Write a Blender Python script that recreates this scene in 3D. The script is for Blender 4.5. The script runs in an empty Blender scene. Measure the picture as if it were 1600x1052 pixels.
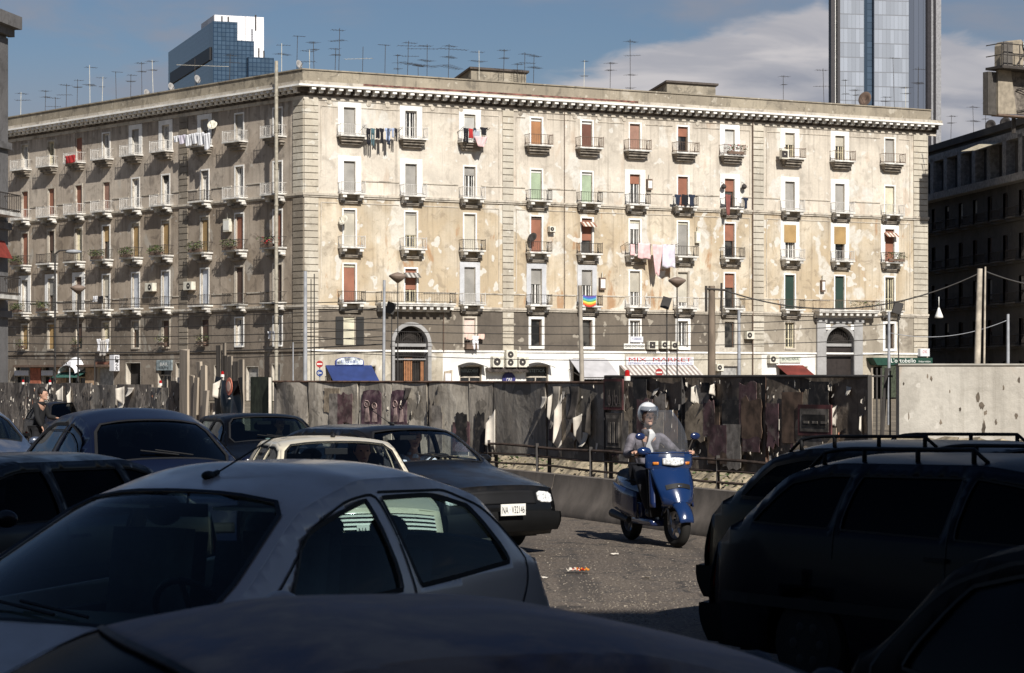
import bpy, bmesh, math, random
import numpy as np
from mathutils import Vector, Matrix, geometry
sc = bpy.context.scene
col = sc.collection
# ------------------------------------------------------------------ camera, sky, sun, exposure
F = 3600.0; H = 1.95; HY = 590.0           # focal length in photo pixels, eye height, horizon row
cam_d = bpy.data.cameras.new("camera"); cam = bpy.data.objects.new("camera", cam_d); col.objects.link(cam)
cam.location = (0, 0, H); cam.rotation_euler = (math.pi/2, 0, 0)
cam_d.sensor_width = 36; cam_d.lens = F/1600*36; cam_d.shift_y = 64/1600
cam_d.clip_start = 0.3; cam_d.clip_end = 4000
cam_d.dof.use_dof = True; cam_d.dof.focus_distance = 45; cam_d.dof.aperture_fstop = 11
sc.camera = cam
SUN_EL = math.radians(37); LX, LY = -0.335, 0.942     # horizontal travel of the light
w = bpy.data.worlds.new("World"); sc.world = w; w.use_nodes = True
sun_d = bpy.data.lights.new("sun", 'SUN'); sun_d.energy = 5.0; sun_d.angle = math.radians(0.5); sun_d.color = (1, 0.955, 0.885)
sun = bpy.data.objects.new("sun", sun_d); col.objects.link(sun)
Ldir = Vector((LX*math.cos(SUN_EL), LY*math.cos(SUN_EL), -math.sin(SUN_EL))).normalized()
sun.rotation_euler = Ldir.to_track_quat('-Z', 'Y').to_euler()
sun.location = (30, -60, 60)
sc.view_settings.view_transform = 'Standard'; sc.view_settings.look = 'None'
sc.view_settings.gamma = 1; sc.view_settings.exposure = 0.34

class NT:                                   # tiny node-tree helper
    def __init__(s, nt): s.nt = nt; nt.nodes.clear()
    def n(s, t, **kw):
        nd = s.nt.nodes.new(t)
        for k, v in kw.items():
            if k.startswith('i_'):
                nd.inputs[k[2:].replace('_', ' ')].default_value = v
            else: setattr(nd, k, v)
        return nd
    def l(s, a, b): s.nt.links.new(a, b)
    def val(s, x, sock):
        if isinstance(x, (int, float, tuple)): sock.default_value = x
        else: s.l(x, sock)
    def math(s, op, a, b=0.0, c=None):
        m = s.n('ShaderNodeMath', operation=op); s.val(a, m.inputs[0]); s.val(b, m.inputs[1])
        if c is not None: s.val(c, m.inputs[2])
        return m.outputs[0]
    def mix(s, f, a, b, mode='MIX'):
        m = s.n('ShaderNodeMix', data_type='RGBA', blend_type=mode)
        s.val(f, m.inputs[0])
        for x, k in ((a, 6), (b, 7)):
            if isinstance(x, tuple) and len(x) == 3: x = x+(1,)
            s.val(x, m.inputs[k])
        return m.outputs[2]
    def mapr(s, x, a, b, c=0.0, d=1.0, smooth=True):
        m = s.n('ShaderNodeMapRange'); m.interpolation_type = 'SMOOTHSTEP' if smooth else 'LINEAR'
        s.val(x, m.inputs[0]); m.inputs[1].default_value = a; m.inputs[2].default_value = b
        m.inputs[3].default_value = c; m.inputs[4].default_value = d
        return m.outputs[0]
    def noise(s, vec, scale, detail=4.0, rough=0.55, dist=0.0):
        t = s.n('ShaderNodeTexNoise'); t.inputs['Scale'].default_value = scale
        t.inputs['Detail'].default_value = detail; t.inputs['Roughness'].default_value = rough
        t.inputs['Distortion'].default_value = dist
        if vec is not None: s.l(vec, t.inputs['Vector'])
        return t.outputs['Fac']
    def mapping(s, vec, scale=(1, 1, 1), loc=(0, 0, 0), rot=(0, 0, 0)):
        m = s.n('ShaderNodeMapping'); m.inputs['Scale'].default_value = scale
        m.inputs['Location'].default_value = loc; m.inputs['Rotation'].default_value = rot
        s.l(vec, m.inputs['Vector']); return m.outputs[0]

def build_world():
    t = NT(w.node_tree)
    out = t.n('ShaderNodeOutputWorld'); bg = t.n('ShaderNodeBackground'); bg.inputs['Strength'].default_value = 0.040
    sky = t.n('ShaderNodeTexSky', sky_type='NISHITA'); sky.sun_disc = False
    sky.sun_elevation = SUN_EL; sky.sun_rotation = math.atan2(-LX, -LY)
    sky.altitude = 20; sky.air_density = 1.0; sky.dust_density = 0.5; sky.ozone_density = 2.0
    tc = t.n('ShaderNodeTexCoord'); g = tc.outputs['Generated']
    sep = t.n('ShaderNodeSeparateXYZ'); t.l(g, sep.inputs[0])
    x, y, z = sep.outputs
    # clouds on the sky dome: bank that rises towards the east, thin veils elsewhere
    yy = t.math('MAXIMUM', t.math('ABSOLUTE', y), 0.05)
    ax = t.math('DIVIDE', x, yy)            # azimuth tangent
    ez = t.math('DIVIDE', z, yy)            # elevation tangent
    flat = t.n('ShaderNodeCombineXYZ'); t.l(ax, flat.inputs[0]); t.l(ez, flat.inputs[1])      # cloud field over azimuth and elevation
    fv = flat.outputs[0]
    n1 = t.noise(t.mapping(fv, (9, 26, 1), (2.3, 0, 0), (0, 0, -.12)), 1.0, 7, 0.55, 0.5)
    n2 = t.noise(t.mapping(fv, (14, 60, 1), (0, 1.7, 0), (0, 0, -.10)), 1.0, 6, 0.5, 0.6)
    n4 = t.noise(t.mapping(fv, (22, 70, 1), (5, 3, 0), (0, 0, -.16)), 1.0, 7, 0.55, 0.4)
    edge = t.math('MULTIPLY_ADD', ax, 0.275, 0.127)
    edge = t.math('MINIMUM', edge, t.math('MULTIPLY_ADD', ax, -0.20, 0.190))
    d = t.math('SUBTRACT', edge, ez)
    d = t.math('ADD', d, t.math('MULTIPLY', t.math('SUBTRACT', n4, 0.5), 0.022))
    bank = t.math('MULTIPLY', t.mapr(d, -0.001, 0.006), t.mapr(ax, 0.004, 0.03))
    n3 = t.mapr(n2, 0.38, 0.62)
    bodyc = t.mix(n3, (8.2, 8.2, 9.0), (11.8, 11.3, 11.5))
    dark = t.math('MULTIPLY', t.mapr(t.math('ADD', d, t.math('MULTIPLY', t.math('SUBTRACT', n1, .5), .05)), 0.022, 0.050), t.mapr(n2, 0.30, 0.60, 1, .65))
    cloudb = t.mix(dark, bodyc, (3.9, 4.5, 6.0))
    veil = t.math('MULTIPLY', t.mapr(n1, 0.42, 0.66), t.mapr(n2, .3, .6, .35, .75))
    low = t.math('MULTIPLY', t.mapr(ez, 0.150, 0.105), t.mapr(ax, -.05, -.16, .15, .65))
    veil = t.math('MULTIPLY', t.math('MAXIMUM', veil, low), t.mapr(ez, .5, .25))
    veilc = (5.4, 5.7, 6.8)
    base = t.mix(1.0, sky.outputs[0], (0.90, 0.95, 1.06), 'MULTIPLY')
    c = t.mix(veil, base, veilc)
    c = t.mix(t.math('MULTIPLY', bank, 0.95), c, cloudb)
    t.l(c, bg.inputs[0]); t.l(bg.outputs[0], out.inputs[0])
build_world()

# ------------------------------------------------------------------ materials
MATS = {}
def hexl(r, g, b): return tuple(((c/255)/12.92 if c/255 <= .04045 else ((c/255+.055)/1.055)**2.4) for c in (r, g, b))
def mat(name, color, rough=0.75, metal=0.0, var=0.12, scale=3.0, spec=0.4, bump=0.0, bscale=None, coat=0.0, dirt=None, dirt_amt=0.0, dscale=2.0, zs=1.0):
    if name in MATS: return MATS[name]
    m = bpy.data.materials.new(name); m.use_nodes = True; t = NT(m.node_tree)
    out = t.n('ShaderNodeOutputMaterial'); b = t.n('ShaderNodeBsdfPrincipled')
    tc = t.n('ShaderNodeTexCoord'); v = t.mapping(tc.outputs['Object'], (1, 1, zs))
    n = t.noise(v, scale, 5)
    lo = tuple(max(0, c*(1-var*1.6)) for c in color); hi = tuple(min(1, c*(1+var*1.4)) for c in color)
    c = t.mix(t.mapr(n, .3, .7), lo, hi)
    if dirt:
        dn = t.noise(v, dscale, 7, 0.65, 0.4)
        c = t.mix(t.math('MULTIPLY', t.mapr(dn, .48, .66), dirt_amt), c, dirt)
    t.l(c, b.inputs['Base Color']); b.inputs['Roughness'].default_value = rough
    b.inputs['Metallic'].default_value = metal; b.inputs['Specular IOR Level'].default_value = spec
    if coat: b.inputs['Coat Weight'].default_value = coat; b.inputs['Coat Roughness'].default_value = 0.06
    if bump:
        bp = t.n('ShaderNodeBump'); bp.inputs['Strength'].default_value = bump; bp.inputs['Distance'].default_value = 0.02
        t.l(t.noise(v, bscale or scale*5, 6, .6), bp.inputs['Height']); t.l(bp.outputs[0], b.inputs['Normal'])
    t.l(b.outputs[0], out.inputs[0]); MATS[name] = m; return m

def glass(name, tint, spec_gain=1.0, rough=0.01, haze=0.0):
    if name in MATS: return MATS[name]
    m = bpy.data.materials.new(name); m.use_nodes = True; t = NT(m.node_tree)
    out = t.n('ShaderNodeOutputMaterial'); tr = t.n('ShaderNodeBsdfTransparent'); tr.inputs[0].default_value = tint+(1,)
    gl = t.n('ShaderNodeBsdfGlossy'); gl.inputs['Roughness'].default_value = rough; gl.inputs[0].default_value = (.9, .95, 1, 1)
    ge = t.n('ShaderNodeNewGeometry'); dt = t.n('ShaderNodeVectorMath', operation='DOT_PRODUCT'); t.l(ge.outputs['Normal'], dt.inputs[0]); t.l(ge.outputs['Incoming'], dt.inputs[1])
    k = t.math('POWER', t.math('SUBTRACT', 1.0, t.math('ABSOLUTE', dt.outputs['Value'])), 5.0)
    mx = t.n('ShaderNodeMixShader'); t.l(t.math('MINIMUM', t.math('MULTIPLY', t.math('MULTIPLY_ADD', k, .95, .045), spec_gain), 1.0), mx.inputs[0])
    t.l(tr.outputs[0], mx.inputs[1]); t.l(gl.outputs[0], mx.inputs[2]); fin = mx
    if haze:
        df = t.n('ShaderNodeBsdfDiffuse'); df.inputs[0].default_value = (.7, .68, .68, 1); fin = t.n('ShaderNodeMixShader'); fin.inputs[0].default_value = haze; t.l(mx.outputs[0], fin.inputs[1]); t.l(df.outputs[0], fin.inputs[2])
    t.l(fin.outputs[0], out.inputs[0])
    MATS[name] = m; return m

def plaster(name, base, ochre=None, ochre_amt=0.0, patch=(.55, .52, .46), patch_amt=0.0, dark=(.10, .085, .07), dark_amt=0.3,
            streak=0.35, seed=0.0, pscale=0.55, lines=0.0, rust=0.0):
    m = bpy.data.materials.new(name); m.use_nodes = True; t = NT(m.node_tree)
    out = t.n('ShaderNodeOutputMaterial'); b = t.n('ShaderNodeBsdfPrincipled'); b.inputs['Roughness'].default_value = .92
    b.inputs['Specular IOR Level'].default_value = .15
    tc = t.n('ShaderNodeTexCoord'); v = t.mapping(tc.outputs['Object'], loc=(seed, seed*1.7, seed*.6))
    n = t.noise(v, .35, 8, .62, .3)
    c = t.mix(t.mapr(n, .3, .7), tuple(x*.80 for x in base), tuple(min(1, x*1.15) for x in base))
    if ochre:
        no = t.noise(t.mapping(v, (1, 1, .55)), .23, 5, .6, .5)
        c = t.mix(t.math('MULTIPLY', t.mapr(no, .40, .60), ochre_amt), c, ochre)
    ast = t.n('ShaderNodeAttribute', attribute_name='stain').outputs['Fac']; arp = t.n('ShaderNodeAttribute', attribute_name='repair').outputs['Fac']
    # runs of rain dirt
    sv = t.mapping(v, (2.6, 2.6, .10)); ns = t.noise(sv, 1.0, 6, .6)
    c = t.mix(t.math('MULTIPLY', t.mapr(ns, .52, .72), streak*.8), c, dark)
    c = t.mix(t.math('MULTIPLY', t.math('MULTIPLY', t.mapr(ns, .30, .62), ast), .80), c, dark)
    sv2 = t.mapping(v, (6, 6, .22)); ns2 = t.noise(sv2, 1.3, 4, .6)
    c = t.mix(t.math('MULTIPLY', t.mapr(ns2, .54, .72), streak*.6), c, tuple(x*1.5 for x in dark))
    nd = t.noise(v, .9, 9, .68, .8)
    c = t.mix(t.math('MULTIPLY', t.mapr(nd, .52, .64), dark_amt), c, dark)
    if rust:
        nr = t.noise(t.mapping(v, (1, 1, .35), (4, 4, 4)), .8, 6, .6, .4)
        c = t.mix(t.math('MULTIPLY', t.mapr(nr, .58, .68), rust), c, (.36, .205, .105))
    if patch_amt:
        np_ = t.math('ADD', t.noise(t.mapping(v, (1, 1, .75), (9, 2, 5)), pscale, 3, .45, .25), t.math('MULTIPLY_ADD', arp, .16, -.045))
        th = .66 - .22*patch_amt
        f = t.math('MULTIPLY', t.mapr(t.math('ADD', np_, t.math('MULTIPLY', t.math('SUBTRACT', t.noise(v, 3.5, 6, .7), .5), .10)), th, th+.05), t.mapr(nd, .62, .45, .45, 1))
        np2 = t.noise(t.mapping(v, (1, 1, 1), (1, 7, 3)), pscale*2.4, 2, .4, .2)
        f = t.math('MAXIMUM', f, t.mapr(np2, th+.07, th+.09))
        pc = t.mix(t.mapr(t.noise(v, 2.0, 5), .3, .7), tuple(x*.88 for x in patch), patch)
        c = t.mix(t.math('MULTIPLY', f, .85), c, pc)
    nf = t.noise(v, 7, 6, .7)
    c = t.mix(t.mapr(nf, .35, .75, 0, .28), c, tuple(x*.55 for x in base))
    t.l(c, b.inputs['Base Color'])
    bp = t.n('ShaderNodeBump'); bp.inputs['Strength'].default_value = .35; bp.inputs['Distance'].default_value = .05
    t.l(t.math('ADD', nf, t.math('MULTIPLY', nd, 1.5)), bp.inputs['Height']); t.l(bp.outputs[0], b.inputs['Normal'])
    t.l(b.outputs[0], out.inputs[0]); MATS[name] = m; return m

# ------------------------------------------------------------------ mesh helpers
class MB:
    def __init__(s): s.v = []; s.f = []; s.m = []
    def add(s, vs, fs, mi=0):
        k = len(s.v); s.v += [tuple(p) for p in vs]; s.f += [tuple(i+k for i in f) for f in fs]; s.m += [mi]*len(fs); return s
    def hexa(s, p, mi=0):    # 8 points: bottom 4, top 4
        return s.add(p, [(0, 3, 2, 1), (4, 5, 6, 7), (0, 1, 5, 4), (1, 2, 6, 5), (2, 3, 7, 6), (3, 0, 4, 7)], mi)
    def box(s, c, d, mi=0, M=None):
        p = [Vector((c[0]+sx*d[0]/2, c[1]+sy*d[1]/2, c[2]+sz*d[2]/2)) for sz in (-1, 1) for sx, sy in ((-1, -1), (1, -1), (1, 1), (-1, 1))]
        if M is not None: p = [M @ q for q in p]
        return s.hexa(p, mi)
    def tube(s, pts, r, n=6, mi=0, cap=True):
        pts = [Vector(p) for p in pts]; rs = r if isinstance(r, (list, tuple)) else [r]*len(pts)
        k = len(s.v); prev = None
        for i, p in enumerate(pts):
            d = (pts[min(i+1, len(pts)-1)]-pts[max(i-1, 0)]).normalized()
            a = d.cross(Vector((0, 0, 1)))
            if a.length < 1e-3: a = d.cross(Vector((1, 0, 0)))
            a.normalize()
            if prev is not None and a.dot(prev) < 0: a = -a
            prev = a; b = d.cross(a)
            for j in range(n):
                t = 2*math.pi*j/n; s.v.append(tuple(p+(a*math.cos(t)+b*math.sin(t))*rs[i]))
        for i in range(len(pts)-1):
            for j in range(n):
                s.f.append((k+i*n+j, k+i*n+(j+1) % n, k+(i+1)*n+(j+1) % n, k+(i+1)*n+j)); s.m.append(mi)
        if cap:
            s.f.append(tuple(k+j for j in range(n))[::-1]); s.m.append(mi)
            s.f.append(tuple(k+(len(pts)-1)*n+j for j in range(n))); s.m.append(mi)
        return s
    def lathe(s, prof, axis_o, axis, n=20, mi=0, cap=True):   # prof: (r, h) along axis
        ax = Vector(axis).normalized(); a = ax.cross(Vector((0, 0, 1)))
        if a.length < 1e-3: a = Vector((1, 0, 0))
        a.normalize(); b = ax.cross(a); o = Vector(axis_o); k = len(s.v)
        for r, h in prof:
            for j in range(n):
                t = 2*math.pi*j/n; s.v.append(tuple(o+ax*h+(a*math.cos(t)+b*math.sin(t))*r))
        for i in range(len(prof)-1):
            for j in range(n):
                s.f.append((k+i*n+j, k+i*n+(j+1) % n, k+(i+1)*n+(j+1) % n, k+(i+1)*n+j)); s.m.append(mi)
        if cap:
            s.f.append(tuple(k+j for j in range(n))[::-1]); s.m.append(mi)
            s.f.append(tuple(k+(len(prof)-1)*n+j for j in range(n))); s.m.append(mi)
        return s
    def grid(s, fn, nu, nv, mi=0):
        k = len(s.v)
        for i in range(nu+1):
            for j in range(nv+1): s.v.append(tuple(fn(i/nu, j/nv)))
        for i in range(nu):
            for j in range(nv):
                a = k+i*(nv+1)+j; s.f.append((a, a+nv+1, a+nv+2, a+1)); s.m.append(mi)
        return s
    def ell(s, c, r, n=14, mi=0, M=None):
        c = Vector(c); k = len(s.v); m_ = n//2+1
        for i in range(m_+1):
            th = math.pi*i/m_
            for j in range(n):
                ph = 2*math.pi*j/n
                q = Vector((r[0]*math.sin(th)*math.cos(ph), r[1]*math.sin(th)*math.sin(ph), r[2]*math.cos(th)))
                if M is not None: q = M @ q
                s.v.append(tuple(c+q))
        for i in range(m_):
            for j in range(n):
                s.f.append((k+i*n+j, k+(i+1)*n+j, k+(i+1)*n+(j+1) % n, k+i*n+(j+1) % n)); s.m.append(mi)
        return s
    def build(s, name, mats, parent=None, world=True, smooth=False, angle=None, recalc=True, weld=False, solid=0.0, bevel=0.0):
        me = bpy.data.meshes.new(name); me.from_pydata(s.v, [], s.f)
        if not isinstance(mats, (list, tuple)): mats = [mats]
        for m_ in mats: me.materials.append(m_)
        me.polygons.foreach_set('material_index', s.m)
        bm = bmesh.new(); bm.from_mesh(me)
        if weld: bmesh.ops.remove_doubles(bm, verts=bm.verts, dist=weld if weld is not True else 1e-4)
        if recalc: bmesh.ops.recalc_face_normals(bm, faces=bm.faces)
        if world and parent is not None:
            bm.transform(PM(parent).inverted())
        bm.to_mesh(me); bm.free()
        if smooth:
            me.polygons.foreach_set('use_smooth', [True]*len(me.polygons))
            if angle: me.set_sharp_from_angle(angle=math.radians(angle))
        o = bpy.data.objects.new(name, me); col.objects.link(o)
        if parent is not None: o.parent = parent
        if solid:
            md = o.modifiers.new('t', 'SOLIDIFY'); md.thickness = solid; md.offset = -1
        if bevel:
            md = o.modifiers.new('b', 'BEVEL'); md.width = bevel; md.segments = 2; md.limit_method = 'ANGLE'
        return o
def PM(o):
    M = Matrix.LocRotScale(o.location, o.rotation_euler, o.scale)
    return PM(o.parent) @ M if o.parent else M
def tag(o, label, cat, group=None):
    o['label'] = label; o['category'] = cat
    if group: o['group'] = group
    return o
def struct(o, kind='structure'): o['kind'] = kind; return o
def thing(name, label, cat, loc=(0, 0, 0), rz=0.0, group=None):
    o = bpy.data.objects.new(name, None); col.objects.link(o); o.empty_display_size = .2
    o.location = loc; o.rotation_euler = (0, 0, rz); return tag(o, label, cat, group)
def unproj(x, y, Y): return Vector(((x-800)*Y/F, Y, H-(y-HY)*Y/F))
def ground_at(x, y): Y = H*F/(y-HY); return Vector(((x-800)*Y/F, Y, 0))
ORD = ['first', 'second', 'third', 'fourth', 'fifth', 'sixth', 'seventh', 'eighth', 'ninth', 'tenth', 'eleventh', 'twelfth']

class Fac:       # a vertical plane: origin, direction u, outward normal n
    def __init__(s, O, u, n): s.O = Vector((O[0], O[1], 0)); s.u = Vector((u[0], u[1], 0)).normalized(); s.n = Vector((n[0], n[1], 0)).normalized()
    def at(s, px, d=0.0):
        t = (px-800)/F; O = s.O+s.n*d
        return (t*O.y-O.x)/(s.u.x-t*s.u.y)
    def z(s, px, py, d=0.0):
        p = s.O+s.n*d+s.u*s.at(px, d); return H-(py-HY)*p.y/F
    def p(s, u, z, d=0.0): q = s.O+s.u*u+s.n*d; return Vector((q.x, q.y, z))
    def box(s, mb, u0, u1, z0, z1, d0, d1, mi=0):
        P = s.p
        return mb.hexa([P(u0, z0, d0), P(u1, z0, d0), P(u1, z0, d1), P(u0, z0, d1), P(u0, z1, d0), P(u1, z1, d0), P(u1, z1, d1), P(u0, z1, d1)], mi)
    def quad(s, mb, u0, u1, z0, z1, d, mi=0):
        return mb.add([s.p(u0, z0, d), s.p(u1, z0, d), s.p(u1, z1, d), s.p(u0, z1, d)], [(0, 1, 2, 3)], mi)
    def poly(s, mb, pts, d0, d1, mi=0):   # extruded outline (u,z)
        n = len(pts); vs = [s.p(u, z, d0) for u, z in pts]+[s.p(u, z, d1) for u, z in pts]
        fs = [tuple(range(n)), tuple(range(n, 2*n))[::-1]]+[(i, (i+1) % n, n+(i+1) % n, n+i) for i in range(n)]
        return mb.add(vs, fs, mi)
    def M(s, u, z, d):                    # text frame: x along u, y up, z along n
        q = s.p(u, z, d); up = Vector((0, 0, 1))
        ux = s.u if s.u.cross(up).dot(s.n) > 0 else -s.u
        return Matrix(((ux.x, up.x, s.n.x, q.x), (ux.y, up.y, s.n.y, q.y), (ux.z, up.z, s.n.z, q.z), (0, 0, 0, 1)))

def text(body, width, height, M, m, parent, name='lettering', ext=.004, sx=1.0):
    cu = bpy.data.curves.new('t', 'FONT'); cu.body = body; cu.size = 1; cu.extrude = 0.0
    cu.align_x = 'CENTER'; cu.align_y = 'CENTER'; cu.resolution_u = 3
    ob = bpy.data.objects.new('t', cu); col.objects.link(ob)
    dg = bpy.context.evaluated_depsgraph_get(); me = bpy.data.meshes.new_from_object(ob.evaluated_get(dg))
    bpy.data.objects.remove(ob); bpy.data.curves.remove(cu)
    co = np.array([v.co for v in me.vertices]);
    mn, mx = co.min(0), co.max(0); c = (mn+mx)/2
    kx = width/(mx[0]-mn[0]); ky = height/(mx[1]-mn[1])
    me.transform(Matrix.Diagonal((kx, ky, 1, 1)) @ Matrix.Translation((-c[0], -c[1], 0)))
    me.transform(M)
    if parent is not None: me.transform(PM(parent).inverted())
    me.materials.clear(); me.materials.append(m)
    o = bpy.data.objects.new(name, me); col.objects.link(o)
    if parent is not None: o.parent = parent
    return o
# ------------------------------------------------------------------ the ground
def make_ground():
    m = bpy.data.materials.new('asphalt'); m.use_nodes = True; t = NT(m.node_tree)
    out = t.n('ShaderNodeOutputMaterial'); b = t.n('ShaderNodeBsdfPrincipled')
    tc = t.n('ShaderNodeTexCoord'); v = tc.outputs['Object']
    big = t.noise(v, .22, 6, .6, .4); fine = t.noise(v, 30, 4, .7); mid = t.noise(v, 2.5, 6, .65, .5)
    c = t.mix(t.mapr(big, .35, .65), (.088, .067, .051), (.130, .102, .078))
    c = t.mix(t.mapr(mid, .50, .62, 0, .75), c, (.060, .050, .044))
    c = t.mix(t.mapr(fine, .50, .68, 0, .75), c, (.36, .31, .25))
    c = t.mix(t.mapr(fine, .50, .36, 0, .65), c, (.030, .026, .022))
    trk = t.noise(t.mapping(v, (2.2, .10, 1), rot=(0, 0, -.39)), 1.0, 4, .55)
    c = t.mix(t.mapr(trk, .52, .66, 0, .65), c, (.045, .037, .031))
    oil = t.noise(v, .8, 3, .5, .3); c = t.mix(t.mapr(oil, .66, .70, 0, .7), c, (.022, .018, .016))
    vo = t.n('ShaderNodeTexVoronoi'); vo.inputs['Scale'].default_value = .55; vo.feature = 'DISTANCE_TO_EDGE'
    wv = t.n('ShaderNodeVectorMath', operation='ADD'); t.l(v, wv.inputs[0])
    nz = t.n('ShaderNodeTexNoise'); nz.inputs['Scale'].default_value = 1.5; t.l(v, nz.inputs['Vector']); t.l(nz.outputs['Color'], wv.inputs[1])
    t.l(wv.outputs[0], vo.inputs['Vector'])
    c = t.mix(t.mapr(vo.outputs['Distance'], .0, .018, .8, 0), c, (.025, .022, .02))
    t.l(c, b.inputs['Base Color']); b.inputs['Roughness'].default_value = .85
    bp = t.n('ShaderNodeBump'); bp.inputs['Strength'].default_value = .9; bp.inputs['Distance'].default_value = .02
    t.l(t.math('ADD', fine, t.math('MULTIPLY', mid, .6)), bp.inputs['Height']); t.l(bp.outputs[0], b.inputs['Normal'])
    t.l(b.outputs[0], out.inputs[0])
    earth = mat('site_earth', (.17, .14, .10), .95, var=.3, scale=.6, bump=.6, bscale=4)
    mb = MB()
    mb.add([(-1500, -400, -.05), (1500, -400, -.05), (1500, 3000, -.05), (-1500, 3000, -.05)], [(0, 1, 2, 3)])
    struct(mb.build('ground', earth))
    mb = MB()           # the carriageway, as far as the barrier line
    def line(k, off): q = Vector((.544, 32.65, 0))+Vector((.380, -.925, 0))*k+Vector((.925, .380, 0))*off; return (q.x, q.y, 0)
    mb.add([line(-160, .1), line(30, .1), (60, 4.9, 0), (60, -60, 0), (-120, -60, 0), (-120, 150, 0)], [(0, 1, 2, 3, 4, 5)])
    struct(mb.build('road', m))
    # loose gravel and flakes on the asphalt
    rnd = random.Random(3); mb = MB()
    cl = [(rnd.uniform(780, 1120), rnd.uniform(850, 960)) for _ in range(26)]
    for i in range(1500):
        cx, cy = rnd.choice(cl); py = min(1000, max(822, rnd.gauss(cy, 14))); y = H*F/(py-HY); x = (rnd.gauss(cx, 42)-800)*y/F
        r = rnd.uniform(.002, .006)*(1.6 if rnd.random() < .06 else 1)
        mb.box((x, y, r*.5), (r*2, r*rnd.uniform(1, 2), r), rnd.choice((0, 0, 1)), Matrix.Translation((x, y, 0)) @ Matrix.Rotation(rnd.uniform(0, 3), 4, 'Z') @ Matrix.Translation((-x, -y, 0)))
    o = mb.build('loose_gravel', [mat('gravel_pale', (.30, .26, .21), .9), mat('gravel_dark', (.12, .10, .08), .9)])
    struct(o, 'stuff'); tag(o, 'loose gravel scattered over the worn asphalt between the cars', 'gravel')
make_ground()

# ------------------------------------------------------------------ the big apartment block
YC = 188.0
RF = Fac(((475-800)/F*YC, YC), (7025, F), (F, -7025))
LF = Fac(((475-800)/F*YC, YC), (-3250, F), (-F, -3250))
zc = lambda y: RF.z(475, y); z5 = lambda y: RF.z(546, y)
ZPAR, ZPARB, ZLIP, ZMOD, ZFR = zc(108), zc(125), zc(134), zc(142), zc(149)
ZA, ZB_, ZG = zc(303), zc(478), zc(548)
ROWS = [(z5(214), z5(168)), (z5(304), z5(252)), (z5(388), z5(328)), (z5(474), z5(413)), (z5(539), z5(495))]
RX = [546, 642, 734, 838, 917, 992, 1067, 1140, 1234, 1312, 1390]
LXS = [434, 374, 320, 259, 212, 166, 123, 80, 39]
UR_END = RF.at(1450); UL_END = LF.at(-60)
print('rows', ROWS, 'ends', UR_END, UL_END, 'heights', ZPAR, ZA, ZB_, ZG)
ML = dict(
 r_up=plaster('plaster_cream', (.60, .545, .465), (.53, .465, .385), .45, (.64, .62, .57), .34, (.20, .17, .14), .30, .45, 1.0, .5, rust=.25),
 r_mid=plaster('plaster_ochre', (.57, .50, .395), (.43, .335, .215), .75, (.64, .62, .57), .42, (.17, .135, .10), .42, .50, 5.0, .45, rust=.85),
 r_mez=plaster('plaster_soot', (.135, .115, .095), (.19, .16, .125), .5, (.38, .34, .28), .22, (.07, .06, .05), .4, .35, 9.0, .55),
 r_mez2=plaster('plaster_pale_rubble', (.40, .355, .29), (.20, .17, .13), .6, (.58, .54, .47), .30, (.12, .10, .08), .5, .35, 13.0, .6),
 white=plaster('paint_white', (.78, .765, .73), None, 0, (.6, .58, .54), .0, (.45, .42, .37), .12, .12, 2.0),
 raw=plaster('plaster_raw', (.50, .46, .38), (.33, .28, .21), .6, (.62, .59, .53), .25, (.14, .12, .09), .4, .3, 17.0),
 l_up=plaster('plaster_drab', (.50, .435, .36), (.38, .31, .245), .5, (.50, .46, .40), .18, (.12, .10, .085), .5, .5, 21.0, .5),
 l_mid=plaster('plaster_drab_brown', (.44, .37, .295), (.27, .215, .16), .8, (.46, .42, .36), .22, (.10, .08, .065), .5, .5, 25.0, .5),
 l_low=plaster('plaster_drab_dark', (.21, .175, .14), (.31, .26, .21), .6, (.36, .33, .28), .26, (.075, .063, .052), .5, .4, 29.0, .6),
 trim=plaster('stone_trim', (.54, .49, .415), (.42, .36, .28), .4, (.6, .57, .5), .15, (.13, .11, .09), .6, .6, 33.0),
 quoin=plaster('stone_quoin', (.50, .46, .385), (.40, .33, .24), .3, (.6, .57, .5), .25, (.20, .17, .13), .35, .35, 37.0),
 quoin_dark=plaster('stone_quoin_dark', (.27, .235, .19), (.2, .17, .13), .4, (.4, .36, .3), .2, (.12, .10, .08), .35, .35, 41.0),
 parapet=plaster('parapet_cement', (.33, .29, .225), (.22, .19, .15), .6, (.45, .41, .34), .2, (.10, .09, .075), .6, .5, 45.0, .9),
 portal=plaster('portal_grey', (.33, .325, .32), None, 0, (.5, .48, .45), .0, (.18, .17, .16), .3, .25, 49.0),
 surround=plaster('surround_white', (.80, .785, .75), None, 0, (.6, .58, .54), .0, (.4, .37, .32), .10, .12, 53.0),
 greysur=plaster('surround_grey', (.52, .525, .54), None, 0, (.5, .48, .45), .0, (.3, .28, .26), .2, .2, 57.0),
 redpaint=mat('faded_red_coping', (.17, .075, .06), .9, var=.5, scale=1.5),
 slab=mat('balcony_marble', (.58, .56, .52), .7, var=.2, scale=2),
 corbel=mat('corbel_stone', (.23, .20, .165), .9, var=.3, scale=2),
)
SH = dict(g=(.30, .285, .26), b=(.36, .17, .075), r=(.135, .052, .034), p=(.30, .17, .125), gr=(.34, .42, .29), y=(.60, .565, .43), k=(.018, .017, .016),
          w=(.66, .65, .62), be=(.47, .435, .36), rb=(.28, .115, .07), dg=(.012, .035, .026), db=(.085, .05, .036), bl=(.55, .58, .63), t=(.36, .235, .10), gl=(.50, .49, .46), pk=(.62, .49, .43))
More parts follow.
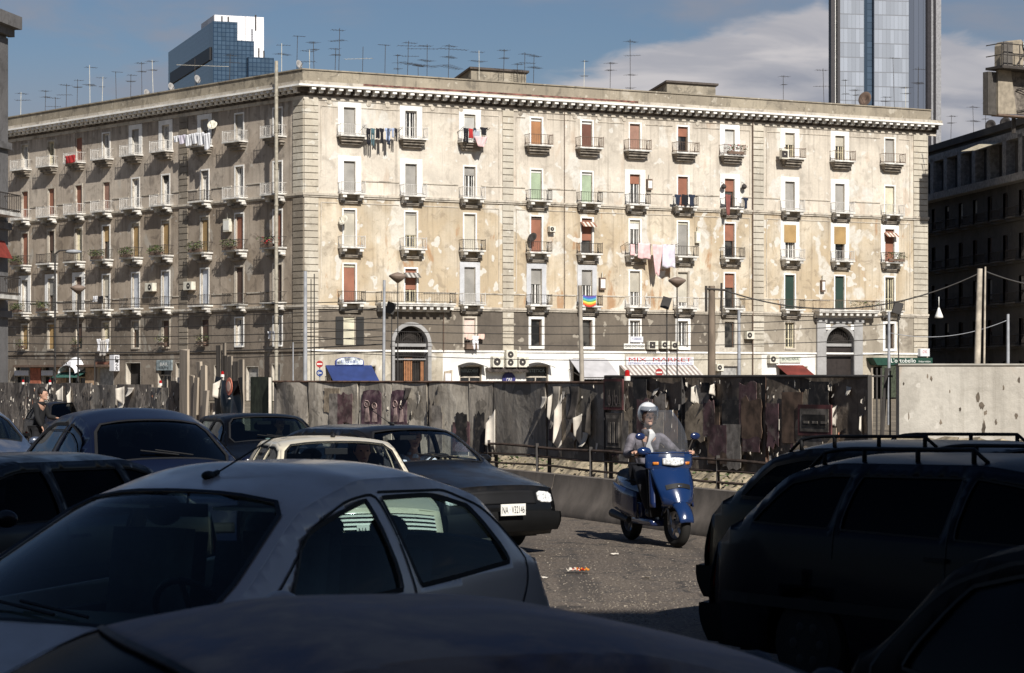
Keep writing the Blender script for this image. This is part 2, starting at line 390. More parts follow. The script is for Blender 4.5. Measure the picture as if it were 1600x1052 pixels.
def shmat(k):
    nm = 'shutter_'+k
    if nm in MATS: return MATS[nm]
    m = bpy.data.materials.new(nm); m.use_nodes = True; t = NT(m.node_tree)
    out = t.n('ShaderNodeOutputMaterial'); b = t.n('ShaderNodeBsdfPrincipled'); b.inputs['Roughness'].default_value = .7
    tc = t.n('ShaderNodeTexCoord'); v = tc.outputs['Object']; wv = t.n('ShaderNodeTexWave'); wv.bands_direction = 'Z'; wv.inputs['Scale'].default_value = 3.4
    t.l(v, wv.inputs['Vector']); c0 = SH[k]
    c = t.mix(t.mapr(t.noise(v, .8, 4), .3, .7), tuple(x*.78 for x in c0), tuple(min(1, x*1.15) for x in c0))
    c = t.mix(t.mapr(wv.outputs['Fac'], .0, .25, .45, 0), c, tuple(x*.4 for x in c0)); t.l(c, b.inputs['Base Color'])
    t.l(b.outputs[0], out.inputs[0]); MATS[nm] = m; return m
M_FRAME = mat('window_frame_white', (.72, .70, .66), .6); M_FRAMEY = mat('window_frame_cream', (.60, .54, .38), .6)
M_FRAMED = mat('window_frame_brown', (.10, .06, .04), .6)
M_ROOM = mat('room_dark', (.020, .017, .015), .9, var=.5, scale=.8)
M_CURT = mat('curtain', (.50, .48, .43), .9, var=.2, scale=4)
def winglass():
    m = bpy.data.materials.new('window_pane'); m.use_nodes = True; t = NT(m.node_tree)
    out = t.n('ShaderNodeOutputMaterial'); b = t.n('ShaderNodeBsdfPrincipled'); tc = t.n('ShaderNodeTexCoord')
    c = t.mix(t.mapr(t.noise(tc.outputs['Object'], .7, 3), .45, .6), (.012, .012, .013), (.07, .065, .058))
    t.l(c, b.inputs['Base Color']); b.inputs['Roughness'].default_value = .08; t.l(b.outputs[0], out.inputs[0]); return m
M_PANE = winglass()
M_IRON = mat('railing_dark', (.045, .038, .033), .7); M_IRONL = mat('railing_pale', (.55, .53, .50), .6); M_IRONR = mat('railing_rust', (.14, .095, .07), .8)

bld = thing('apartment_building', 'long five storey cream apartment building with stained plaster, white cornice and rows of balconies', 'building', (RF.O.x, RF.O.y, 0))
OPEN = {0: [], 1: []}      # openings (u0,u1,z0,z1)
WW = 1.06
def window(fi, px, row, kind, c1='g', frac=1.0, low='leaf', top=None, sur='thin', w=WW, z0=None, z1=None, awning=None):
    """kind s: roller shutter covering frac of the height, below it low = leaf|dark|glass"""
    f = (RF, LF)[fi]; u = f.at(px); zb, zt = ROWS[row]
    if z0: zb = z0
    if z1: zt = z1
    if row < 4: zb += .10
    a, b = u-w/2, u+w/2; OPEN[fi].append((a, b, zb, zt)); h = zt-zb
    fm = {'leaf': M_FRAME, 'leafy': M_FRAMEY, 'dark': M_FRAMED, 'glass': M_FRAME}.get(low, M_FRAMED)
    mb = MB(); D = -.26                     # reveal + frame
    f.quad(mb, a, b, zb, zt, -1.2, 1)       # back of the dim room behind
    for (x0, x1) in ((a-.001, a+.03), (b-.03, b+.001)): f.box(mb, x0, x1, zb, zt, -.30, -.03, 2)
    f.box(mb, a, b, zt-.03, zt+.001, -.30, -.03, 2)
    for (x0, x1) in ((a+.03, a+.10), (b-.10, b-.03)): f.box(mb, x0, x1, zb, zt-.03, -.30, -.22, 0)
    f.box(mb, a+.10, b-.10, zt-.11, zt-.03, -.30, -.22, 0)
    zc_ = zt-.03-(h-.03)*frac
    wn = mb.build('window', [fm, M_ROOM, ML['trim']], bld)
    if frac < .98:
        g = MB(); f.quad(g, a+.03, b-.03, zb, zt-.03, -.29); g.build('pane', M_PANE if kind != 'c' else M_CURT, wn)
        if low in ('leaf', 'leafy', 'glass'):
            g = MB(); f.box(g, u-.055, u+.055, zb, zt-.11, -.29, -.215)
            if low != 'glass':
                for q in (u-w*.27, u+w*.27): f.box(g, q-.02, q+.02, zb, zt-.11, -.288, -.235)
            f.box(g, a+.10, u-.055, zb, zb+.12, -.288, -.235); f.box(g, u+.055, b-.10, zb, zb+.12, -.288, -.235)
            if low == 'leafy': f.box(g, a+.10, b-.10, zb+h*.35, zb+h*.35+.05, -.288, -.235)
            g.build('leaf', fm, wn)
    if frac > .02:
        s_ = MB(); f.box(s_, a+.03, b-.03, max(zc_, zb+.01), zt-.03-(.22 if top else 0), -.20, -.17)
        if top: f.box(s_, a+.03, b-.03, zt-.25, zt-.03, -.20, -.13, 1)
        s_.build('shutter', [shmat(c1), shmat(top or 'be')], wn)
    if sur:
        s_ = MB(); k, e, mt = {'thin': (.13, .04, 'surround'), 'wide': (.50, .05, 'surround'), 'grey': (.42, .05, 'greysur'), 'trim': (.15, .04, 'trim'), 'mezz': (.24, .05, 'surround')}[sur]
        up = .42 if sur in ('wide', 'grey') else k
        for (x0, x1) in ((a-k, a), (b, b+k)): f.box(s_, x0, x1, zb+(0 if row < 4 else -k), zt, 0, e)
        f.box(s_, a-k, b+k, zt, zt+up, 0, e)
        if row == 4: f.box(s_, a, b, zb-k, zb, 0, e+.06)
        s_.build('surround', ML[mt], wn)
    if awning:
        s_ = MB()
        n = 7
        for i in range(n):
            x0 = a-.15+(w+.3)*i/n; x1 = a-.15+(w+.3)*(i+1)/n
            s_.hexa([f.p(x0, zt-.75, .62), f.p(x1, zt-.75, .62), f.p(x1, zt-.35, .05), f.p(x0, zt-.35, .05),
                     f.p(x0, zt-.72, .62), f.p(x1, zt-.72, .62), f.p(x1, zt-.32, .05), f.p(x0, zt-.32, .05)], i % 2)
        if awning == 'stripe': s_.build('blind', [mat('blind_brown', (.25, .12, .08), .9), mat('blind_pale', (.6, .55, .48), .9)], wn)
        else: s_.build('blind', [mat('blind_grey', (.12, .11, .10), .9), mat('blind_grey_pale', (.4, .38, .35), .9)], wn)
    if kind == 'open':       # folded-back outer shutters
        s_ = MB(); f.box(s_, a-.72, a-.06, zb+.02, zt, .06, .11); f.box(s_, b+.06, b+.72, zb+.02, zt, .06, .11); s_.build('shutter', shmat('k'), wn)
    if kind == 'blind':      # tan cane blind hung outside
        s_ = MB(); f.box(s_, a-.12, b+.12, zt-h*.50, zt+.06, .03, .07); s_.build('blind', shmat('t'), wn)
    return wn

def balcony(fi, px, row, w=2.3, rail='d', style=None, proj=.95, bars=.17):
    f = (RF, LF)[fi]; u = f.at(px); zb = ROWS[row][0]+.06
    a, b = u-w/2, u+w/2; mb = MB(); e = .0
    style = style or ('moulded' if row == 0 else 'bracket')
    f.box(mb, a, b, zb-.10, zb+.03, .0, proj)
    if style == 'moulded':
        f.box(mb, a+.14, b-.14, zb-.28, zb-.10, .0, proj-.18, 1); f.box(mb, a+.22, b-.22, zb-.50, zb-.28, 0, proj-.36, 1)
        f.box(mb, a+.34, b-.34, zb-.70, zb-.50, 0, proj-.58, 1)
    elif style == 'bracket':
        for q in (a+.32, b-.32):
            f.box(mb, q-.17, q+.17, zb-.36, zb-.10, 0, proj-.10, 0); f.box(mb, q-.14, q+.14, zb-.58, zb-.36, 0, proj-.45, 0)
        f.box(mb, a+.12, b-.12, zb-.70, zb-.62, 0, .30, 1)
        f.box(mb, a+.26, b-.26, zb-.82, zb-.70, 0, .22, 1)
    elif style == 'long':
        f.box(mb, a+.05, b-.05, zb-.24, zb-.10, 0, proj-.08, 0)
        n = int(w/.62)
        for i in range(n):
            q = a+.30+(w-.6)*i/(n-1); f.box(mb, q-.15, q+.15, zb-.52, zb-.24, 0, proj-.20, 0)
        f.box(mb, a+.2, b-.2, zb-.70, zb-.52, 0, .35, 0)
    bo = mb.build('balcony', [ML['slab'], ML['corbel']], bld)
    r = MB(); hr = .86; t = .013; zz = zb+.03; pr = proj-.05
    P = f.p
    for zz_ in (zz+hr, zz+.10):
        r.tube([P(a+.04, zz_, 0), P(a+.04, zz_, pr), P(b-.04, zz_, pr), P(b-.04, zz_, 0)], .022, 4)
    n = int(w/bars)
    for i in range(n+1):
        q = a+.04+(w-.08)*i/n; r.tube([P(q, zz, pr), P(q, zz+hr, pr)], t, 4)
    for i in range(1, 5):
        for q in (a+.04, b-.04): r.tube([P(q, zz, pr*i/5), P(q, zz+hr, pr*i/5)], t, 4)
    for q in (a+.04, b-.04): r.tube([P(q, zz, pr), P(q, zz+hr+.08, pr)], .03, 5)
    ro = r.build('railing', {'d': M_IRON, 'l': M_IRONL, 'r': M_IRONR}[rail], bo)
    return bo

S = 's'
WR = [  # right face, row by row
 [dict(c1='g', sur='wide'), dict(frac=0, low='leaf', sur='wide'), dict(c1='gl', top='be', sur='wide'), dict(c1='b', top='w'), dict(c1='r', top='w'), dict(c1='p'), dict(c1='rb', frac=.36, low='dark'), dict(c1='gl', sur='wide'),
  dict(c1='be', frac=.45, low='leafy', sur='wide'), dict(c1='be', frac=.4, low='leafy', sur='wide'), dict(c1='g')],
 [dict(c1='g', sur='wide'), dict(c1='g', sur='wide'), dict(c1='g', frac=.27, low='leaf'), dict(c1='gr', top='w'), dict(c1='gr', top='w'), dict(c1='rb', frac=.3, low='leaf', sur='wide'), dict(c1='rb'), dict(c1='rb', frac=.42, low='dark', sur='wide'),
  dict(c1='g', sur='wide'), dict(c1='g', sur='wide'), dict(c1='y', frac=1)],
 [dict(c1='be', top='g'), dict(c1='be', frac=.62, low='leafy', top='g'), dict(c1='be'), dict(c1='rb', top='db'), dict(c1='rb', frac=.62, low='dark', awning='stripe'), dict(c1='w', frac=.25, low='leaf', top='y'), dict(c1='g', top='y'), dict(c1='rb', frac=.5, low='dark'),
  dict(kind='blind', frac=0, low='leaf', sur='wide'), dict(kind='blind', frac=0, low='dark', sur='wide'), dict(c1='rb', awning='stripe', sur='wide')],
 [dict(c1='rb', top='y'), dict(c1='rb', frac=.6, low='leafy', awning='grey', z1=z5(418)), dict(c1='g', sur='grey'), dict(c1='g', frac=.42, low='leaf', sur='grey'), dict(c1='g', frac=.42, low='leaf', sur='grey'), dict(c1='be', frac=.58, low='leaf'), dict(c1='be', frac=.85, low='leaf', sur='trim'), dict(c1='rb', frac=.4, low='dark'),
  dict(c1='dg'), dict(c1='dg'), dict(c1='g', frac=.0, low='leafy')],
 [dict(kind='open', c1='y', sur=None), None, dict(c1='pk', frac=.7, low='dark', sur='trim'), dict(frac=0, low='dark', sur='mezz'), dict(frac=0, low='dark', sur='mezz'), dict(frac=0, low='leaf', sur='thin'), dict(frac=0, low='leaf', sur='mezz'), dict(frac=0, low='dark', sur=None),
  dict(frac=0, low='leafy', sur='trim'), None, dict(frac=0, low='dark', sur='mezz')],
]
for row, specs in enumerate(WR):
    for i, sp in enumerate(specs):
        if sp is None: continue
        sp = dict(sp); k = sp.pop('kind', S)
        window(0, RX[i], row, k, **sp)
        if row < 4 and not (row == 3 and i in (1, 9)):
            rail = 'l' if (i < 3 and row < 2) or (row == 1 and i > 7) or (row == 3 and i in (2, 5, 6)) or (row == 2 and i < 2) or (row == 2 and i in (8, 9)) else ('r' if row == 0 else 'd')
            balcony(0, RX[i], row, 2.35 if row == 0 else 2.15, rail)
balcony(0, 645, 3, RF.at(704)-RF.at(587), 'd', 'long', 1.25, .15)
balcony(0, 1316, 3, RF.at(1364)-RF.at(1270), 'r', 'long', 1.25, .15)
WL = [
 [dict(c1='g', frac=.72, low='dark'), dict(c1='g', frac=.7, low='leaf'), dict(c1='g', frac=.4, low='dark', sur='wide'), dict(frac=0, low='leaf', sur='wide'), dict(c1='g', sur='wide'), dict(frac=0, low='leaf'), dict(c1='rb', sur=None), dict(frac=0, low='leafy', sur='trim'), dict(frac=0, low='leaf', sur='trim')],
 [dict(frac=0, low='leaf'), dict(frac=0, low='leaf'), dict(c1='g', frac=.2, low='leaf'), dict(c1='k', frac=.2, low='leaf'), dict(frac=0, low='leaf'), dict(c1='p', sur=None), dict(c1='rb', sur='trim'), dict(c1='rb', sur='trim'), dict(c1='rb', sur='trim')],
 [dict(c1='rb', top='g'), dict(c1='rb', top='g'), dict(c1='t', top='be', sur='trim'), dict(c1='t', top='be', sur='trim'), dict(c1='t', top='be', sur='trim'), dict(c1='t', frac=.45, low='dark'), dict(frac=0, low='leafy', sur='trim'), dict(c1='db', frac=.6, low='dark', sur='trim'), dict(c1='rb', sur='trim')],
 [dict(c1='db', sur='trim'), dict(c1='db', sur='trim'), dict(c1='bl'), dict(c1='bl'), dict(c1='bl'), dict(c1='be', frac=.6, low='leaf'), dict(frac=.5, c1='db', low='dark', sur='wide'), dict(frac=.5, c1='g', low='dark', sur='wide'), dict(frac=0, low='leaf', sur='wide')],
 [dict(frac=0, low='leaf', sur='thin'), dict(frac=0, low='leaf', sur='thin'), dict(c1='db', sur=None), dict(c1='db', sur='trim'), dict(frac=.3, c1='g', low='dark', sur='trim'), dict(frac=.1, c1='y', low='leafy', sur='trim'), dict(c1='db', frac=.7, low='dark', sur=None), dict(c1='t', sur='trim'), dict(c1='t', sur='trim')],
]
for row, specs in enumerate(WL):
    for i, sp in enumerate(specs):
        sp = dict(sp); k = sp.pop('kind', S)
        window(1, LXS[i], row, k, w=1.15, **sp)
        if row < 4: balcony(1, LXS[i], row, 2.5, 'l' if (row < 2 and i != 2) else 'd')

# ---- portals
def portal(px, y_spring, y_top, y_bot, half_px, outer, name):
    f = RF; u = f.at(px); r = (f.at(px+half_px)-f.at(px-half_px))/2
    zs, zt = f.z(px, y_spring), f.z(px, y_top); zb = 0.0
    OPEN[0].append((u-r, u+r, zb, zs+r))
    root = MB(); n = 20
    arc = [(u+r*math.cos(math.pi*i/n), zs+r*math.sin(math.pi*i/n)) for i in range(n+1)]
    # spandrels
    for sgn in (0, 1):
        pts = [a for a in arc if (a[0] >= u-1e-6 if sgn == 0 else a[0] <= u+1e-6)]
        corner = (u+r, zs+r) if sgn == 0 else (u-r, zs+r)
        pts2 = pts+([(u, zs+r), corner] if sgn == 0 else [])
        if sgn == 1: pts2 = pts+[corner, (u, zs+r)]
        # fan from the corner
        k = len(root.v); vs = [f.p(*corner, 0)]+[f.p(a, z, 0) for a, z in pts]
        root.add(vs, [(0, i, i+1) for i in range(1, len(pts))], 0)
    # reveal (intrados) and jambs
    path = [(u+r, zb)]+arc+[(u-r, zb)]
    for (a, z), (a2, z2) in zip(path[:-1], path[1:]):
        root.add([f.p(a, z, 0), f.p(a2, z2, 0), f.p(a2, z2, -.7), f.p(a, z, -.7)], [(0, 1, 2, 3)], 1)
    # archivolt
    ro = r+.32
    for i in range(n):
        a0, a1 = math.pi*i/n, math.pi*(i+1)/n
        q = [(u+rr*math.cos(t), zs+rr*math.sin(t)) for rr, t in ((r, a0), (ro, a0), (ro, a1), (r, a1))]
        f.poly(root, q, 0, .14, 1)
    for sx in (-1, 1):
        f.box(root, u+sx*r if sx > 0 else u-ro, u+ro if sx > 0 else u-r, 0, zs, 0, .14, 1)
        f.box(root, u+sx*(r+.16)-.2, u+sx*(r+.16)+.2, zs-.16, zs, 0, .2, 1)
    po = root.build(name, [ML['portal'], ML['portal']] if outer else [ML['r_mez'], ML['portal']], bld)
    return po, u, r, zs
pz = RF.z(1312, 489)
po2, u2, r2, zs2 = portal(1312, 538, 512, 600, 22, True, 'portal')
mb = MB()           # grey aedicule of the eastern portal
ua, ub = RF.at(1275), RF.at(1346)
for (x0, x1) in ((ua, ua+.95), (ub-.95, ub)):
    RF.box(mb, x0, x1, 0, pz-.5, .02, .22); RF.box(mb, x0-.08, x1+.08, pz-.9, pz-.6, .02, .32)
RF.box(mb, ua, ub, pz-.6, pz+.0, .02, .30)
RF.box(mb, ua+.95, ub-.95, zs2+r2+.36, pz-.6, .015, .10)
mb.build('portal_frame', ML['portal'], po2)
mb = MB()
for (x0, x1) in ((u2-r2-.28, u2-r2+.45), (u2+r2-.45, u2+r2+.28)): RF.box(mb, x0, x1, zs2+r2-.25, zs2+r2+.25, .145, .16)
mb.build('portal_inlay', ML['white'], po2)
po1, u1, r1, zs1 = portal(642, 538, 510, 600, 26, False, 'portal')
def portal_gate(po, u, r, zs, wood):
    f = RF; mb = MB()
    f.box(mb, u-r, u+r, zs-.20, zs+.06, -.45, -.30, 0)
    n = 16
    for i in range(1, n):
        t = u-r+2*r*i/n; h = math.sqrt(max(0, r*r-(t-u)**2)); mb.tube([f.p(t, zs, -.4), f.p(t, zs+h, -.4)], .018, 4, 1)
    for k in (.45, .8):
        pts = [f.p(u+r*k*math.cos(a), zs+r*k*math.sin(a), -.4) for a in np.linspace(0, math.pi, 14)]; mb.tube(pts, .02, 4, 1)
    if wood:
        f.box(mb, u-.42, u+.36, 0, zs-1.15, -.60, -.50, 2); f.box(mb, u+r-.42, u+r-.12, 0, zs-1.45, -.6, -.5, 2)
        f.box(mb, u-r, u+r, zs-1.30, zs-1.20, -.44, -.34, 0)
        for i in range(1, 20):
            t = u-r+2*r*i/20; mb.tube([f.p(t, 0, -.38), f.p(t, zs-.2, -.38)], .016, 4, 1)
    else:
        f.box(mb, u-r, u, 0, zs-.2, -.55, -.46, 3); f.box(mb, u+.01, u+r, 0, zs-.2, -.55, -.46, 3)
    f.quad(mb, u-r, u+r, 0, zs+r, -.69, 4)
    mb.build('gate', [ML['portal'], M_IRON, mat('door_wood_orange', (.36, .16, .07), .6), mat('door_wood_dark', (.028, .022, .02), .5), M_ROOM], po)
portal_gate(po1, u1, r1, zs1, True); portal_gate(po2, u2, r2, zs2, False)

# ---- ground-floor openings
SHOPS = []      # (px0,px1,py_top,material)
M_SHOPG = mat('shop_glass', (.02, .022, .025), .12, var=.5, scale=1)
M_METAL = mat('roller_metal', (.34, .33, .31), .6, metal=.2, var=.2)
def shop_open(fi, x0, x1, ytop, kind='glass'):
    f = (RF, LF)[fi]; a, b = sorted((f.at(x0), f.at(x1))); zt = f.z((x0+x1)/2, ytop)
    OPEN[fi].append((a, b, 0, zt)); mb = MB(); f.quad(mb, a, b, 0, zt, -.5, 1)
    for (p, q) in ((a, a+.08), (b-.08, b)): f.box(mb, p, q, 0, zt, -.5, -.01, 0)
    f.box(mb, a+.08, b-.08, zt-.08, zt, -.5, -.01, 0)
    if kind == 'glass':
        f.quad(mb, a+.08, b-.08, 0, zt-.08, -.35, 2); f.box(mb, a+.08, b-.08, zt-1.0, zt-.88, -.34, -.28, 0); f.box(mb, (a+b)/2-.05, (a+b)/2+.05, 0, zt-1.0, -.34, -.28, 0)
    elif kind == 'metal': f.box(mb, a+.08, b-.08, 0, zt-.1, -.3, -.25, 3)
    return mb.build('shopfront', [ML['trim'], M_ROOM, M_SHOPG, M_METAL], bld), a, b, zt
sf1 = shop_open(0, 718, 753, 572); sf2 = shop_open(0, 821, 857, 572)
shop_open(0, 516, 588, 571, 'none'); shop_open(0, 895, 945, 560, 'none'); shop_open(0, 980, 1090, 572, 'none'); shop_open(0, 1126, 1154, 571, 'metal')
shop_open(0, 1217, 1262, 572, 'none'); shop_open(0, 1364, 1392, 572, 'none'); shop_open(0, 1404, 1440, 572, 'metal')
for (x0, x1, yt, k) in ((22, 46, 572, 'glass'), (66, 84, 572, 'glass'), (108, 134, 574, 'glass'), (152, 178, 574, 'metal'), (196, 220, 566, 'none'), (246, 268, 570, 'glass'), (274, 290, 566, 'metal'), (334, 350, 570, 'glass'), (424, 438, 568, 'metal'), (384, 404, 572, 'metal')):
    shop_open(1, x0, x1, yt, k)

# ---- walls with real openings
def wall(fi, uend, name):
    f = (RF, LF)[fi]; ops = OPEN[fi]
    us = sorted(set([0.0, uend]+list(np.round(np.arange(.45, uend, .45), 3))+[round(x, 4) for o in ops for x in o[:2]]+([round(f.at(x), 4) for x in (497, 692, 976, 1118, 1190, 1274, 1346)] if fi == 0 else [])))
    zs = sorted(set([0.0, ZG, ZB_, ZA, ZPARB]+list(np.round(np.arange(.45, ZPARB, .45), 3))+[round(x, 4) for o in ops for x in o[2:]]))
    mb = MB(); xs = lambda px: f.at(px)
    for a, b in zip(us[:-1], us[1:]):
        for c, d in zip(zs[:-1], zs[1:]):
            if b-a < 1e-5 or d-c < 1e-5: continue
            m, n = (a+b)/2, (c+d)/2
            if any(o[0] < m < o[1] and o[2] < n < o[3] for o in ops): continue
            if n > ZA: mi = 0
            elif n > ZB_: mi = 1
            elif n > ZG: mi = 2 if (fi == 1 or m < xs(1118)) else 3
            else:
                if fi == 1: mi = 4
                else: mi = 4 if (xs(692) < m < xs(976) or xs(1190) < m < xs(1274)) else 5
            f.quad(mb, a, b, c, d, 0, mi)
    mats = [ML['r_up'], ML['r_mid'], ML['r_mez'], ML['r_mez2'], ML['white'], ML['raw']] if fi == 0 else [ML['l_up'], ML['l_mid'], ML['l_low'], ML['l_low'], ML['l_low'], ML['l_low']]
    o = mb.build(name, mats, bld, recalc=False, weld=True); me = o.data
    st = me.attributes.new('stain', 'FLOAT', 'POINT'); rp = me.attributes.new('repair', 'FLOAT', 'POINT'); off = bld.location
    cs = [f.at(c) for c in (RX if fi == 0 else LXS)]; r2 = random.Random(4+fi); amp = {(i, r): r2.uniform(.2, 1.0) for i in range(len(cs)) for r in range(5)}
    for v in me.vertices:
        q = v.co+off; u = (q-f.O).dot(f.u); z = q.z; s_ = 0.0; p_ = 0.0
        s_ += .9*math.exp(-max(0, ZFR-.3-z)/.9)
        for zz in (ZA, ZB_): 
            if z < zz-.1: s_ += .75*math.exp(-(zz-z)/.6)
        if z < ZG-.05: s_ += .3*math.exp(-(ZG-z)/.5)
        for i, c in enumerate(cs):
            if abs(u-c) > 3: continue
            for r in range(4):
                zb = ROWS[r][0]
                if z < zb: s_ += amp[(i, r)]*(math.exp(-((abs(u-c)-1.05)/.30)**2)+.4*math.exp(-((u-c)/.8)**2))*math.exp(-(zb-z)/1.3)
            for r in range(5):
                dx = max(0, abs(u-c)-.55); dz = max(0, ROWS[r][0]-z, z-ROWS[r][1]); p_ = max(p_, (1-math.hypot(dx, dz)/1.3)*amp[(i, r)])
        for e in (0, uend): s_ += .4*math.exp(-abs(u-e)/.7)
        st.data[v.index].value = min(1, s_); rp.data[v.index].value = max(0, p_)
    return o
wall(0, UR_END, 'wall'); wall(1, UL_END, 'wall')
mb = MB()          # the other two sides and the roof
cr = RF.p(UR_END, 0); cl = LF.p(UL_END, 0); bk = Vector((cr.x+LF.u.x*40, cr.y+LF.u.y*40, 0))
bk2 = Vector((cl.x+RF.u.x*20, cl.y+RF.u.y*20, 0))
for p, q in ((cr, bk), (bk, bk2), (bk2, cl)):
    mb.add([(p.x, p.y, 0), (q.x, q.y, 0), (q.x, q.y, ZPARB), (p.x, p.y, ZPARB)], [(0, 1, 2, 3)])
O = RF.O
mb.add([(O.x, O.y, ZPARB-.2), (cr.x, cr.y, ZPARB-.2), (bk.x, bk.y, ZPARB-.2), (bk2.x, bk2.y, ZPARB-.2), (cl.x, cl.y, ZPARB-.2)], [(0, 1, 2, 3, 4)])
mb.build('rear_wall', ML['l_mid'], bld)

# ---- cornice, parapet, string courses
KM = math.tan((math.pi-math.acos(RF.u.dot(LF.u)))/2)
def mbox(f, mb, u1, z0, z1, d0, d1, mi=0):      # a box that starts at the building corner with a mitre
    P = f.p; a0, a1 = -KM*d0, -KM*d1
    return mb.hexa([P(a0, z0, d0), P(u1, z0, d0), P(u1, z0, d1), P(a1, z0, d1), P(a0, z1, d0), P(u1, z1, d0), P(u1, z1, d1), P(a1, z1, d1)], mi)
def strip(f, ext, name, mats, prof, u1, parent=bld, u0=0.0):
    """profile (z0,z1,depth,mi) boxes running the length; mitred at the corner by overshoot ext"""
    mb = MB()
    for z0, z1, d, mi in prof: mbox(f, mb, u1, z0, z1, -.2 if z0 > ZLIP else .0, d, mi)
    return mb.build(name, mats, parent)
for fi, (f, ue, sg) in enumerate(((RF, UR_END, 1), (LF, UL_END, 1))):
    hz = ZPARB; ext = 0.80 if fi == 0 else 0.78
    strip(f, ext, 'cornice', [ML['trim'], ML['surround'], mat('cornice_shade', (.105, .085, .07), .95, var=.4, scale=1.5)], [(ZLIP+.02, ZPARB-.18, 1.02, 0), (ZLIP-.13, ZLIP+.02, 1.12, 1), (ZMOD-.08, ZLIP-.13, .45, 2), (ZFR, ZMOD-.08, .16, 2), (ZFR-.30, ZFR, .08, 0)], ue+(.9 if fi == 0 else 0))  # shadow between the modillions is painted in as a dark frieze colour
    mb = MB(); n = int(ue/.80)
    for i in range(n+1):
        q = .30+i*.80
        f.box(mb, q, q+.36, ZMOD+.06, ZLIP-.14, .44, 1.0, 0); f.box(mb, q, q+.36, ZMOD-.16, ZMOD+.06, .16, .62, 0)
    mb.build('modillions', ML['surround'], bld)
    mb = MB()
    mbox(f, mb, ue+(.1 if fi == 0 else 0), ZPARB-.18, ZPAR-.10, -.25, .35, 0); mbox(f, mb, ue+(.1 if fi == 0 else 0), ZPAR-.10, ZPAR, -.33, .45, 0)
    mb.build('parapet', ML['parapet'], bld)
    # string courses
    prof = []
    mbs = MB()
    for zz in (ZA, ZB_):
        mbox(f, mbs, ue, zz-.08, zz+.10, 0, .20); mbox(f, mbs, ue, zz-.22, zz-.08, 0, .12)
        for a, b in zip(*[iter(sorted([x for c in (RX if fi == 0 else LXS) for x in (f.at(c)-1.1, f.at(c)+1.1)])[1:-1])]*2):
            if b-a > .4: f.box(mbs, a, b, zz+1.20, zz+1.30, 0, .07)
    mbs.build('string_course', ML['trim'], bld)
    mbs = MB(); mbox(f, mbs, ue, ZG-.06, ZG+.10, 0, .10); mbs.build('string_course', ML['white'] if fi == 0 else ML['l_low'], bld)
mb = MB(); RF.box(mb, RF.at(560), RF.at(988), ZPARB-.30, ZPARB-.17, .9, 1.06); mb.build('red_coping', ML['redpaint'], bld)
# quoin pilasters: grooved blocks
def quoin(f, x0, x1, z0, z1, m, d=.09):
    a, b = sorted((f.at(x0), f.at(x1))) if x0 is not None else (0, 0)
    mb = MB(); h = .55; z = z0
    while z < z1-.1:
        zt = min(z+h-.075, z1); f.box(mb, a, b, z, zt, 0, d); z += h
    f.box(mb, a+.02, b-.02, z0, z1, 0, d*.35, 1)
    return mb.build('quoin', [m, mat('quoin_joint', (.20, .17, .135), .95, var=.3)], bld)
for x0, x1 in ((475, 497), (785, 802), (1176, 1193), (1427, 1449)):
    for k, (z0, z1) in enumerate(((ZA+.12, ZFR-.3), (ZB_+.12, ZA-.24), (ZG+.12, ZB_-.24))):
        dk = (x0 < 700 and k == 1)
        quoin(RF, x0, x1, z0, z1, ML['quoin'] if not dk else ML['quoin'])
for x0, x1 in ((459, 474.5), (281, 294)):
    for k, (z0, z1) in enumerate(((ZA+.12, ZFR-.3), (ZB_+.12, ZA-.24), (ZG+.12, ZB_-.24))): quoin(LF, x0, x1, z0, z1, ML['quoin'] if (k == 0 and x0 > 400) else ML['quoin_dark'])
# recessed-field outlines in the plaster between the pilasters
def moulding(u0, u1, z0, z1):
    mb = MB(); RF.box(mb, u0, u1, z0, z1, 0, .05); mb.build('moulding', ML['trim'], bld)
for (xa, xb) in ((501, 780), (806, 1172), (1197, 1422)):
    for (z0, z1) in ((ZA+1.45, ZFR-.75), (ZB_+1.45, ZA-.6)):
        a, b = RF.at(xa), RF.at(xb)
        cols = [RF.at(c) for c in RX if xa < c < xb]
        for e in (a, b-.07): moulding(e, e+.07, z0, z1-.07)
        edges = [a]+[v for c in cols for v in (c-1.08, c+1.08)]+[b]
        for p, q in zip(edges[::2], edges[1::2]):
            if q-p > .3: moulding(p, q, z1-.07, z1)
for x in (514, 576, 606, 676, 720, 813, 898, 936, 975, 1090):
    mb = MB(); mb.lathe([(.22, 0), (.22, .05), (.10, .07)], RF.p(RF.at(x), z5(161), 0), RF.n, 12); mb.build('tie_plate', ML['trim'], bld)
# ---- rain pipes
def pipe(f, px, z0, z1, r, m, d=.16, nm='downpipe'):
    u = f.at(px); mb = MB(); mb.tube([f.p(u, z0, d), f.p(u, z1, d)], r, 8)
    for z in np.arange(z0+1, z1, 3.0): mb.tube([f.p(u, z, d), f.p(u, z+.12, d)], r*1.25, 8)
    mb.build(nm, m, bld)
M_PIPE = mat('pipe_cream', (.34, .31, .25), .6, var=.15)
pipe(LF, 451, 0, ZPAR+.75, .15, M_PIPE, .9+.35)
pipe(RF, 1175, 0, ZFR, .05, M_IRONR); pipe(RF, 692, ZG, ZB_-.3, .04, M_IRONR); pipe(RF, 881, ZB_, ZFR, .025, M_IRONR)
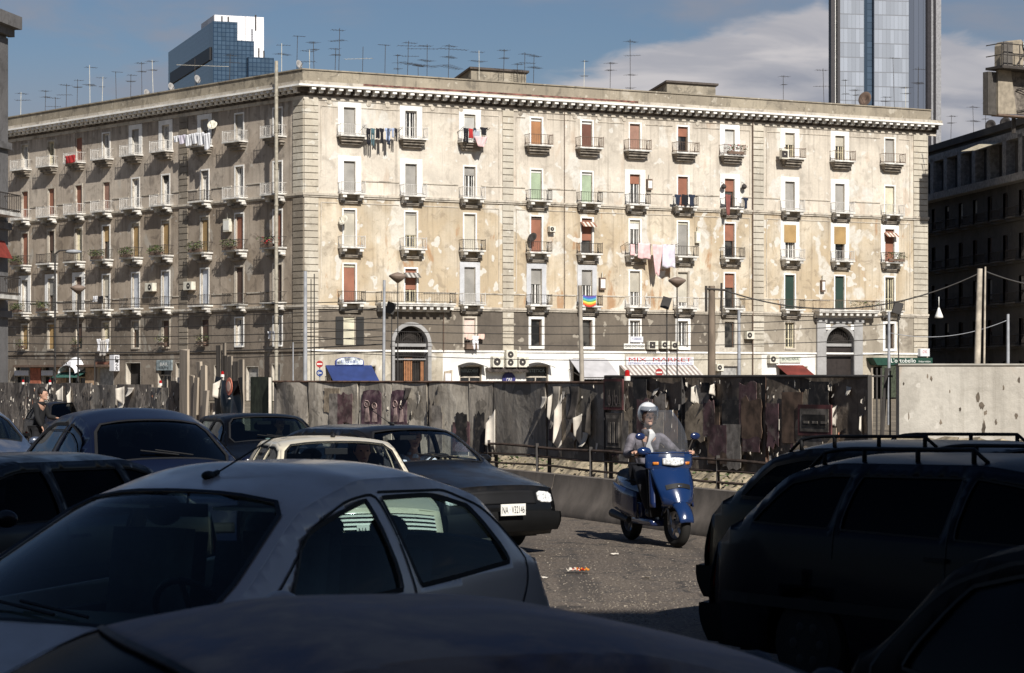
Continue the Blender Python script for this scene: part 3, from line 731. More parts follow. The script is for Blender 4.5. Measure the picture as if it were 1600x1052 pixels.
# ---- roof boxes
def roofbox(x0, x1, yt0, yt1, back, d, label):
    a, b = RF.at(x0, d), RF.at(x1, d); z1 = RF.z(x0, yt0, d); z2 = RF.z(x1, yt1, d)
    r = thing('stair_head', label, 'roof hut', RF.p(a, ZPARB, d)); f = RF; mb = MB()
    zb = ZPARB-.3; lo = 1.4
    P = [f.p(a, zb, d), f.p(b, zb, d), f.p(b, zb, d-7), f.p(a, zb, d-7), f.p(a, z1, d), f.p(b, z2, d), f.p(b, z2-lo, d-7), f.p(a, z1-lo, d-7)]
    mb.hexa(P); mb.build('wall', ML['parapet'], r)
    mb = MB(); e = .2
    mb.hexa([f.p(a-e, z1, d+e), f.p(b+e, z2, d+e), f.p(b+e, z2-lo, d-7), f.p(a-e, z1-lo, d-7), f.p(a-e, z1+.18, d+e), f.p(b+e, z2+.18, d+e), f.p(b+e, z2-lo+.18, d-7), f.p(a-e, z1-lo+.18, d-7)])
    mb.build('roof', mat('roof_felt', (.085, .07, .06), .9), r)
roofbox(736, 822, 108, 114, 0, -3.0, 'pale roof hut with dark flat roof, left of the two on the parapet')
roofbox(1042, 1118, 129, 134, 0, -3.0, 'streaked roof hut with dark flat roof, right of the two on the parapet')
# ------------------------------------------------------------------ cars
def paint(name, color, rough=.28, dust=.25, dustc=(.20, .18, .16), metal=0.0, spec=.5, coat=.8):
    m = bpy.data.materials.new(name); m.use_nodes = True; t = NT(m.node_tree)
    out = t.n('ShaderNodeOutputMaterial'); b = t.n('ShaderNodeBsdfPrincipled'); tc = t.n('ShaderNodeTexCoord'); v = tc.outputs['Object']
    n = t.noise(v, 2.2, 7, .62, .6); n2 = t.noise(t.mapping(v, (1, 1, 1), (5, 5, 5)), 9, 6, .7)
    f = t.math('MULTIPLY', t.mapr(n, .42, .66), dust)
    f = t.math('ADD', f, t.math('MULTIPLY', t.mapr(n2, .5, .7), dust*.45))
    geo = t.n('ShaderNodeNewGeometry'); sp = t.n('ShaderNodeSeparateXYZ'); t.l(geo.outputs['Normal'], sp.inputs[0])
    f = t.math('MULTIPLY', f, t.mapr(sp.outputs[2], -.1, .6, .25, 1))     # dust settles on what faces up
    c = t.mix(f, color, dustc); t.l(c, b.inputs['Base Color'])
    t.l(t.math('ADD', t.math('MULTIPLY', f, .45), rough), b.inputs['Roughness'])
    b.inputs['Metallic'].default_value = metal; b.inputs['Specular IOR Level'].default_value = spec
    b.inputs['Coat Weight'].default_value = coat; b.inputs['Coat Roughness'].default_value = .10
    t.l(t.math('SUBTRACT', coat, t.math('MULTIPLY', f, .9)), b.inputs['Coat Weight'])
    t.l(b.outputs[0], out.inputs[0]); MATS[name] = m; return m
M_GLASS = glass('car_glass', (.42, .52, .52), 1.15)
M_GLASSD = glass('car_glass_dark', (.08, .10, .12), .9); M_GLASSX = glass('car_glass_dull', (.05, .06, .07), .18, .25); M_GLASSL = glass('car_glass_light', (.55, .66, .65), .60); M_GLASSC = glass('car_glass_clear', (.88, .92, .92), .9)  # one glass has a dark tint and weakened reflections so its panes read dark
M_RUB = mat('rubber_black', (.012, .012, .013), .6, spec=.3); M_TYRE = mat('tyre', (.018, .017, .016), .85, spec=.2)
M_PLAST = mat('plastic_black', (.009, .009, .010), .6, spec=.2); M_BUMP = mat('bumper_black', (.006, .006, .006), .6, spec=.15); M_CHROME = mat('chrome', (.75, .75, .76), .12, metal=1, var=.03)
M_RIM = mat('rim_silver', (.35, .35, .36), .35, metal=.8); M_SEAT = mat('seat_cloth', (.045, .05, .06), .9, var=.3)
M_SEATG = mat('seat_cloth_grey', (.16, .18, .20), .9, var=.3)
M_LENS = mat('lamp_lens', (.72, .74, .74), .12, var=.3, scale=30, spec=.8); M_RED = mat('lamp_red', (.35, .01, .01), .2); M_ORANGE = mat('lamp_orange', (.6, .2, .03), .25)
M_PLATE = mat('plate_white', (.72, .71, .66), .5, var=.04); M_PTXT = mat('plate_lettering', (.02, .02, .03), .6)
M_SKIN = mat('skin', (.46, .27, .19), .6, var=.06); M_HAIR = mat('hair_dark', (.015, .011, .009), .7); M_EYE = mat('eye_dark', (.02, .015, .012), .3)

def smooth_interp(pts, L, width=.07):
    s = np.linspace(-.5, L+.5, 600); a = np.array(pts, float); z = np.interp(s, a[:, 0], a[:, 1])
    k = int(width/(s[1]-s[0])*3)+1; g = np.exp(-.5*(np.arange(-k, k+1)*(s[1]-s[0])/width)**2); g /= g.sum()
    zz = np.convolve(np.pad(z, k, 'edge'), g, 'valid')
    return lambda x: float(np.interp(x, s, zz))
def chaikin(p, n=2):
    for _ in range(n):
        q = []
        for i in range(len(p)):
            a, b = p[i], p[(i+1) % len(p)]
            q += [(a[0]*.8+b[0]*.2, a[1]*.8+b[1]*.2), (a[0]*.2+b[0]*.8, a[1]*.2+b[1]*.8)]
        p = q
    return p
def inpoly(x, y, P):
    c = False; j = len(P)-1
    for i in range(len(P)):
        if (P[i][1] > y) != (P[j][1] > y) and x < (P[j][0]-P[i][0])*(y-P[i][1])/(P[j][1]-P[i][1])+P[i][0]: c = not c
        j = i
    return c
def densify(P, step):
    q = []
    for i in range(len(P)):
        a, b = P[i], P[(i+1) % len(P)]; n = max(1, int(math.hypot(b[0]-a[0], b[1]-a[1])/step))
        for k in range(n): q.append((a[0]+(b[0]-a[0])*k/n, a[1]+(b[1]-a[1])*k/n))
    return q
def region(outer, holes, fn, step=.09):
    """triangulate outer minus holes in a flat domain and map it to 3-D: returns (verts, tris_outside_holes, [tris per hole])"""
    outer = densify(outer, step); holes = [densify(h, step) for h in holes]
    pts, edges = [], []
    for P in [outer]+holes:
        k = len(pts); pts += [Vector(p) for p in P]; edges += [(k+i, k+(i+1) % len(P)) for i in range(len(P))]
    xs = [p[0] for p in outer]; ys = [p[1] for p in outer]
    y = min(ys)+step*.5
    while y < max(ys):
        x = min(xs)+step*.37
        while x < max(xs):
            if inpoly(x, y, outer): pts.append(Vector((x, y)))
            x += step
        y += step
    r = geometry.delaunay_2d_cdt(pts, edges, [], 0, 1e-5)
    V, T = r[0], r[2]; body, hs = [], [[] for _ in holes]
    for t in T:
        cx = sum(V[i][0] for i in t)/3; cy = sum(V[i][1] for i in t)/3
        if not inpoly(cx, cy, outer): continue
        for k, h in enumerate(holes):
            if inpoly(cx, cy, h): hs[k].append(tuple(t)); break
        else: body.append(tuple(t))
    return [fn(v[0], v[1]) for v in V], body, hs
def add_region(mb, V, T, mi=0, off=None):
    used = {}; vs = []
    for t in T:
        for i in t:
            if i not in used: used[i] = len(vs); vs.append(V[i] if off is None else V[i]+off)
    mb.add(vs, [tuple(used[i] for i in t) for t in T], mi)
def ribbon(mb, path, fn, wdt, off, mi=0, closed=False):
    P = [fn(*p)+off for p in path]; n = len(P); L_ = []
    offn = off.normalized() if off.length else Vector((0, 0, 1))
    for i in range(n):
        a = P[(i-1) % n] if (closed or i > 0) else P[i]; b = P[(i+1) % n] if (closed or i < n-1) else P[i]
        d = (b-a).normalized(); s_ = d.cross(offn).normalized()*wdt/2; L_.append((P[i]-s_, P[i]+s_))
    k = len(mb.v); mb.v += [tuple(q) for pr in L_ for q in pr]
    for i in range(n if closed else n-1):
        j = (i+1) % n; mb.f.append((k+2*i, k+2*i+1, k+2*j+1, k+2*j)); mb.m.append(mi)

class Car:
    def __init__(s, name, label, S, loc=None, heading=(0, -1), anchor=None, group='cars jammed in the traffic'):
        s.S = S; L = s.L = S['L']; s.W = S['W']
        s.zr = smooth_interp(S['zr'], L, S.get('sm', .06)); s.yr = smooth_interp(S['yr'], L, .10); s.belt = smooth_interp(S['belt'], L, .2)
        s.crown = S.get('crown', .055); s.bow = smooth_interp(S.get('bow', [(0, .16), (L*.5, .08), (L*.8, -.02), (L, -.10)]), L, .2)
        s.z0 = S.get('z0', .22)
        h = Vector((heading[0], heading[1], 0)).normalized(); rz = math.atan2(h.y, h.x)
        if anchor:
            (sa, ya, za), (px, py) = anchor
            Y = (H-za)*F/(py-HY); P = unproj(px, py, Y); R = Matrix.Rotation(rz, 3, 'Z'); o = R @ Vector((L/2-sa, ya, 0)); loc = (P.x-o.x, P.y-o.y)
        print(name, label[:40], 'at', [round(q, 2) for q in loc])
        s.o = thing(name, label, 'car', (loc[0], loc[1], 0), rz, group)
        s.make()
    def P(s, x, y, z): return Vector((s.L/2-x, y, z))
    def yl(s, x):
        e = 0
        if x < .6: e = s.S.get('nose', .13)*(1-x/.6)**2
        if x > s.L-.6: e = .09*(1-(s.L-x)/.6)**2
        return s.W/2-e
    def yside(s, x, z):
        zb = min(s.belt(x), s.zr(x)-.002); y0 = s.yl(x); yb = y0*.965
        if z <= zb:
            if z < .55: return y0*(1-.05*((.55-z)/.35)**2)
            return y0+(yb-y0)*((z-.55)/max(.05, zb-.55))**1.6
        t = min(1, (z-zb)/max(.02, s.zr(x)-zb)); yr = min(s.yr(x), yb)
        return yb+(yr-yb)*t+.025*math.sin(math.pi*t)*min(1, (s.zr(x)-zb)/.3)
    def side(s, sg): return lambda x, z: s.P(x, sg*s.yside(x, min(z, s.zr(x))), min(z, s.zr(x)))
    def top(s, x, v):
        zr = s.zr(x); ye = min(s.yr(x), s.yl(x)*.965) if s.belt(x) < zr-.01 else s.yside(x, zr)
        ye = s.yside(x, zr); c = s.crown
        return s.P(x-s.bow(x)*(1-v*v), v*ye, zr+c*(1-abs(v)**2.6))
    def front(s, v, wv):
        zt = s.top(0, v).z; z = s.z0+(zt-s.z0)*wv; y = v*s.yside(0, z)
        return s.P(-s.bow(0)*(1-v*v)-.05*math.sin(math.pi*min(1, wv*1.2)), y, z)
    def rear(s, v, wv):
        L = s.L; zt = s.top(L, v).z; z = s.z0+(zt-s.z0)*wv
        return s.P(L-s.bow(L)*(1-v*v)+.06*math.sin(math.pi*min(1, wv)), v*s.yside(L, z), z)
    def make(s):
        S, L = s.S, s.L; o = s.o; pm = S['paint']; G = S.get('glass', M_GLASS)
        wr = S.get('wr', .30); axles = S['axles']; ar = wr+.055
        out = []                                    # side outline with wheel arches
        out.append((0, s.z0))
        for ax in axles:
            a0 = math.asin(max(-1, min(1, (s.z0-wr)/ar)))
            for k in range(15):
                a = math.pi-a0+(-math.pi+2*a0)*k/14; out.append((ax+ar*math.cos(a), wr+ar*math.sin(a)))
        out.append((L, s.z0))
        for x in np.linspace(L, 0, int(L/.05)): out.append((float(x), s.zr(float(x))))
        wins = []
        for wdef in S['windows']:
            x0, x1, sl0, sl1 = wdef[:4]; lo, hi = [], []    # sl: slant of the two pillars (shift of top)
            mt = wdef[4] if len(wdef) > 4 else .07
            n = 14
            xs_ = np.linspace(x0, x1, n)
            top_, bot = [], []
            for x in xs_: bot.append((float(x), s.belt(float(x))+.02))
            for x in np.linspace(x0+sl0, x1+sl1, n):
                x = float(x); top_.append((x, s.zr(x)-mt))
            top_ = [p for p in top_ if p[1] > s.belt(p[0])+.045]
            poly = bot+top_[::-1]; wins.append(chaikin(poly, 2))
        body = MB(); gl = []
        rub = MB(); RW = S.get('seal', .030); stp = S.get('step', .10)
        for sg in (1, -1):
            V, B, Hs = region(out, wins, s.side(sg), stp); add_region(body, V, B)
            for h, wp in zip(Hs, wins):
                g = MB(); add_region(g, V, h, 0, Vector((0, -sg*.012, 0))); gl.append(('side_window', g))
                ribbon(rub, wp, s.side(sg), RW, Vector((0, sg*.004, 0)), closed=True)
        # top: hood, windscreen, roof, rear window
        outer = [(0, -1), (L, -1), (L, 1), (0, 1)]
        ws, rw = S['ws'], S['rw']
        def tw(a, b, va, vb): return chaikin(densify([(a, -va), (b, -vb), (b, vb), (a, va)], .4), 1)
        holes = [tw(ws[0], ws[1], .93, .90)] + ([tw(rw[0], rw[1], .86, .86)] if rw else [])
        def tfn(x, v): return s.top(x, v)
        sc_ = .72
        V, B, Hs = region([(x, v*sc_) for x, v in outer], [[(x, v*sc_) for x, v in h] for h in holes], lambda x, q: s.top(x, max(-1, min(1, q/sc_))), stp*.7)
        add_region(body, V, B)
        g = MB(); add_region(g, V, Hs[0], 0, Vector((0, 0, -.010))); gl.append(('windscreen', g))
        if rw: g = MB(); add_region(g, V, Hs[1], 0, Vector((0, 0, -.010))); gl.append(('rear_window', g))
        for h in holes: ribbon(rub, h, lambda x, v: s.top(x, v), RW, Vector((.002, 0, .004)), closed=True)
        for fn in (s.front, s.rear): body.grid(lambda a, b: fn(a*2-1, b), 16, 8)
        bo = body.build('body', pm, o, world=False, smooth=True, angle=42, recalc=True, weld=.004, solid=.012)
        for nm, g in gl: g.build(nm, G, o, world=False, smooth=True, recalc=False)
        rub.build('window_seal', M_RUB, o, world=False, recalc=False)
        # seams
        for sg in (1, -1):
            for path in s.S.get('seams', []):
                dp = []
                for a_, b_ in zip(path[:-1], path[1:]):
                    n_ = max(1, int(math.hypot(b_[0]-a_[0], b_[1]-a_[1])/.04)); dp += [(a_[0]+(b_[0]-a_[0])*k/n_, a_[1]+(b_[1]-a_[1])*k/n_) for k in range(n_)]
                for _ in range(3): dp = [dp[0]]+[((dp[i-1][0]+dp[i][0]*2+dp[i+1][0])/4, (dp[i-1][1]+dp[i][1]*2+dp[i+1][1])/4) for i in range(1, len(dp)-1)]+[dp[-1]]
                sm = MB(); ribbon(sm, dp, s.side(sg), S.get('seamw', .010), Vector((0, sg*.004, 0))); sm.build('door_seam', M_RUB, o, world=False, recalc=False)
        # underbody, arches
        ub = MB(); ub.box((0, 0, s.z0+.02), (L-.3, s.W-.35, .10))
        for ax in axles: ub.box((L/2-ax, 0, .5), (.74, s.W-.50, .45))
        ub.build('underbody', M_PLAST, o, world=False)
        # wheels
        for ax in axles:
            for sg in (1, -1):
                w_ = MB(); y = sg*(s.W/2-.02); t = .19
                w_.lathe([(wr*.62, 0), (wr*.93, .005), (wr, .035), (wr, t-.035), (wr*.93, t-.005), (wr*.62, t)], (L/2-ax, y, wr), (0, -sg, 0), 28)
                wo = w_.build('wheel', M_TYRE, o, world=False, smooth=True, angle=40)
                r_ = MB(); r_.lathe([(wr*.64, -.002), (wr*.60, .02), (wr*.2, .03), (wr*.16, .005), (0.02, 0)], (L/2-ax, y, wr), (0, -sg, 0), 20)
                for k in range(6):
                    a = k*math.pi/3; c = Vector((L/2-ax+wr*.38*math.cos(a), y+sg*.002, wr+wr*.38*math.sin(a))); r_.ell(c, (.035, .004, .035), 8, 1)
                r_.build('rim', [S.get('rim', M_RIM), M_RUB], wo, world=False)
        # cabin
        zb = s.belt(L*.5); cow = ws[0]; ix = lambda x: L/2-x
        ib = MB(); ib.box((ix((cow+L)/2), 0, zb-.38), (L-cow-.25, s.W-.30, .06)); ib.box((ix(cow+.22), 0, zb-.14), (.50, s.W-.34, .26)); ib.box((ix(L-.45), 0, zb-.2), (.5, s.W-.36, .2))
        for sg in (1, -1): ib.box((ix((cow+.3+L-.4)/2), sg*(s.W/2-.13), zb-.30), (L-cow-.8, .05, .46))
        ib.build('dashboard', M_PLAST, o, world=False, bevel=.03)
        for row, xx in enumerate(S.get('seats', (cow+1.15, cow+2.0))):
            for y in ((.36, -.36) if row == 0 else (.36, 0, -.36)):
                st = MB(); hgt = .34 if row == 0 else .22
                st.grid(lambda a, b: Vector((ix(xx)-.05*math.cos((a-.5)*math.pi)-(b*.10), y+(a-.5)*.46, zb-.35+b*(hgt+.30))), 6, 4)
                st.grid(lambda a, b: Vector((ix(xx)-.14-(b*.08), y+(a-.5)*.44, zb-.35+b*(hgt+.28))), 4, 2)
                st.box((ix(xx)-.10, y, zb-.33), (.12, .44, .05)); st.ell((ix(xx)-.17, y, zb+hgt+.03), (.045, .11, .075), 12)
                st.build('seat', S.get('seatm', M_SEAT), o, world=False, smooth=True)
        wh = MB(); c = Vector((ix(cow+.52), .36, zb-.02)); tilt = Matrix.Rotation(math.radians(-62), 3, 'Y')
        ring = [c+tilt @ Vector((.18*math.cos(a), .18*math.sin(a), 0)) for a in np.linspace(0, 2*math.pi, 25)]
        wh.tube(ring, .016, 6, cap=False); wh.tube([ring[0], c, ring[12]], .014, 5); wh.tube([ring[6], c, ring[18]], .014, 5); wh.tube([c, c+Vector((.25, 0, -.1))], .03, 6)
        wh.build('steering_wheel', M_PLAST, o, world=False, smooth=True)
        mr = MB(); rf = s.top(ws[1]+.12, 0); mr.box((rf.x+.04, 0, rf.z-.12), (.02, .22, .06)); mr.tube([(rf.x+.02, 0, rf.z-.02), (rf.x+.04, 0, rf.z-.11)], .008, 5); mr.build('interior_mirror', M_PLAST, o, world=False, bevel=.008)
        for y in ((.34, -.34) if S.get('visors') else ()):
            mr = MB(); q = s.top(ws[1]-.02, y/.7); mr.box((q.x-.12, y, q.z-.06), (.16, .34, .015)); mr.build('sun_visor', mat('visor_pale', (.55, .53, .48), .8), o, world=False)
        for sg in (1, -1):          # door mirrors
            mr = MB(); ms_ = S.get('msz', 1.0); xx = cow+.36; y = s.yside(xx, zb+.03); mr.ell((ix(xx), sg*(y+.05+.08*ms_), zb+.07), (.05*ms_, .10*ms_, .062*ms_), 14)
            mr.tube([(ix(xx), sg*(y-.01), zb+.03), (ix(xx), sg*(y+.08), zb+.06)], .022, 6)
            mo = mr.build('door_mirror', S.get('mirror', pm), o, world=False, smooth=True)
            for dz in (): pass
        for sg in (1, -1):          # wipers
            mr = MB(); mr.tube([s.top(ws[0]+.03, .1*sg+.25)+Vector((0, 0, .015)), s.top(ws[0]+.10, -.55*0+.1*sg-.25)+Vector((0, 0, .02))], .007, 4); mr.build('wiper', M_RUB, o, world=False)
        # lamps, grille, plate on the front; lamps on the rear
        def onface(nm, fn, poly, m, off=.012, step=.06):
            V, B, _ = region(poly, [], fn, step); mb = MB(); add_region(mb, V, B, 0, Vector((off, 0, 0)))
            return mb.build(nm, m, o, world=False, smooth=True, solid=.03, recalc=True)
        if S.get('lamps'):
            a0, a1, b0, b1 = S['lamps']
            for sg in (1, -1):
                onface('headlight', s.front, chaikin([(sg*a0, b0), (sg*a1, b0), (sg*a1, b1), (sg*a0, b1)], 1), M_LENS, .014)
        if S.get('grille'):
            a1, b0, b1 = S['grille']
            go = onface('grille', s.front, [(-a1, b0), (a1, b0), (a1, b1), (-a1, b1)], M_PLAST, .012)
            nb = S.get('bars', 0)
            if nb:
                for i in range(nb):
                    b = b0+(b1-b0)*(i+.5)/nb; mb = MB()
                    mb.grid(lambda p, q: s.front((p*2-1)*a1, b+(q-.5)*(b1-b0)/nb*.5)+Vector((.022, 0, 0)), 12, 1); mb.build('grille_bar', M_PLATE, go, world=False)
        if S.get('bumper'):
            b0, b1, bm_ = S['bumper']
            for fn, sx in ((s.front, 1), (s.rear, -1)):
                mb = MB()
                def bf(p, q, fn=fn, sx=sx):
                    v = (p*2-1)*1.0; base = fn(v, b0+(b1-b0)*q); return base+Vector((sx*(.075+.02*math.sin(math.pi*q)), 0, 0))
                mb.grid(bf, 18, 4)
                for q in (0, 1): mb.grid(lambda p, r, q=q: bf(p, q)+Vector((-sx*r*.12, 0, 0)), 18, 1)
                for p in (0, 1): mb.grid(lambda q, r, p=p: bf(p, q)+Vector((-sx*r*.55, (1 if p else -1)*.02, 0)), 4, 1)
                mb.build('bumper', bm_, o, world=False, smooth=True, angle=50, weld=.002)
        for sg in (1, -1):
            if S.get('tail', True): onface('tail_light', s.rear, [(sg*.80, .55), (sg*.97, .55), (sg*.97, .85), (sg*.80, .85)], M_RED, -.012)
        if S.get('plate'):
            txt, pw, ph, zz = S['plate']; q = s.front(0, 0); x = max(s.front(0, .1).x, s.front(0, .3).x)+S.get('plate_off', .115)
            mb = MB(); mb.box((x, 0, zz), (.012, pw, ph)); pl = mb.build('number_plate', M_PLATE, o, world=False)
            M = PM(o) @ Matrix(((0, 0, 1, x+.009), (1, 0, 0, 0), (0, 1, 0, zz), (0, 0, 0, 1))); text(txt, pw*.90, ph*.62, M, M_PTXT, pl)
        if S.get('aerial'):
            xx, v, ln, tx, ty = S['aerial']; b = s.top(xx, v); mb = MB(); mb.ell(b+Vector((0, 0, .012)), (.045, .025, .022), 10); mb.tube([b+Vector((0, 0, .01)), b+Vector((tx*.15*ln, ty*.15*ln, ln*.06))], .013, 6)
            mb.tube([b, b+Vector((tx*ln, ty*ln, ln*.42))], .0045, 5); mb.build('aerial', M_RUB, o, world=False, smooth=True)
        if S.get('rails'):
            x0, x1 = S['rails']
            for sg in (1, -1):
                mb = MB(); pts = []
                for i, x in enumerate(np.linspace(x0, x1, 14)):
                    q = s.top(float(x), sg*.86); up = .075 if 0 < i < 13 else .0
                    pts.append(q+Vector((0, 0, up)))
                mb.tube(pts, .013, 8)
                for k in (1, 5, 9, 12): mb.tube([pts[k], pts[k]-Vector((0, 0, .09))], .016, 6)
                mb.build('roof_rail', M_PLAST, o, world=False, smooth=True)
        if S.get('rub'):
            mb = MB()
            for sg in (1, -1):
                ribbon(mb, [(float(x), S['rub']) for x in np.linspace(.1, L-.1, 30)], s.side(sg), .07, Vector((0, sg*.012, 0)))
            mb.build('side_moulding', M_PLAST, o, world=False, recalc=False)
        mb = MB()
        for sg in (1, -1):
            for xx in S.get('handles', (cow+1.25,)): mb.box(tuple(s.side(sg)(xx, zb-.10)+Vector((0, sg*.015, 0))), (.16, .025, .025))
        mb.build('door_handle', M_PLAST, o, world=False)

HATCH = dict(L=3.85, W=1.66, sm=.07, crown=.075, zr=[(0, .70), (.25, .80), (.75, .93), (.95, .99), (1.62, 1.37), (2.15, 1.48), (2.75, 1.475), (3.25, 1.37), (3.62, 1.05), (3.85, .80)],
  yr=[(0, .68), (.8, .74), (1.0, .74), (1.62, .60), (2.3, .575), (3.1, .60), (3.5, .67), (3.85, .70)], belt=[(0, .9), (.95, .97), (2.6, 1.0), (3.85, 1.08)],
  windows=[(1.22, 2.22, .30, -.06, .085), (2.36, 3.28, -.08, -.20, .085)], ws=(1.03, 1.66), rw=(3.2, 3.60), axles=(.75, 3.2), lamps=(.55, .93, .55, .85), grille=(.4, .5, .65),
  seams=[[(1.02, .40), (1.02, .93), (1.14, 1.02), (1.66, 1.30), (2.0, 1.40), (2.26, 1.425), (2.32, .95), (2.30, .30)], [(2.28, 1.425), (2.9, 1.41), (3.2, 1.32), (3.45, 1.10), (3.48, .95), (3.3, .75)]], seamw=.014)
SALOON = dict(L=4.1, W=1.68, sm=.05, crown=.05, zr=[(0, .72), (.2, .76), (1.05, .90), (1.15, .93), (1.75, 1.30), (2.0, 1.35), (3.2, 1.34), (3.45, 1.28), (3.95, .98), (4.1, .88)],
  yr=[(0, .72), (1.0, .76), (1.15, .75), (1.75, .61), (3.3, .60), (3.9, .68), (4.1, .72)], belt=[(0, .84), (1.1, .91), (4.1, .95)],
  windows=[(1.40, 2.28, .22, -.04, .06), (2.36, 3.10, -.04, -.04, .06), (3.18, 3.62, -.05, -.22, .06)], ws=(1.20, 1.78), rw=(3.42, 3.85), axles=(.80, 3.3), nose=.06,
  lamps=(.66, .95, .68, .90), grille=(.60, .64, .90), bumper=(.10, .50, M_BUMP), rub=.58, bow=[(0, .09), (2, .06), (3.3, -.02), (4.1, -.06)],
  seams=[[(1.2, .35), (1.2, .88)], [(2.32, 1.27), (2.32, .35)], [(3.14, 1.26), (3.14, .8)]])
WAGON = dict(L=4.5, W=1.74, sm=.06, crown=.06, zr=[(0, .74), (.3, .82), (1.15, .97), (1.25, 1.0), (1.95, 1.38), (2.4, 1.43), (3.6, 1.41), (3.95, 1.34), (4.32, 1.02), (4.5, .85)],
  yr=[(0, .72), (1.1, .78), (1.3, .76), (1.95, .62), (3.7, .61), (4.2, .70), (4.5, .74)], belt=[(0, .9), (1.2, .97), (4.5, 1.02)],
  windows=[(1.55, 2.45, .28, -.04, .07), (2.53, 3.35, -.04, -.04, .07), (3.43, 4.12, -.04, -.24, .07)], ws=(1.30, 1.98), rw=(3.97, 4.28), axles=(.88, 3.6), lamps=(.6, .95, .6, .88), grille=(.5, .5, .75),
  bumper=(.02, .40, M_BUMP), rails=(2.45, 3.85), rub=.55, seams=[[(2.49, 1.33), (2.49, .35)], [(3.39, 1.33), (3.39, .8)], [(1.3, .9), (1.3, .35)]])
def spec(base, **k): d = dict(base); d.update(k); return d
P_SILVER = paint('paint_silver', (.62, .53, .475), .34, .22, (.30, .26, .225), metal=.30, coat=.5)
P_NAVY = paint('paint_navy', (.003, .005, .016), .30, .06, (.03, .03, .035), coat=.22, spec=.2)
P_BLACK = paint('paint_black', (.0015, .0015, .002), .34, .04, (.02, .02, .02), coat=.12, spec=.12)
P_BLACKB = paint('paint_blueblack', (.004, .005, .009), .30, .3, (.05, .04, .035), coat=.3, spec=.3)
P_DIRTY = paint('paint_dirty_blue', (.125, .112, .145), .62, .95, (.40, .31, .25), coat=.0, spec=.35)
P_BLACKM = paint('paint_black_dull', (.0015, .0015, .002), .7, .03, (.02, .02, .02), coat=.0, spec=.05)
P_CREAM = paint('paint_cream', (.66, .60, .47), .35, .25, (.4, .35, .28))
P_BLUEG = paint('paint_blue_grey', (.040, .055, .09), .35, .3, (.2, .18, .16))
P_CHAR = paint('paint_charcoal', (.004, .004, .004), .30, .22, (.030, .024, .020), coat=.35, spec=.25)
P_SUV = paint('paint_blueblack_estate', (.0012, .002, .007), .38, .03, (.02, .02, .02), coat=.08, spec=.10)

def lift(pts, k): return [(a, z*k) for a, z in pts]
C_SILVER = Car('hatchback_car', 'silver grey rounded hatchback with roof aerial, large in front, empty seats behind its windscreen', spec(HATCH, paint=P_SILVER, glass=M_GLASSL, ws=(.66, 1.66), belt=[(0, .8), (.75, .93), (2.6, .985), (3.85, 1.06)], zr=[(0, .64), (.2, .73), (.42, .80), (.60, .865), (1.62, 1.37), (2.15, 1.485), (2.75, 1.48), (3.25, 1.37), (3.62, 1.05), (3.85, .80)], step=.045, seal=.024, msz=.9, visors=True, seatm=M_SEATG, aerial=(1.86, .05, .42, -.9, .25), mirror=P_SILVER, L=3.85),
    heading=(-.45, -.89), anchor=((1.66, .60, 1.375), (472, 797)))
C_BOT = Car('hatchback_car', 'dirty dark blue car whose dusty roof fills the bottom edge of the view', spec(HATCH, paint=P_DIRTY, step=.05, seal=.014, glass=M_GLASSX, seatm=M_SEAT, crown=.05,
    L=3.65, zr=[(0, .70), (.25, .80), (.75, .93), (.95, .99), (1.62, 1.37), (2.0, 1.428), (2.46, 1.42), (2.93, 1.30), (3.3, 1.05), (3.65, .80)], belt=[(0, .9), (.95, .95), (3.65, 1.0)],
    yr=[(0, .68), (.8, .74), (1.0, .74), (1.62, .60), (2.4, .575), (3.0, .60), (3.35, .67), (3.65, .70)], windows=[(1.22, 2.1, .30, -.06, .085), (2.22, 2.9, -.08, -.20, .085)], rw=(2.95, 3.3), axles=(.75, 3.0), seams=[]), heading=(-.93, -.36), anchor=((1.66, -.60, 1.375), (162, 985)))
C_LBACK = Car('saloon_car', 'dark car with brownish dusty roof at the left edge, behind the silver hatchback', spec(SALOON, paint=P_BLACKB, glass=M_GLASSX, seal=.014), heading=(-.5, -.87), anchor=((2.6, -.2, 1.40), (-20, 706)))
C_NAVY = Car('hatchback_car', 'navy blue rounded car with domed roof in front of the pale wooden boards', spec(HATCH, paint=P_NAVY, glass=M_GLASSD, W=1.78, zr=lift(HATCH['zr'], 1.06), belt=lift(HATCH['belt'], 1.05)), heading=(.42, -.91), anchor=((1.66, .60, 1.45), (322, 668)))
C_BLUEG = Car('hatchback_car', 'blue grey small car cut by the left edge of the view', spec(HATCH, paint=P_BLUEG), heading=(.45, -.89), anchor=((1.3, .66, 1.18), (30, 676)))
C_FARD = Car('saloon_car', 'dark car with a person standing beside its open door, far left', spec(SALOON, paint=P_BLACKB, glass=M_GLASSD), heading=(.38, -.92), anchor=((2.6, 0, 1.40), (105, 626)))
C_BLACK = Car('hatchback_car', 'black car with a white door mirror and a driver at the wheel', spec(SALOON, paint=P_BLACK, mirror=P_CREAM), heading=(.36, -.93), anchor=((1.78, .60, 1.32), (472, 654)))
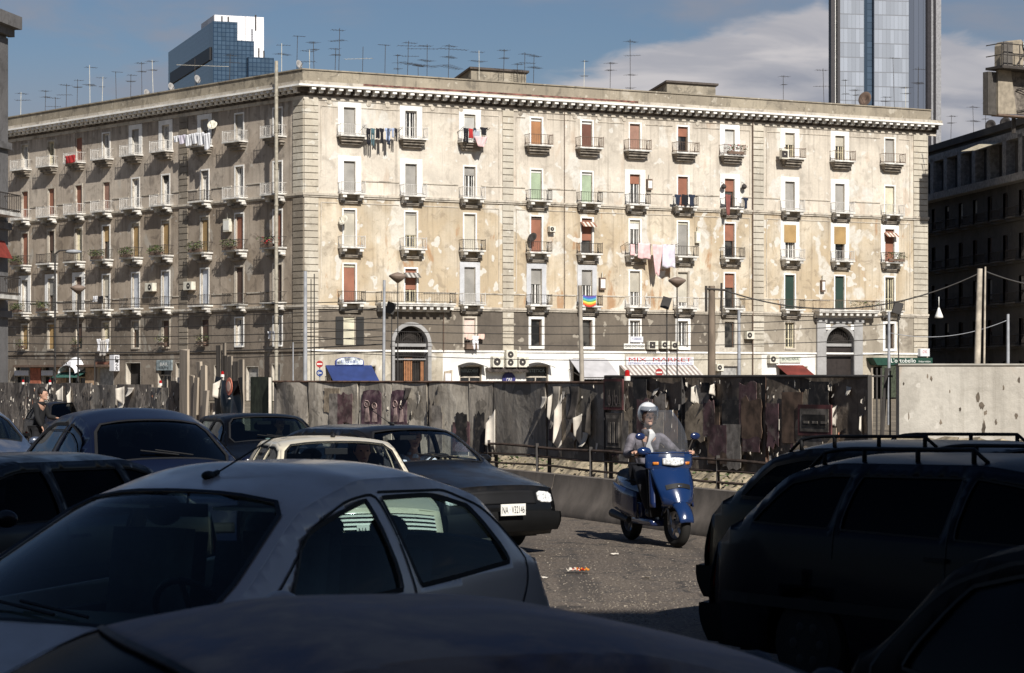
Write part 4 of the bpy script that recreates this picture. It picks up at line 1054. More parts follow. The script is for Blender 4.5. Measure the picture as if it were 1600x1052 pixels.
C_WHITE = Car('small_car', 'cream white old boxy car with pillared side windows, beside the dark saloon', spec(SALOON, paint=P_CREAM, W=1.46, L=3.5, zr=[(0, .74), (.15, .78), (.8, .88), (.95, .90), (1.42, 1.28), (1.65, 1.33), (2.6, 1.325), (2.8, 1.27), (3.2, .92), (3.5, .88)],
    yr=[(0, .62), (.9, .66), (1.0, .65), (1.45, .54), (2.7, .53), (3.2, .60), (3.5, .62)], msz=.55, mirror=M_PLAST, seal=.022, glass=M_GLASSC,
    windows=[(1.2, 1.95, .2, -.04, .05), (2.03, 2.55, -.04, -.10, .05)], ws=(.98, 1.48), rw=(2.78, 3.12), axles=(.65, 2.8), bars=4, plate=('NA · P09713', .33, .11, .60), aerial=(1.72, .0, .12, -.6, .2), seats=(2.0, 2.6), grille=(.9, .66, .92), lamps=None), heading=(.27, -.963), anchor=((1.45, .53, 1.29), (612, 698)))
C_DARK = Car('saloon_car', 'dark charcoal saloon with white front number plate reading NA V32146, driver at the wheel', spec(SALOON, paint=P_CHAR, W=1.62, glass=M_GLASSC, plate=('NA · V32146', .325, .125, .52), aerial=(2.1, -.1, .45, -.8, -.2), plate_off=.16), heading=(.58, -.815), anchor=((-.20, 0, .52), (794, 796)))
C_WAG1 = Car('estate_car', 'near dark blue estate car with thick black roof rails at the right', spec(WAGON, paint=P_SUV, rim=M_PLAST, seal=.012, glass=M_GLASSX), heading=(.62, -.785), anchor=((4.15, -.70, 1.13), (1190, 790)))  # rims coloured black in place of the deep shade on them
C_WAG2 = Car('estate_car', 'far black estate car with thin roof rails, mostly hidden behind the blue estate', spec(WAGON, paint=P_BLACK, glass=M_GLASSX), heading=(.64, -.77), anchor=((4.15, -.70, 1.13), (1170, 756)))
C_RCORNER = Car('hatchback_car', 'black car whose curved windscreen edge rises in the bottom right corner', spec(HATCH, paint=P_BLACKM, glass=M_GLASSX, step=.05, seal=.012, rim=M_PLAST), heading=(.35, -.94), anchor=((3.25, -.6, 1.37), (1500, 884)))  # its rims take the same black standing for shade
# ------------------------------------------------------------------ hoardings and barriers along the road
def paper_mat(name, base, dark, seed, light=(.36, .33, .29), la=.4):
    m = bpy.data.materials.new(name); m.use_nodes = True; t = NT(m.node_tree)
    out = t.n('ShaderNodeOutputMaterial'); b = t.n('ShaderNodeBsdfPrincipled'); b.inputs['Roughness'].default_value = .85
    tc = t.n('ShaderNodeTexCoord'); v = t.mapping(tc.outputs['Object'], loc=(seed, seed, seed))
    n = t.noise(v, 1.1, 8, .65, .6); c = t.mix(t.mapr(n, .4, .6), base, dark)
    vs = t.mapping(v, (7, 7, .35)); c = t.mix(t.math('MULTIPLY', t.mapr(t.noise(vs, 1, 5, .6), .5, .68), .6), c, tuple(x*.5 for x in dark))
    n2 = t.noise(t.mapping(v, (1.5, 1.5, 1)), 2.3, 4, .5, .8); c = t.mix(t.math('MULTIPLY', t.mapr(n2, .56, .58), la), c, light)
    n3 = t.noise(t.mapping(v, (1, 1, 1), (3, 8, 2)), 1.7, 3, .5, .4); c = t.mix(t.math('MULTIPLY', t.mapr(n3, .60, .61), .6), c, tuple(x*.35 for x in dark))
    n4 = t.noise(v, 14, 5, .7); c = t.mix(t.mapr(n4, .5, .75, 0, .5), c, tuple(x*.4 for x in base))
    t.l(c, b.inputs['Base Color']); bp = t.n('ShaderNodeBump'); bp.inputs['Strength'].default_value = .6; bp.inputs['Distance'].default_value = .03
    t.l(t.math('ADD', n, n2), bp.inputs['Height']); t.l(bp.outputs[0], b.inputs['Normal']); t.l(b.outputs[0], out.inputs[0]); MATS[name] = m; return m
M_HA = paper_mat('board_grey', (.50, .45, .375), (.32, .28, .23), 1, (.58, .53, .45), .5)
M_HM = paper_mat('board_metal', (.33, .295, .25), (.24, .21, .175), 4, (.40, .36, .31), .3)
M_HB = paper_mat('board_dark', (.21, .165, .125), (.085, .065, .050), 7, (.34, .28, .22), .35)
M_HC = paper_mat('board_left', (.27, .23, .19), (.12, .10, .085), 11, (.45, .39, .33), .45)
M_PAPER = mat('torn_paper_white', (.58, .53, .46), .8, var=.15); M_PAPERB = mat('torn_paper_dark', (.05, .042, .036), .8, var=.5)
M_PAPERR = mat('torn_paper_rust', (.34, .15, .09), .8, var=.4)
M_RUSTD = mat('rail_brown', (.06, .040, .030), .8, var=.3, scale=6); M_POST = mat('post_dark_steel', (.05, .045, .042), .7); M_RUST = mat('rusty_rail', (.11, .065, .045), .75, var=.35, scale=6)
RD = Vector((.380, -.925))
HO = Vector(((860-800)/F*35.5, 35.5))
HF2 = Fac(HO, (.45, -.893), (-.893, -.45))            # grazing part
k770 = HF2.at(772); pA = HF2.p(k770, 0)
A1D = Vector((.62, -.785)).normalized(); HF1 = Fac((pA.x, pA.y), A1D, (-A1D.x*0+A1D.y, -A1D.x))
k425 = HF1.at(425); pC = HF1.p(k425, 0); HF0 = Fac((pC.x, pC.y), (.45, -.893), (-.893, -.45))
rnd = random.Random(11)
def flap(mb, f, u, z, w, h, curl, mi=0, side=0, d0=.01):
    """a strip of poster hanging off the board: pinned at its top (side=0) or along one edge (side=+-1), curling outwards"""
    tw = rnd.uniform(-.4, .4); a = rnd.uniform(-.5, .5); curl *= .36; w *= .8
    def fn(p, q):
        if side == 0:
            r = q*q*curl; wx = w*(1-.55*q)*(p-.5); return f.p(u+wx+a*h*q*.5, z-h*q+.15*h*q*q, d0+r*(1+tw*(p-.5)))
        s_ = p; r = s_*s_*curl; return f.p(u+side*w*s_*(1-.5*s_), z-h*(q-.5)*(1-.5*s_)+a*.3*s_*h, d0+r*(1+tw*(q-.5)))
    mb.grid(fn, 5, 6, mi)
def panel(root, f, x0, x1, yt, yb, m, nm='panel', th=.04, ripple=0.0, d=0.0, zt=None, zb=None):
    a, b = f.at(x0), f.at(x1); a, b = min(a, b), max(a, b)
    zt0 = f.z(x0, yt) if zt is None else zt; zb0 = f.z(x0, yb) if zb is None else zb
    zt1 = f.z(x1, yt) if zt is None else zt; zb1 = zb0
    mb = MB(); ph = rnd.uniform(0, 6)
    mb.grid(lambda p, q: f.p(a+.01+(b-a-.02)*p, zb0+(zt0+(zt1-zt0)*p-zb0)*q, d+ripple*math.sin(ph+p*5+q*2.5)+rnd.uniform(-.002, .002)), 14, 8)
    o = mb.build(nm, m, root, recalc=False, solid=th); return o, a, b, zb0, zt0
def scraps(root, f, a, b, z0, z1, n, smin, smax, mats, d=.012, bias=None):
    mb = MB()
    for i in range(n):
        u = rnd.uniform(a, b); z = rnd.uniform(z0+.1, z1)
        s_ = rnd.uniform(smin, smax); z = min(z, z1-s_*.9)
        flap(mb, f, u, z, s_*rnd.uniform(.4, 1), s_*rnd.uniform(.6, 1.8), s_*rnd.uniform(.2, .8), rnd.choice((0, 0, 1, 1, 2)) if i % 9 == 0 else rnd.choice((0, 1)), rnd.choice((0, 1, -1)), d)
    o = mb.build('torn_scraps', mats, root, smooth=True, recalc=False); o['kind'] = 'stuff'; return o
PM3 = [M_PAPER, M_PAPERB, M_PAPERR]
def sheet(root, f, x, y, wpx, hpx, curl, mi=0, side=0, nm='torn_poster', m=None):
    u, z = f.at(x), f.z(x, y); k = f.p(u, 0).y/F; mb = MB()
    flap(mb, f, u, z-(hpx*k*.62 if side else 0), abs(f.at(x+wpx)-u), hpx*k, curl, 0, side, .03); return mb.build(nm, m or PM3[mi], root, smooth=True, recalc=False, solid=.004)

# middle hoarding: grey boards, sunlit at a slant
hm = thing('hoarding', 'grey board and sheet metal hoarding with two purple posters, middle of the site fence', 'hoarding', tuple(HF1.p(HF1.at(600), 0)))
for i, (x0, x1, m, rp) in enumerate(((427, 481, M_HM, .05), (483, 559, M_HA, .02), (561, 612, M_HA, .01), (613, 667, M_HA, .01), (669, 732, M_HA, .01), (733, 771, M_HM, .01))):
    panel(hm, HF1, x0, x1, 600, 705, m, ripple=rp, zt=1.86, zb=.66)
for i, (x0, x1, m) in enumerate(((772, 853, M_HM), (855, 949, M_HM))):
    panel(hm, HF2, x0, x1, 600, 705, m, ripple=.012, zt=1.86, zb=.70)
for f, xs_ in ((HF1, (427, 482, 560, 668)), (HF2, (771, 854, 950))):
    for x in xs_:
        mb = MB(); u = f.at(x); mb.box(tuple(f.p(u, .93, -.05)), (.06, .06, 1.90)); mb.build('post', M_POST, hm)
for f, x0, x1 in ((HF1, 427, 771), (HF2, 772, 950)):
    mb = MB(); mb.tube([f.p(f.at(x0), 1.875, .0), f.p(f.at(x1), 1.875, .0)], .022, 6); mb.build('top_rail', M_RUST, hm)
# posters on the middle hoarding: dark purple print with two pale standing figures
M_PURP = mat('poster_purple', (.085, .045, .06), .7, var=.5, scale=5, dirt=(.30, .25, .22), dirt_amt=.5, dscale=5); M_PURL = mat('poster_pale_print', (.33, .24, .22), .7, var=.4, scale=8)
for (x0, x1, y0, y1) in ((566, 597, 609, 664), (612, 637, 609, 664)):
    f = HF1; a, b = f.at(x0), f.at(x1); z1, z0 = f.z(x0, y0), f.z(x0, y1); w_ = b-a; h_ = z1-z0; mb = MB()
    pts = [(a, z0), (b, z0), (b, z1-.12*h_), (b-.12*w_, z1-.02*h_), (a+.4*w_, z1), (a+.08*w_, z1-.05*h_), (a+.02*w_, z1-.3*h_)]
    f.poly(mb, pts, .012, .022); po = mb.build('poster', M_PURP, hm)
    for (cx, cz, s_) in ((.30, .60, 1.0), (.68, .55, .9)):
        mb = MB(); c = (a+cx*w_, z0+cz*h_)
        ring = [(c[0]+.13*w_*s_*math.cos(t), c[1]+.09*h_*s_*math.sin(t)) for t in np.linspace(0, 2*math.pi, 15)[:-1]]
        mb.tube([f.p(p, q, .027) for p, q in ring]+[f.p(*ring[0], .027)], .008, 4)
        f.poly(mb, [(c[0]-.05*w_, c[1]-.05*h_), (c[0]+.05*w_, c[1]-.05*h_), (c[0]+.05*w_, c[1]+.03*h_), (c[0]-.05*w_, c[1]+.03*h_)], .022, .026)
        f.poly(mb, [(c[0]-.14*w_, c[1]-.52*h_*s_), (c[0]+.13*w_, c[1]-.50*h_*s_), (c[0]+.08*w_, c[1]-.10*h_), (c[0]-.06*w_, c[1]-.08*h_)], .022, .026)
        mb.build('printed_figure', M_PURL, po)
scraps(hm, HF1, HF1.at(560), HF1.at(700), 1.1, 1.85, 26, .03, .12, PM3)
sheet(hm, HF1, 672, 612, 12, 60, .14, 1, 1); sheet(hm, HF1, 640, 606, 14, 22, .18, 1, 0)
sheet(hm, HF2, 776, 632, 14, 66, .30, 0, -1); sheet(hm, HF2, 770, 650, 9, 40, .20, 0, 0); sheet(hm, HF2, 853, 620, 10, 22, .16, 0, 0)
sheet(hm, HF2, 872, 604, 16, 78, .34, 1, 0, m=M_HM); sheet(hm, HF2, 868, 606, 7, 60, .22, 0, -1); sheet(hm, HF2, 880, 604, 8, 100, .28, 0, -1)
sheet(hm, HF2, 900, 604, 20, 60, .42, 1, 0); sheet(hm, HF2, 912, 640, 12, 54, .26, 0, -1); sheet(hm, HF2, 924, 606, 14, 70, .34, 1, 1); sheet(hm, HF2, 905, 655, 9, 26, .2, 2, -1); sheet(hm, HF2, 918, 676, 12, 26, .25, 0, 0)
scraps(hm, HF2, HF2.at(862), HF2.at(935), .8, 1.85, 26, .04, .14, PM3)

# right hoarding: darker, thick with torn posters
hb = thing('hoarding', 'tall dark hoarding shaggy with torn posters behind the scooter, right part of the site fence', 'hoarding', tuple(HF2.p(HF2.at(1150), 0)))
for (x0, x1, dd) in ((953, 1073, .06), (1074, 1204, .05), (1206, 1364, .06)):
    p_, a, b, z0, z1 = panel(hb, HF2, x0, x1, 586, 715, M_HB, ripple=.03, zt=1.955, zb=.70, d=dd)
    scraps(hb, HF2, a, b, z0, z1-.02, 85, .02, .085, PM3, d=dd+.035)
PCOL = [mat('bill_brown', (.13, .085, .06), .85, var=.4, scale=5), mat('bill_grey', (.24, .215, .19), .85, var=.35, scale=5, dirt=(.08, .06, .05), dirt_amt=.6, dscale=6), mat('bill_mauve', (.10, .055, .06), .85, var=.4, scale=5, dirt=(.3, .26, .22), dirt_amt=.4, dscale=7), mat('bill_tan', (.34, .275, .20), .85, var=.3, scale=6, dirt=(.09, .07, .05), dirt_amt=.7, dscale=5), mat('bill_black', (.02, .018, .018), .7, var=.4, scale=5, dirt=(.2, .17, .14), dirt_amt=.35, dscale=8)]
def bills(root, f, a, b, z0, z1, n, d):
    for i in range(n):
        w_, h_ = rnd.uniform(.22, .5), rnd.uniform(.35, .75); u = rnd.uniform(a, b-w_); z = rnd.uniform(z0, z1-h_); k = 14; pts = []
        for (p, q), (r, t_) in zip(((0, 0), (1, 0), (1, 1), (0, 1)), ((1, 0), (1, 1), (0, 1), (0, 0))):
            tear = rnd.random() < .55
            for j in range(5):
                s_ = j/5; pts.append((u+w_*(p+(r-p)*s_)+(rnd.uniform(-.03, .03) if tear and j else 0), z+h_*(q+(t_-q)*s_)+(rnd.uniform(-.05, .05) if tear and j else 0)))
        mb = MB(); f.poly(mb, pts, d+.004*i/n, d+.006+.004*i/n); mb.build('pasted_bill', rnd.choice(PCOL), root)
for (x0, x1) in ((953, 1073), (1074, 1204), (1206, 1364)): bills(hb, HF2, HF2.at(x0), HF2.at(x1), .72, 1.93, 11, .098)
bills(hm, HF2, HF2.at(856), HF2.at(948), .75, 1.8, 4, .022); bills(hm, HF1, HF1.at(484), HF1.at(560), .7, 1.8, 4, .024); bills(hm, HF1, HF1.at(669), HF1.at(770), .7, 1.8, 5, .024)
for x in (952, 1073.5, 1205, 1365):
    mb = MB(); mb.box(tuple(HF2.p(HF2.at(x), .98, .06)), (.05, .05, 2.0)); mb.build('post', M_POST if x != 1205 else M_RUST, hb)
mb = MB(); mb.tube([HF2.p(HF2.at(953), 1.965, .07), HF2.p(HF2.at(1364), 1.965, .07)], .022, 6); mb.build('top_rail', M_POST, hb)
for a_ in ((1098, 592, 12, 44, .30, 0, -1), (1120, 592, 10, 26, .34, 0, 1), (1106, 598, 16, 70, .20, 1, 0), (1030, 600, 12, 22, .2, 0, 0), (1040, 628, 10, 40, .2, 0, -1), (1064, 640, 10, 36, .2, 0, -1),
           (1146, 640, 10, 30, .2, 0, -1), (1150, 668, 9, 26, .18, 0, 1), (1232, 640, 10, 34, .22, 0, -1), (1244, 606, 20, 22, .16, 2, 0), (1312, 628, 12, 40, .24, 0, -1), (1350, 640, 9, 40, .2, 0, 1), (1330, 596, 14, 26, .2, 0, 0),
           (1258, 660, 8, 26, .15, 0, -1), (1192, 612, 9, 20, .15, 0, 0), (1060, 690, 8, 20, .15, 1, 0), (1180, 690, 8, 24, .16, 0, -1)):
    sheet(hb, HF2, *a_)
def fposter(root, f, x0, x1, y0, y1, m1, m2, label=None, d=.10):
    a, b = f.at(x0), f.at(x1); z1, z0 = f.z(x0, y0), f.z(x0, y1); mb = MB()
    f.box(mb, a, b, z0, z1, d-.02, d, 0); e = (b-a)*.07; f.box(mb, a+e, b-e, z0+e, z1-e, d, d+.004, 1); f.box(mb, a+2.2*e, b-2.2*e, z0+2.2*e, z1-2.4*e, d+.004, d+.008, 2)
    for k in range(3): f.box(mb, a+2.8*e+k*(b-a)*.26, a+2.8*e+k*(b-a)*.26+(b-a)*.16, z0+3*e, z1-4*e, d+.008, d+.012, 1)
    return mb.build('poster', [m1, m2, M_PAPERB], root)
M_MAUVE = mat('poster_maroon', (.10, .035, .035), .8, var=.4); M_POSTG = mat('poster_grey', (.16, .14, .12), .8, var=.4, scale=6)
fposter(hb, HF2, 1259, 1311, 632, 680, M_MAUVE, M_POSTG, d=.12); fposter(hb, HF2, 957, 982, 645, 702, M_PAPERB, M_POSTG, d=.12)
pb = fposter(hb, HF2, 954, 984, 592, 640, M_MAUVE, M_PAPERB, d=.12)
text('010', .30, .16, HF2.M(HF2.at(970), 1.62, .135), mat('print_faint', (.16, .13, .12), .8), pb)

# left hoarding: planks and shredded bills
hl = thing('hoarding', 'long shabby plank hoarding glittering with shredded bills at the left', 'hoarding', tuple(HF0.p(HF0.at(200), 0)))
for i, (x0, x1, m, tp) in enumerate(((-60, 40, M_HC, 1.82), (41, 92, M_HC, 1.80), (93, 141, M_HC, 1.82), (142, 182, M_HM, 1.78), (183, 236, M_HC, 1.80), (237, 262, M_HM, 1.74), (263, 292, M_HB, 1.88))):
    p_, a, b, z0, z1 = panel(hl, HF0, x0, x1, 598, 700, m, ripple=.02, zt=tp, zb=.35)
    scraps(hl, HF0, a, b, 0.7, 1.75, (120 if i < 2 else 30), .03, .13, PM3)
for a_ in ((76, 596, 10, 44, .4, 0, -1), (100, 600, 16, 38, .4, 0, -1), (112, 598, 8, 60, .5, 0, 1), (196, 600, 18, 48, .6, 0, -1), (206, 606, 22, 24, .5, 0, 0), (192, 630, 20, 24, .6, 0, 0), (284, 586, 14, 22, .6, 0, 1), (222, 640, 9, 30, .3, 0, -1)):
    sheet(hl, HF0, a_[0], a_[1], a_[2]*.6, a_[3]*.7, a_[4]*.6, *a_[5:])
M_WOOD = mat('raw_boards', (.42, .35, .27), .8, var=.25, scale=3, zs=.15, bump=.3); M_WOODG = mat('weathered_boards', (.26, .22, .175), .85, var=.3, scale=3, zs=.15)
bs = thing('board_stack', 'upright pale timber boards of uneven height leaning together in the site fence', 'boards', tuple(HF0.p(HF0.at(315), 0)))
for (x0, x1, yt, lean, m) in ((293, 305, 546, 0, M_WOOD), (305.5, 312, 586, 0, M_WOOD), (312.5, 318, 590, 1, M_WOOD), (318, 324, 565, -1, M_WOOD), (324, 331, 572, 0, M_WOOD), (331, 337, 610, 1.5, M_WOODG), (337, 342, 630, 0, M_WOOD)):
    f = HF0; a, b = sorted((f.at(x0), f.at(x1))); zt = f.z((x0+x1)/2, yt); mb = MB(); dd = rnd.uniform(.06, .2); l = lean*.12
    mb.hexa([f.p(a-l, 0, dd), f.p(b-l, 0, dd), f.p(b-l, 0, dd+.05), f.p(a-l, 0, dd+.05), f.p(a+l, zt, dd), f.p(b+l, zt, dd), f.p(b+l, zt+rnd.uniform(-.05, .05), dd+.05), f.p(a+l, zt, dd+.05)])
    mb.build('board', m, bs)
fs = Fac(tuple(HF0.p(0, 0, -6))[:2], RD, (-.925, -.38))
b2 = thing('board_stack', 'weathered grey boards standing behind the black plastic sheeting', 'boards', tuple(fs.p(fs.at(370), 0)))
for (x0, x1, yt) in ((349, 358, 556), (358.5, 364, 557), (366, 375, 565), (376, 382, 562), (340, 347, 540), (351, 353.5, 536)):
    a, b = sorted((fs.at(x0), fs.at(x1))); mb = MB(); fs.box(mb, a, b, 0, fs.z(x0, yt), 0, .05); mb.build('board', M_WOODG if x0 > 339 else M_WOOD, b2)
# black plastic sheeting with a round sticker, green mesh panel
M_SHEET = mat('black_plastic', (.012, .012, .014), .28, var=.4, spec=.6); M_GREEN = mat('green_mesh', (.045, .055, .035), .9, var=.3, scale=5)
ps = thing('plastic_sheeting', 'black plastic sheeting with torn white edges and round red sticker in the fence', 'sheeting', tuple(HF0.p(HF0.at(370), 0)))
mb = MB(); a, b = HF0.at(346), HF0.at(389)
mb.grid(lambda p, q: HF0.p(a+(b-a)*p, .3+(HF0.z(365, 588)-.3-.10*math.sin(p*3))*q, .10+.05*math.sin(p*19+q*3)+.03*math.sin(q*9+p*5)), 30, 14); mb.build('sheet', M_SHEET, ps, smooth=True, recalc=False)
mb = MB(); a2, b2_ = HF0.at(265), HF0.at(291)
mb.lathe([(.17, 0), (.17, .012), (.001, .014)], HF0.p(HF0.at(372.5), HF0.z(372, 604), .18), HF0.n, 20); stk = mb.build('sticker', mat('sticker_red', (.62, .20, .13), .6), ps)
mb = MB(); mb.lathe([(.10, 0), (.10, .006), (.001, .007)], HF0.p(HF0.at(372.5), HF0.z(372, 604), .195), HF0.n, 16); mb.build('sticker_centre', mat('sticker_pale', (.6, .42, .34), .6), stk)
sheet(ps, HF0, 352, 584, 9, 40, .5, 0, -1); sheet(ps, HF0, 348, 590, 4, 20, .2, 0, 0); sheet(ps, HF0, 368, 612, 8, 14, .3, 0, 0); sheet(ps, HF0, 342, 632, 7, 26, .4, 0, 1)
gp = thing('mesh_panel', 'dark green mesh panel in the fence beside the black sheeting', 'fence panel', tuple(HF0.p(HF0.at(405), 0)))
panel(gp, HF0, 391, 423, 588, 700, M_GREEN, 'mesh', zt=HF0.z(400, 589), zb=.3)
mb = MB(); mb.box(tuple(HF0.p(HF0.at(424.5), 1.0, .03)), (.05, .05, 1.9)); mb.build('post', M_PAPER, gp)

# ---- concrete road barrier, steel railing, rubble bank behind
BF = Fac((.544, 32.65), RD, (-.925, -.380))
M_CONC = mat('barrier_concrete', (.135, .115, .098), .9, var=.22, scale=1.5, dirt=(.07, .06, .05), dirt_amt=.6, dscale=1.2, zs=.5, bump=.3)
prof = [(.30, 0), (.30, .07), (.22, .20), (.11, .40), (.08, .56), (-.08, .56), (-.11, .40), (-.22, .20), (-.30, .07), (-.30, 0)]
seg = 3.0; segs = list(range(-10, 5)); first = None
for n_, k in enumerate(segs[::-1]):
    u0 = k*seg-.35; r = thing('concrete_barrier', ORD[min(n_, 11)]+' concrete road barrier block from the right, along the road edge' if n_ < 12 else 'concrete road barrier block far left, %s past the dark saloon' % ORD[n_-12], 'barrier', tuple(BF.p(u0+seg/2, 0)), 0, 'concrete barrier blocks along the road')
    mb = MB(); n = len(prof)
    for uu in (u0+.012, u0+seg-.012):
        for d, z in prof: mb.v.append(tuple(BF.p(uu, z, d-.3)))
    mb.f += [tuple(range(n)), tuple(range(2*n-1, n-1, -1))]+[(i, (i+1) % n, n+(i+1) % n, n+i) for i in range(n)]; mb.m += [0]*(n+2)
    mb.build('block', M_CONC, r, smooth=True, angle=35)
rl = thing('railing', 'low rusty steel railing with three bars above the concrete barrier', 'railing', tuple(BF.p(0, 0)))
RLF = Fac(tuple(BF.p(0, 0, -.9))[:2], RD, (-.925, -.38))
for z in (.60, .74, .88):
    mb = MB(); pts = [RLF.p(u, z+.012*math.sin(u*1.7+z*9), .02*math.sin(u*.8)) for u in np.arange(-9, 12, 1.0)]; mb.tube(pts, (.018 if z < .8 else .022), 6); mb.build('rail', M_RUSTD, rl)
for u in np.arange(-8.6, 12, 2.0):
    mb = MB(); mb.box(tuple(RLF.p(u, .47, 0)), (.045, .045, .94)); mb.build('post', M_POST, rl)
RBF = Fac(tuple(HF2.p(0, 0, -2.2))[:2], RD, (-.925, -.38))
M_TUFA = mat('rubble_tufa', (.36, .30, .21), .95, var=.35, scale=3, bump=1, bscale=6, dirt=(.14, .12, .08), dirt_amt=.7, dscale=3)
rb = thing('rubble_wall', 'sunlit yellow rubble bank with weeds under the hoarding', 'rubble wall', tuple(RBF.p(0, 0)))
def bank(u0, u1, z0, z1, d0, tilt, nm):
    mb = MB(); nu, nv = int((u1-u0)/.16), 6
    mb.grid(lambda p, q: RBF.p(u0+(u1-u0)*p, z0+(z1-z0)*q+rnd.uniform(-.03, .03), d0-q*tilt+rnd.uniform(-.07, .07)), nu, nv); mb.build(nm, M_TUFA, rb, recalc=False)
bank(-14, 14, 0, 1.15, .5, 1.3, 'bank')
def leaves(name, mtl, parent, boxes, n, s0=.05, s1=.12, flat=0.0):
    mb = MB()
    for i in range(n):
        c, r = boxes[rnd.randrange(len(boxes))]
        while True:
            q = Vector((rnd.uniform(-1, 1), rnd.uniform(-1, 1), rnd.uniform(-1, 1)))
            if q.length < 1: break
        p = Vector((c[0]+q.x*r[0], c[1]+q.y*r[1], c[2]+q.z*r[2])); s_ = rnd.uniform(s0, s1)
        M = Matrix.Rotation(rnd.uniform(0, 6.3), 3, 'Z') @ Matrix.Rotation(rnd.uniform(-1.3, 1.3), 3, 'X')
        mb.add([p+M @ Vector(v)*s_ for v in ((-.5, 0, 0), (0, -.3, .05), (.6, 0, 0), (0, .3, .05))], [(0, 1, 2, 3)], rnd.choice((0, 0, 1)))
    return mb.build(name, mtl, parent, recalc=False)
M_LEAF = mat('leaf_green', (.055, .085, .025), .7, var=.5, scale=3); M_LEAF2 = mat('leaf_dry', (.13, .12, .05), .8, var=.4, scale=3); M_FLOW = mat('flower_red', (.35, .03, .03), .7)
wd = leaves('weeds', [M_LEAF, M_LEAF2], None, [(tuple(RBF.p(u, .45+rnd.uniform(0, .4), .4)), (.45, .3, .25)) for u in np.arange(-12, 13, .8)], 2200, .03, .09)
tag(wd, 'straggling green weeds on the rubble bank below the hoarding', 'weeds'); wd['kind'] = 'stuff'
# pale rendered wall at the right with the gap of bars beside it
WF = Fac(((1405-800)/F*40, 40), (1, .02), (.02, -1))
M_RENDER = plaster('render_grey', (.44, .415, .37), (.36, .33, .285), .6, (.54, .51, .46), .22, (.20, .18, .15), .35, .65, 61.0, 1.4, rust=.3)
ww = thing('rendered_wall', 'pale grey rough rendered wall on the right beyond the estate cars', 'wall', tuple(WF.p(3, 0)))
mb = MB(); u1 = WF.at(1640); zt = WF.z(1405, 571)
WF.box(mb, 0, u1, -.04, zt, -.3, 0); mb.build('wall', M_RENDER, ww)
M_CHIP = mat('plaster_chip', (.13, .105, .08), .95, var=.4)
for cx, cy, cw, ch_ in ((1449, 588, 3, 8), (1455, 592, 4, 10), (1528, 620, 6, 20), (1534, 634, 8, 14), (1540, 645, 6, 10), (1537, 668, 7, 26), (1592, 594, 4, 10), (1588, 650, 5, 12), (1420, 650, 3, 14), (1484, 612, 3, 6), (1500, 640, 4, 8), (1568, 606, 3, 9), (1412, 600, 3, 6), (1470, 660, 5, 9), (1556, 660, 4, 12)):
    u = WF.at(cx); z = WF.z(cx, cy); k = 40/F; mb = MB(); n = 12
    WF.poly(mb, [(u+cw*.5*k*math.cos(t)*rnd.uniform(.5, 1.2), z+ch_*.5*k*math.sin(t)*rnd.uniform(.5, 1.2)) for t in np.linspace(0, 2*math.pi, n+1)[:-1]], .001, .004); mb.build('chip', M_CHIP, ww)
mb = MB(); WF.box(mb, -.02, u1, zt, zt+.03, -.33, .03); mb.build('coping', mat('coping_grey', (.36, .34, .30), .9), ww)
bars = thing('iron_bars', 'thin iron bars standing in the gap between dark hoarding and pale wall', 'bars', tuple(WF.p(-.3, 0)))
for x, lean in ((1370, 0), (1378, 0), (1385, 0), (1399, 0), (1394, -.16)):
    mb = MB(); u = WF.at(x); mb.tube([WF.p(u+lean, 0, -.5), WF.p(u, WF.z(x, 575), -.5)], .018 if lean == 0 else .04, 6); mb.build('bar', M_POST if x != 1370 else M_WOODG, bars)
mb = MB(); mb.tube([WF.p(WF.at(1366), WF.z(1370, 588), -.5), WF.p(WF.at(1403), WF.z(1370, 588), -.5)], .02, 6); mb.build('bar', M_POST, bars)

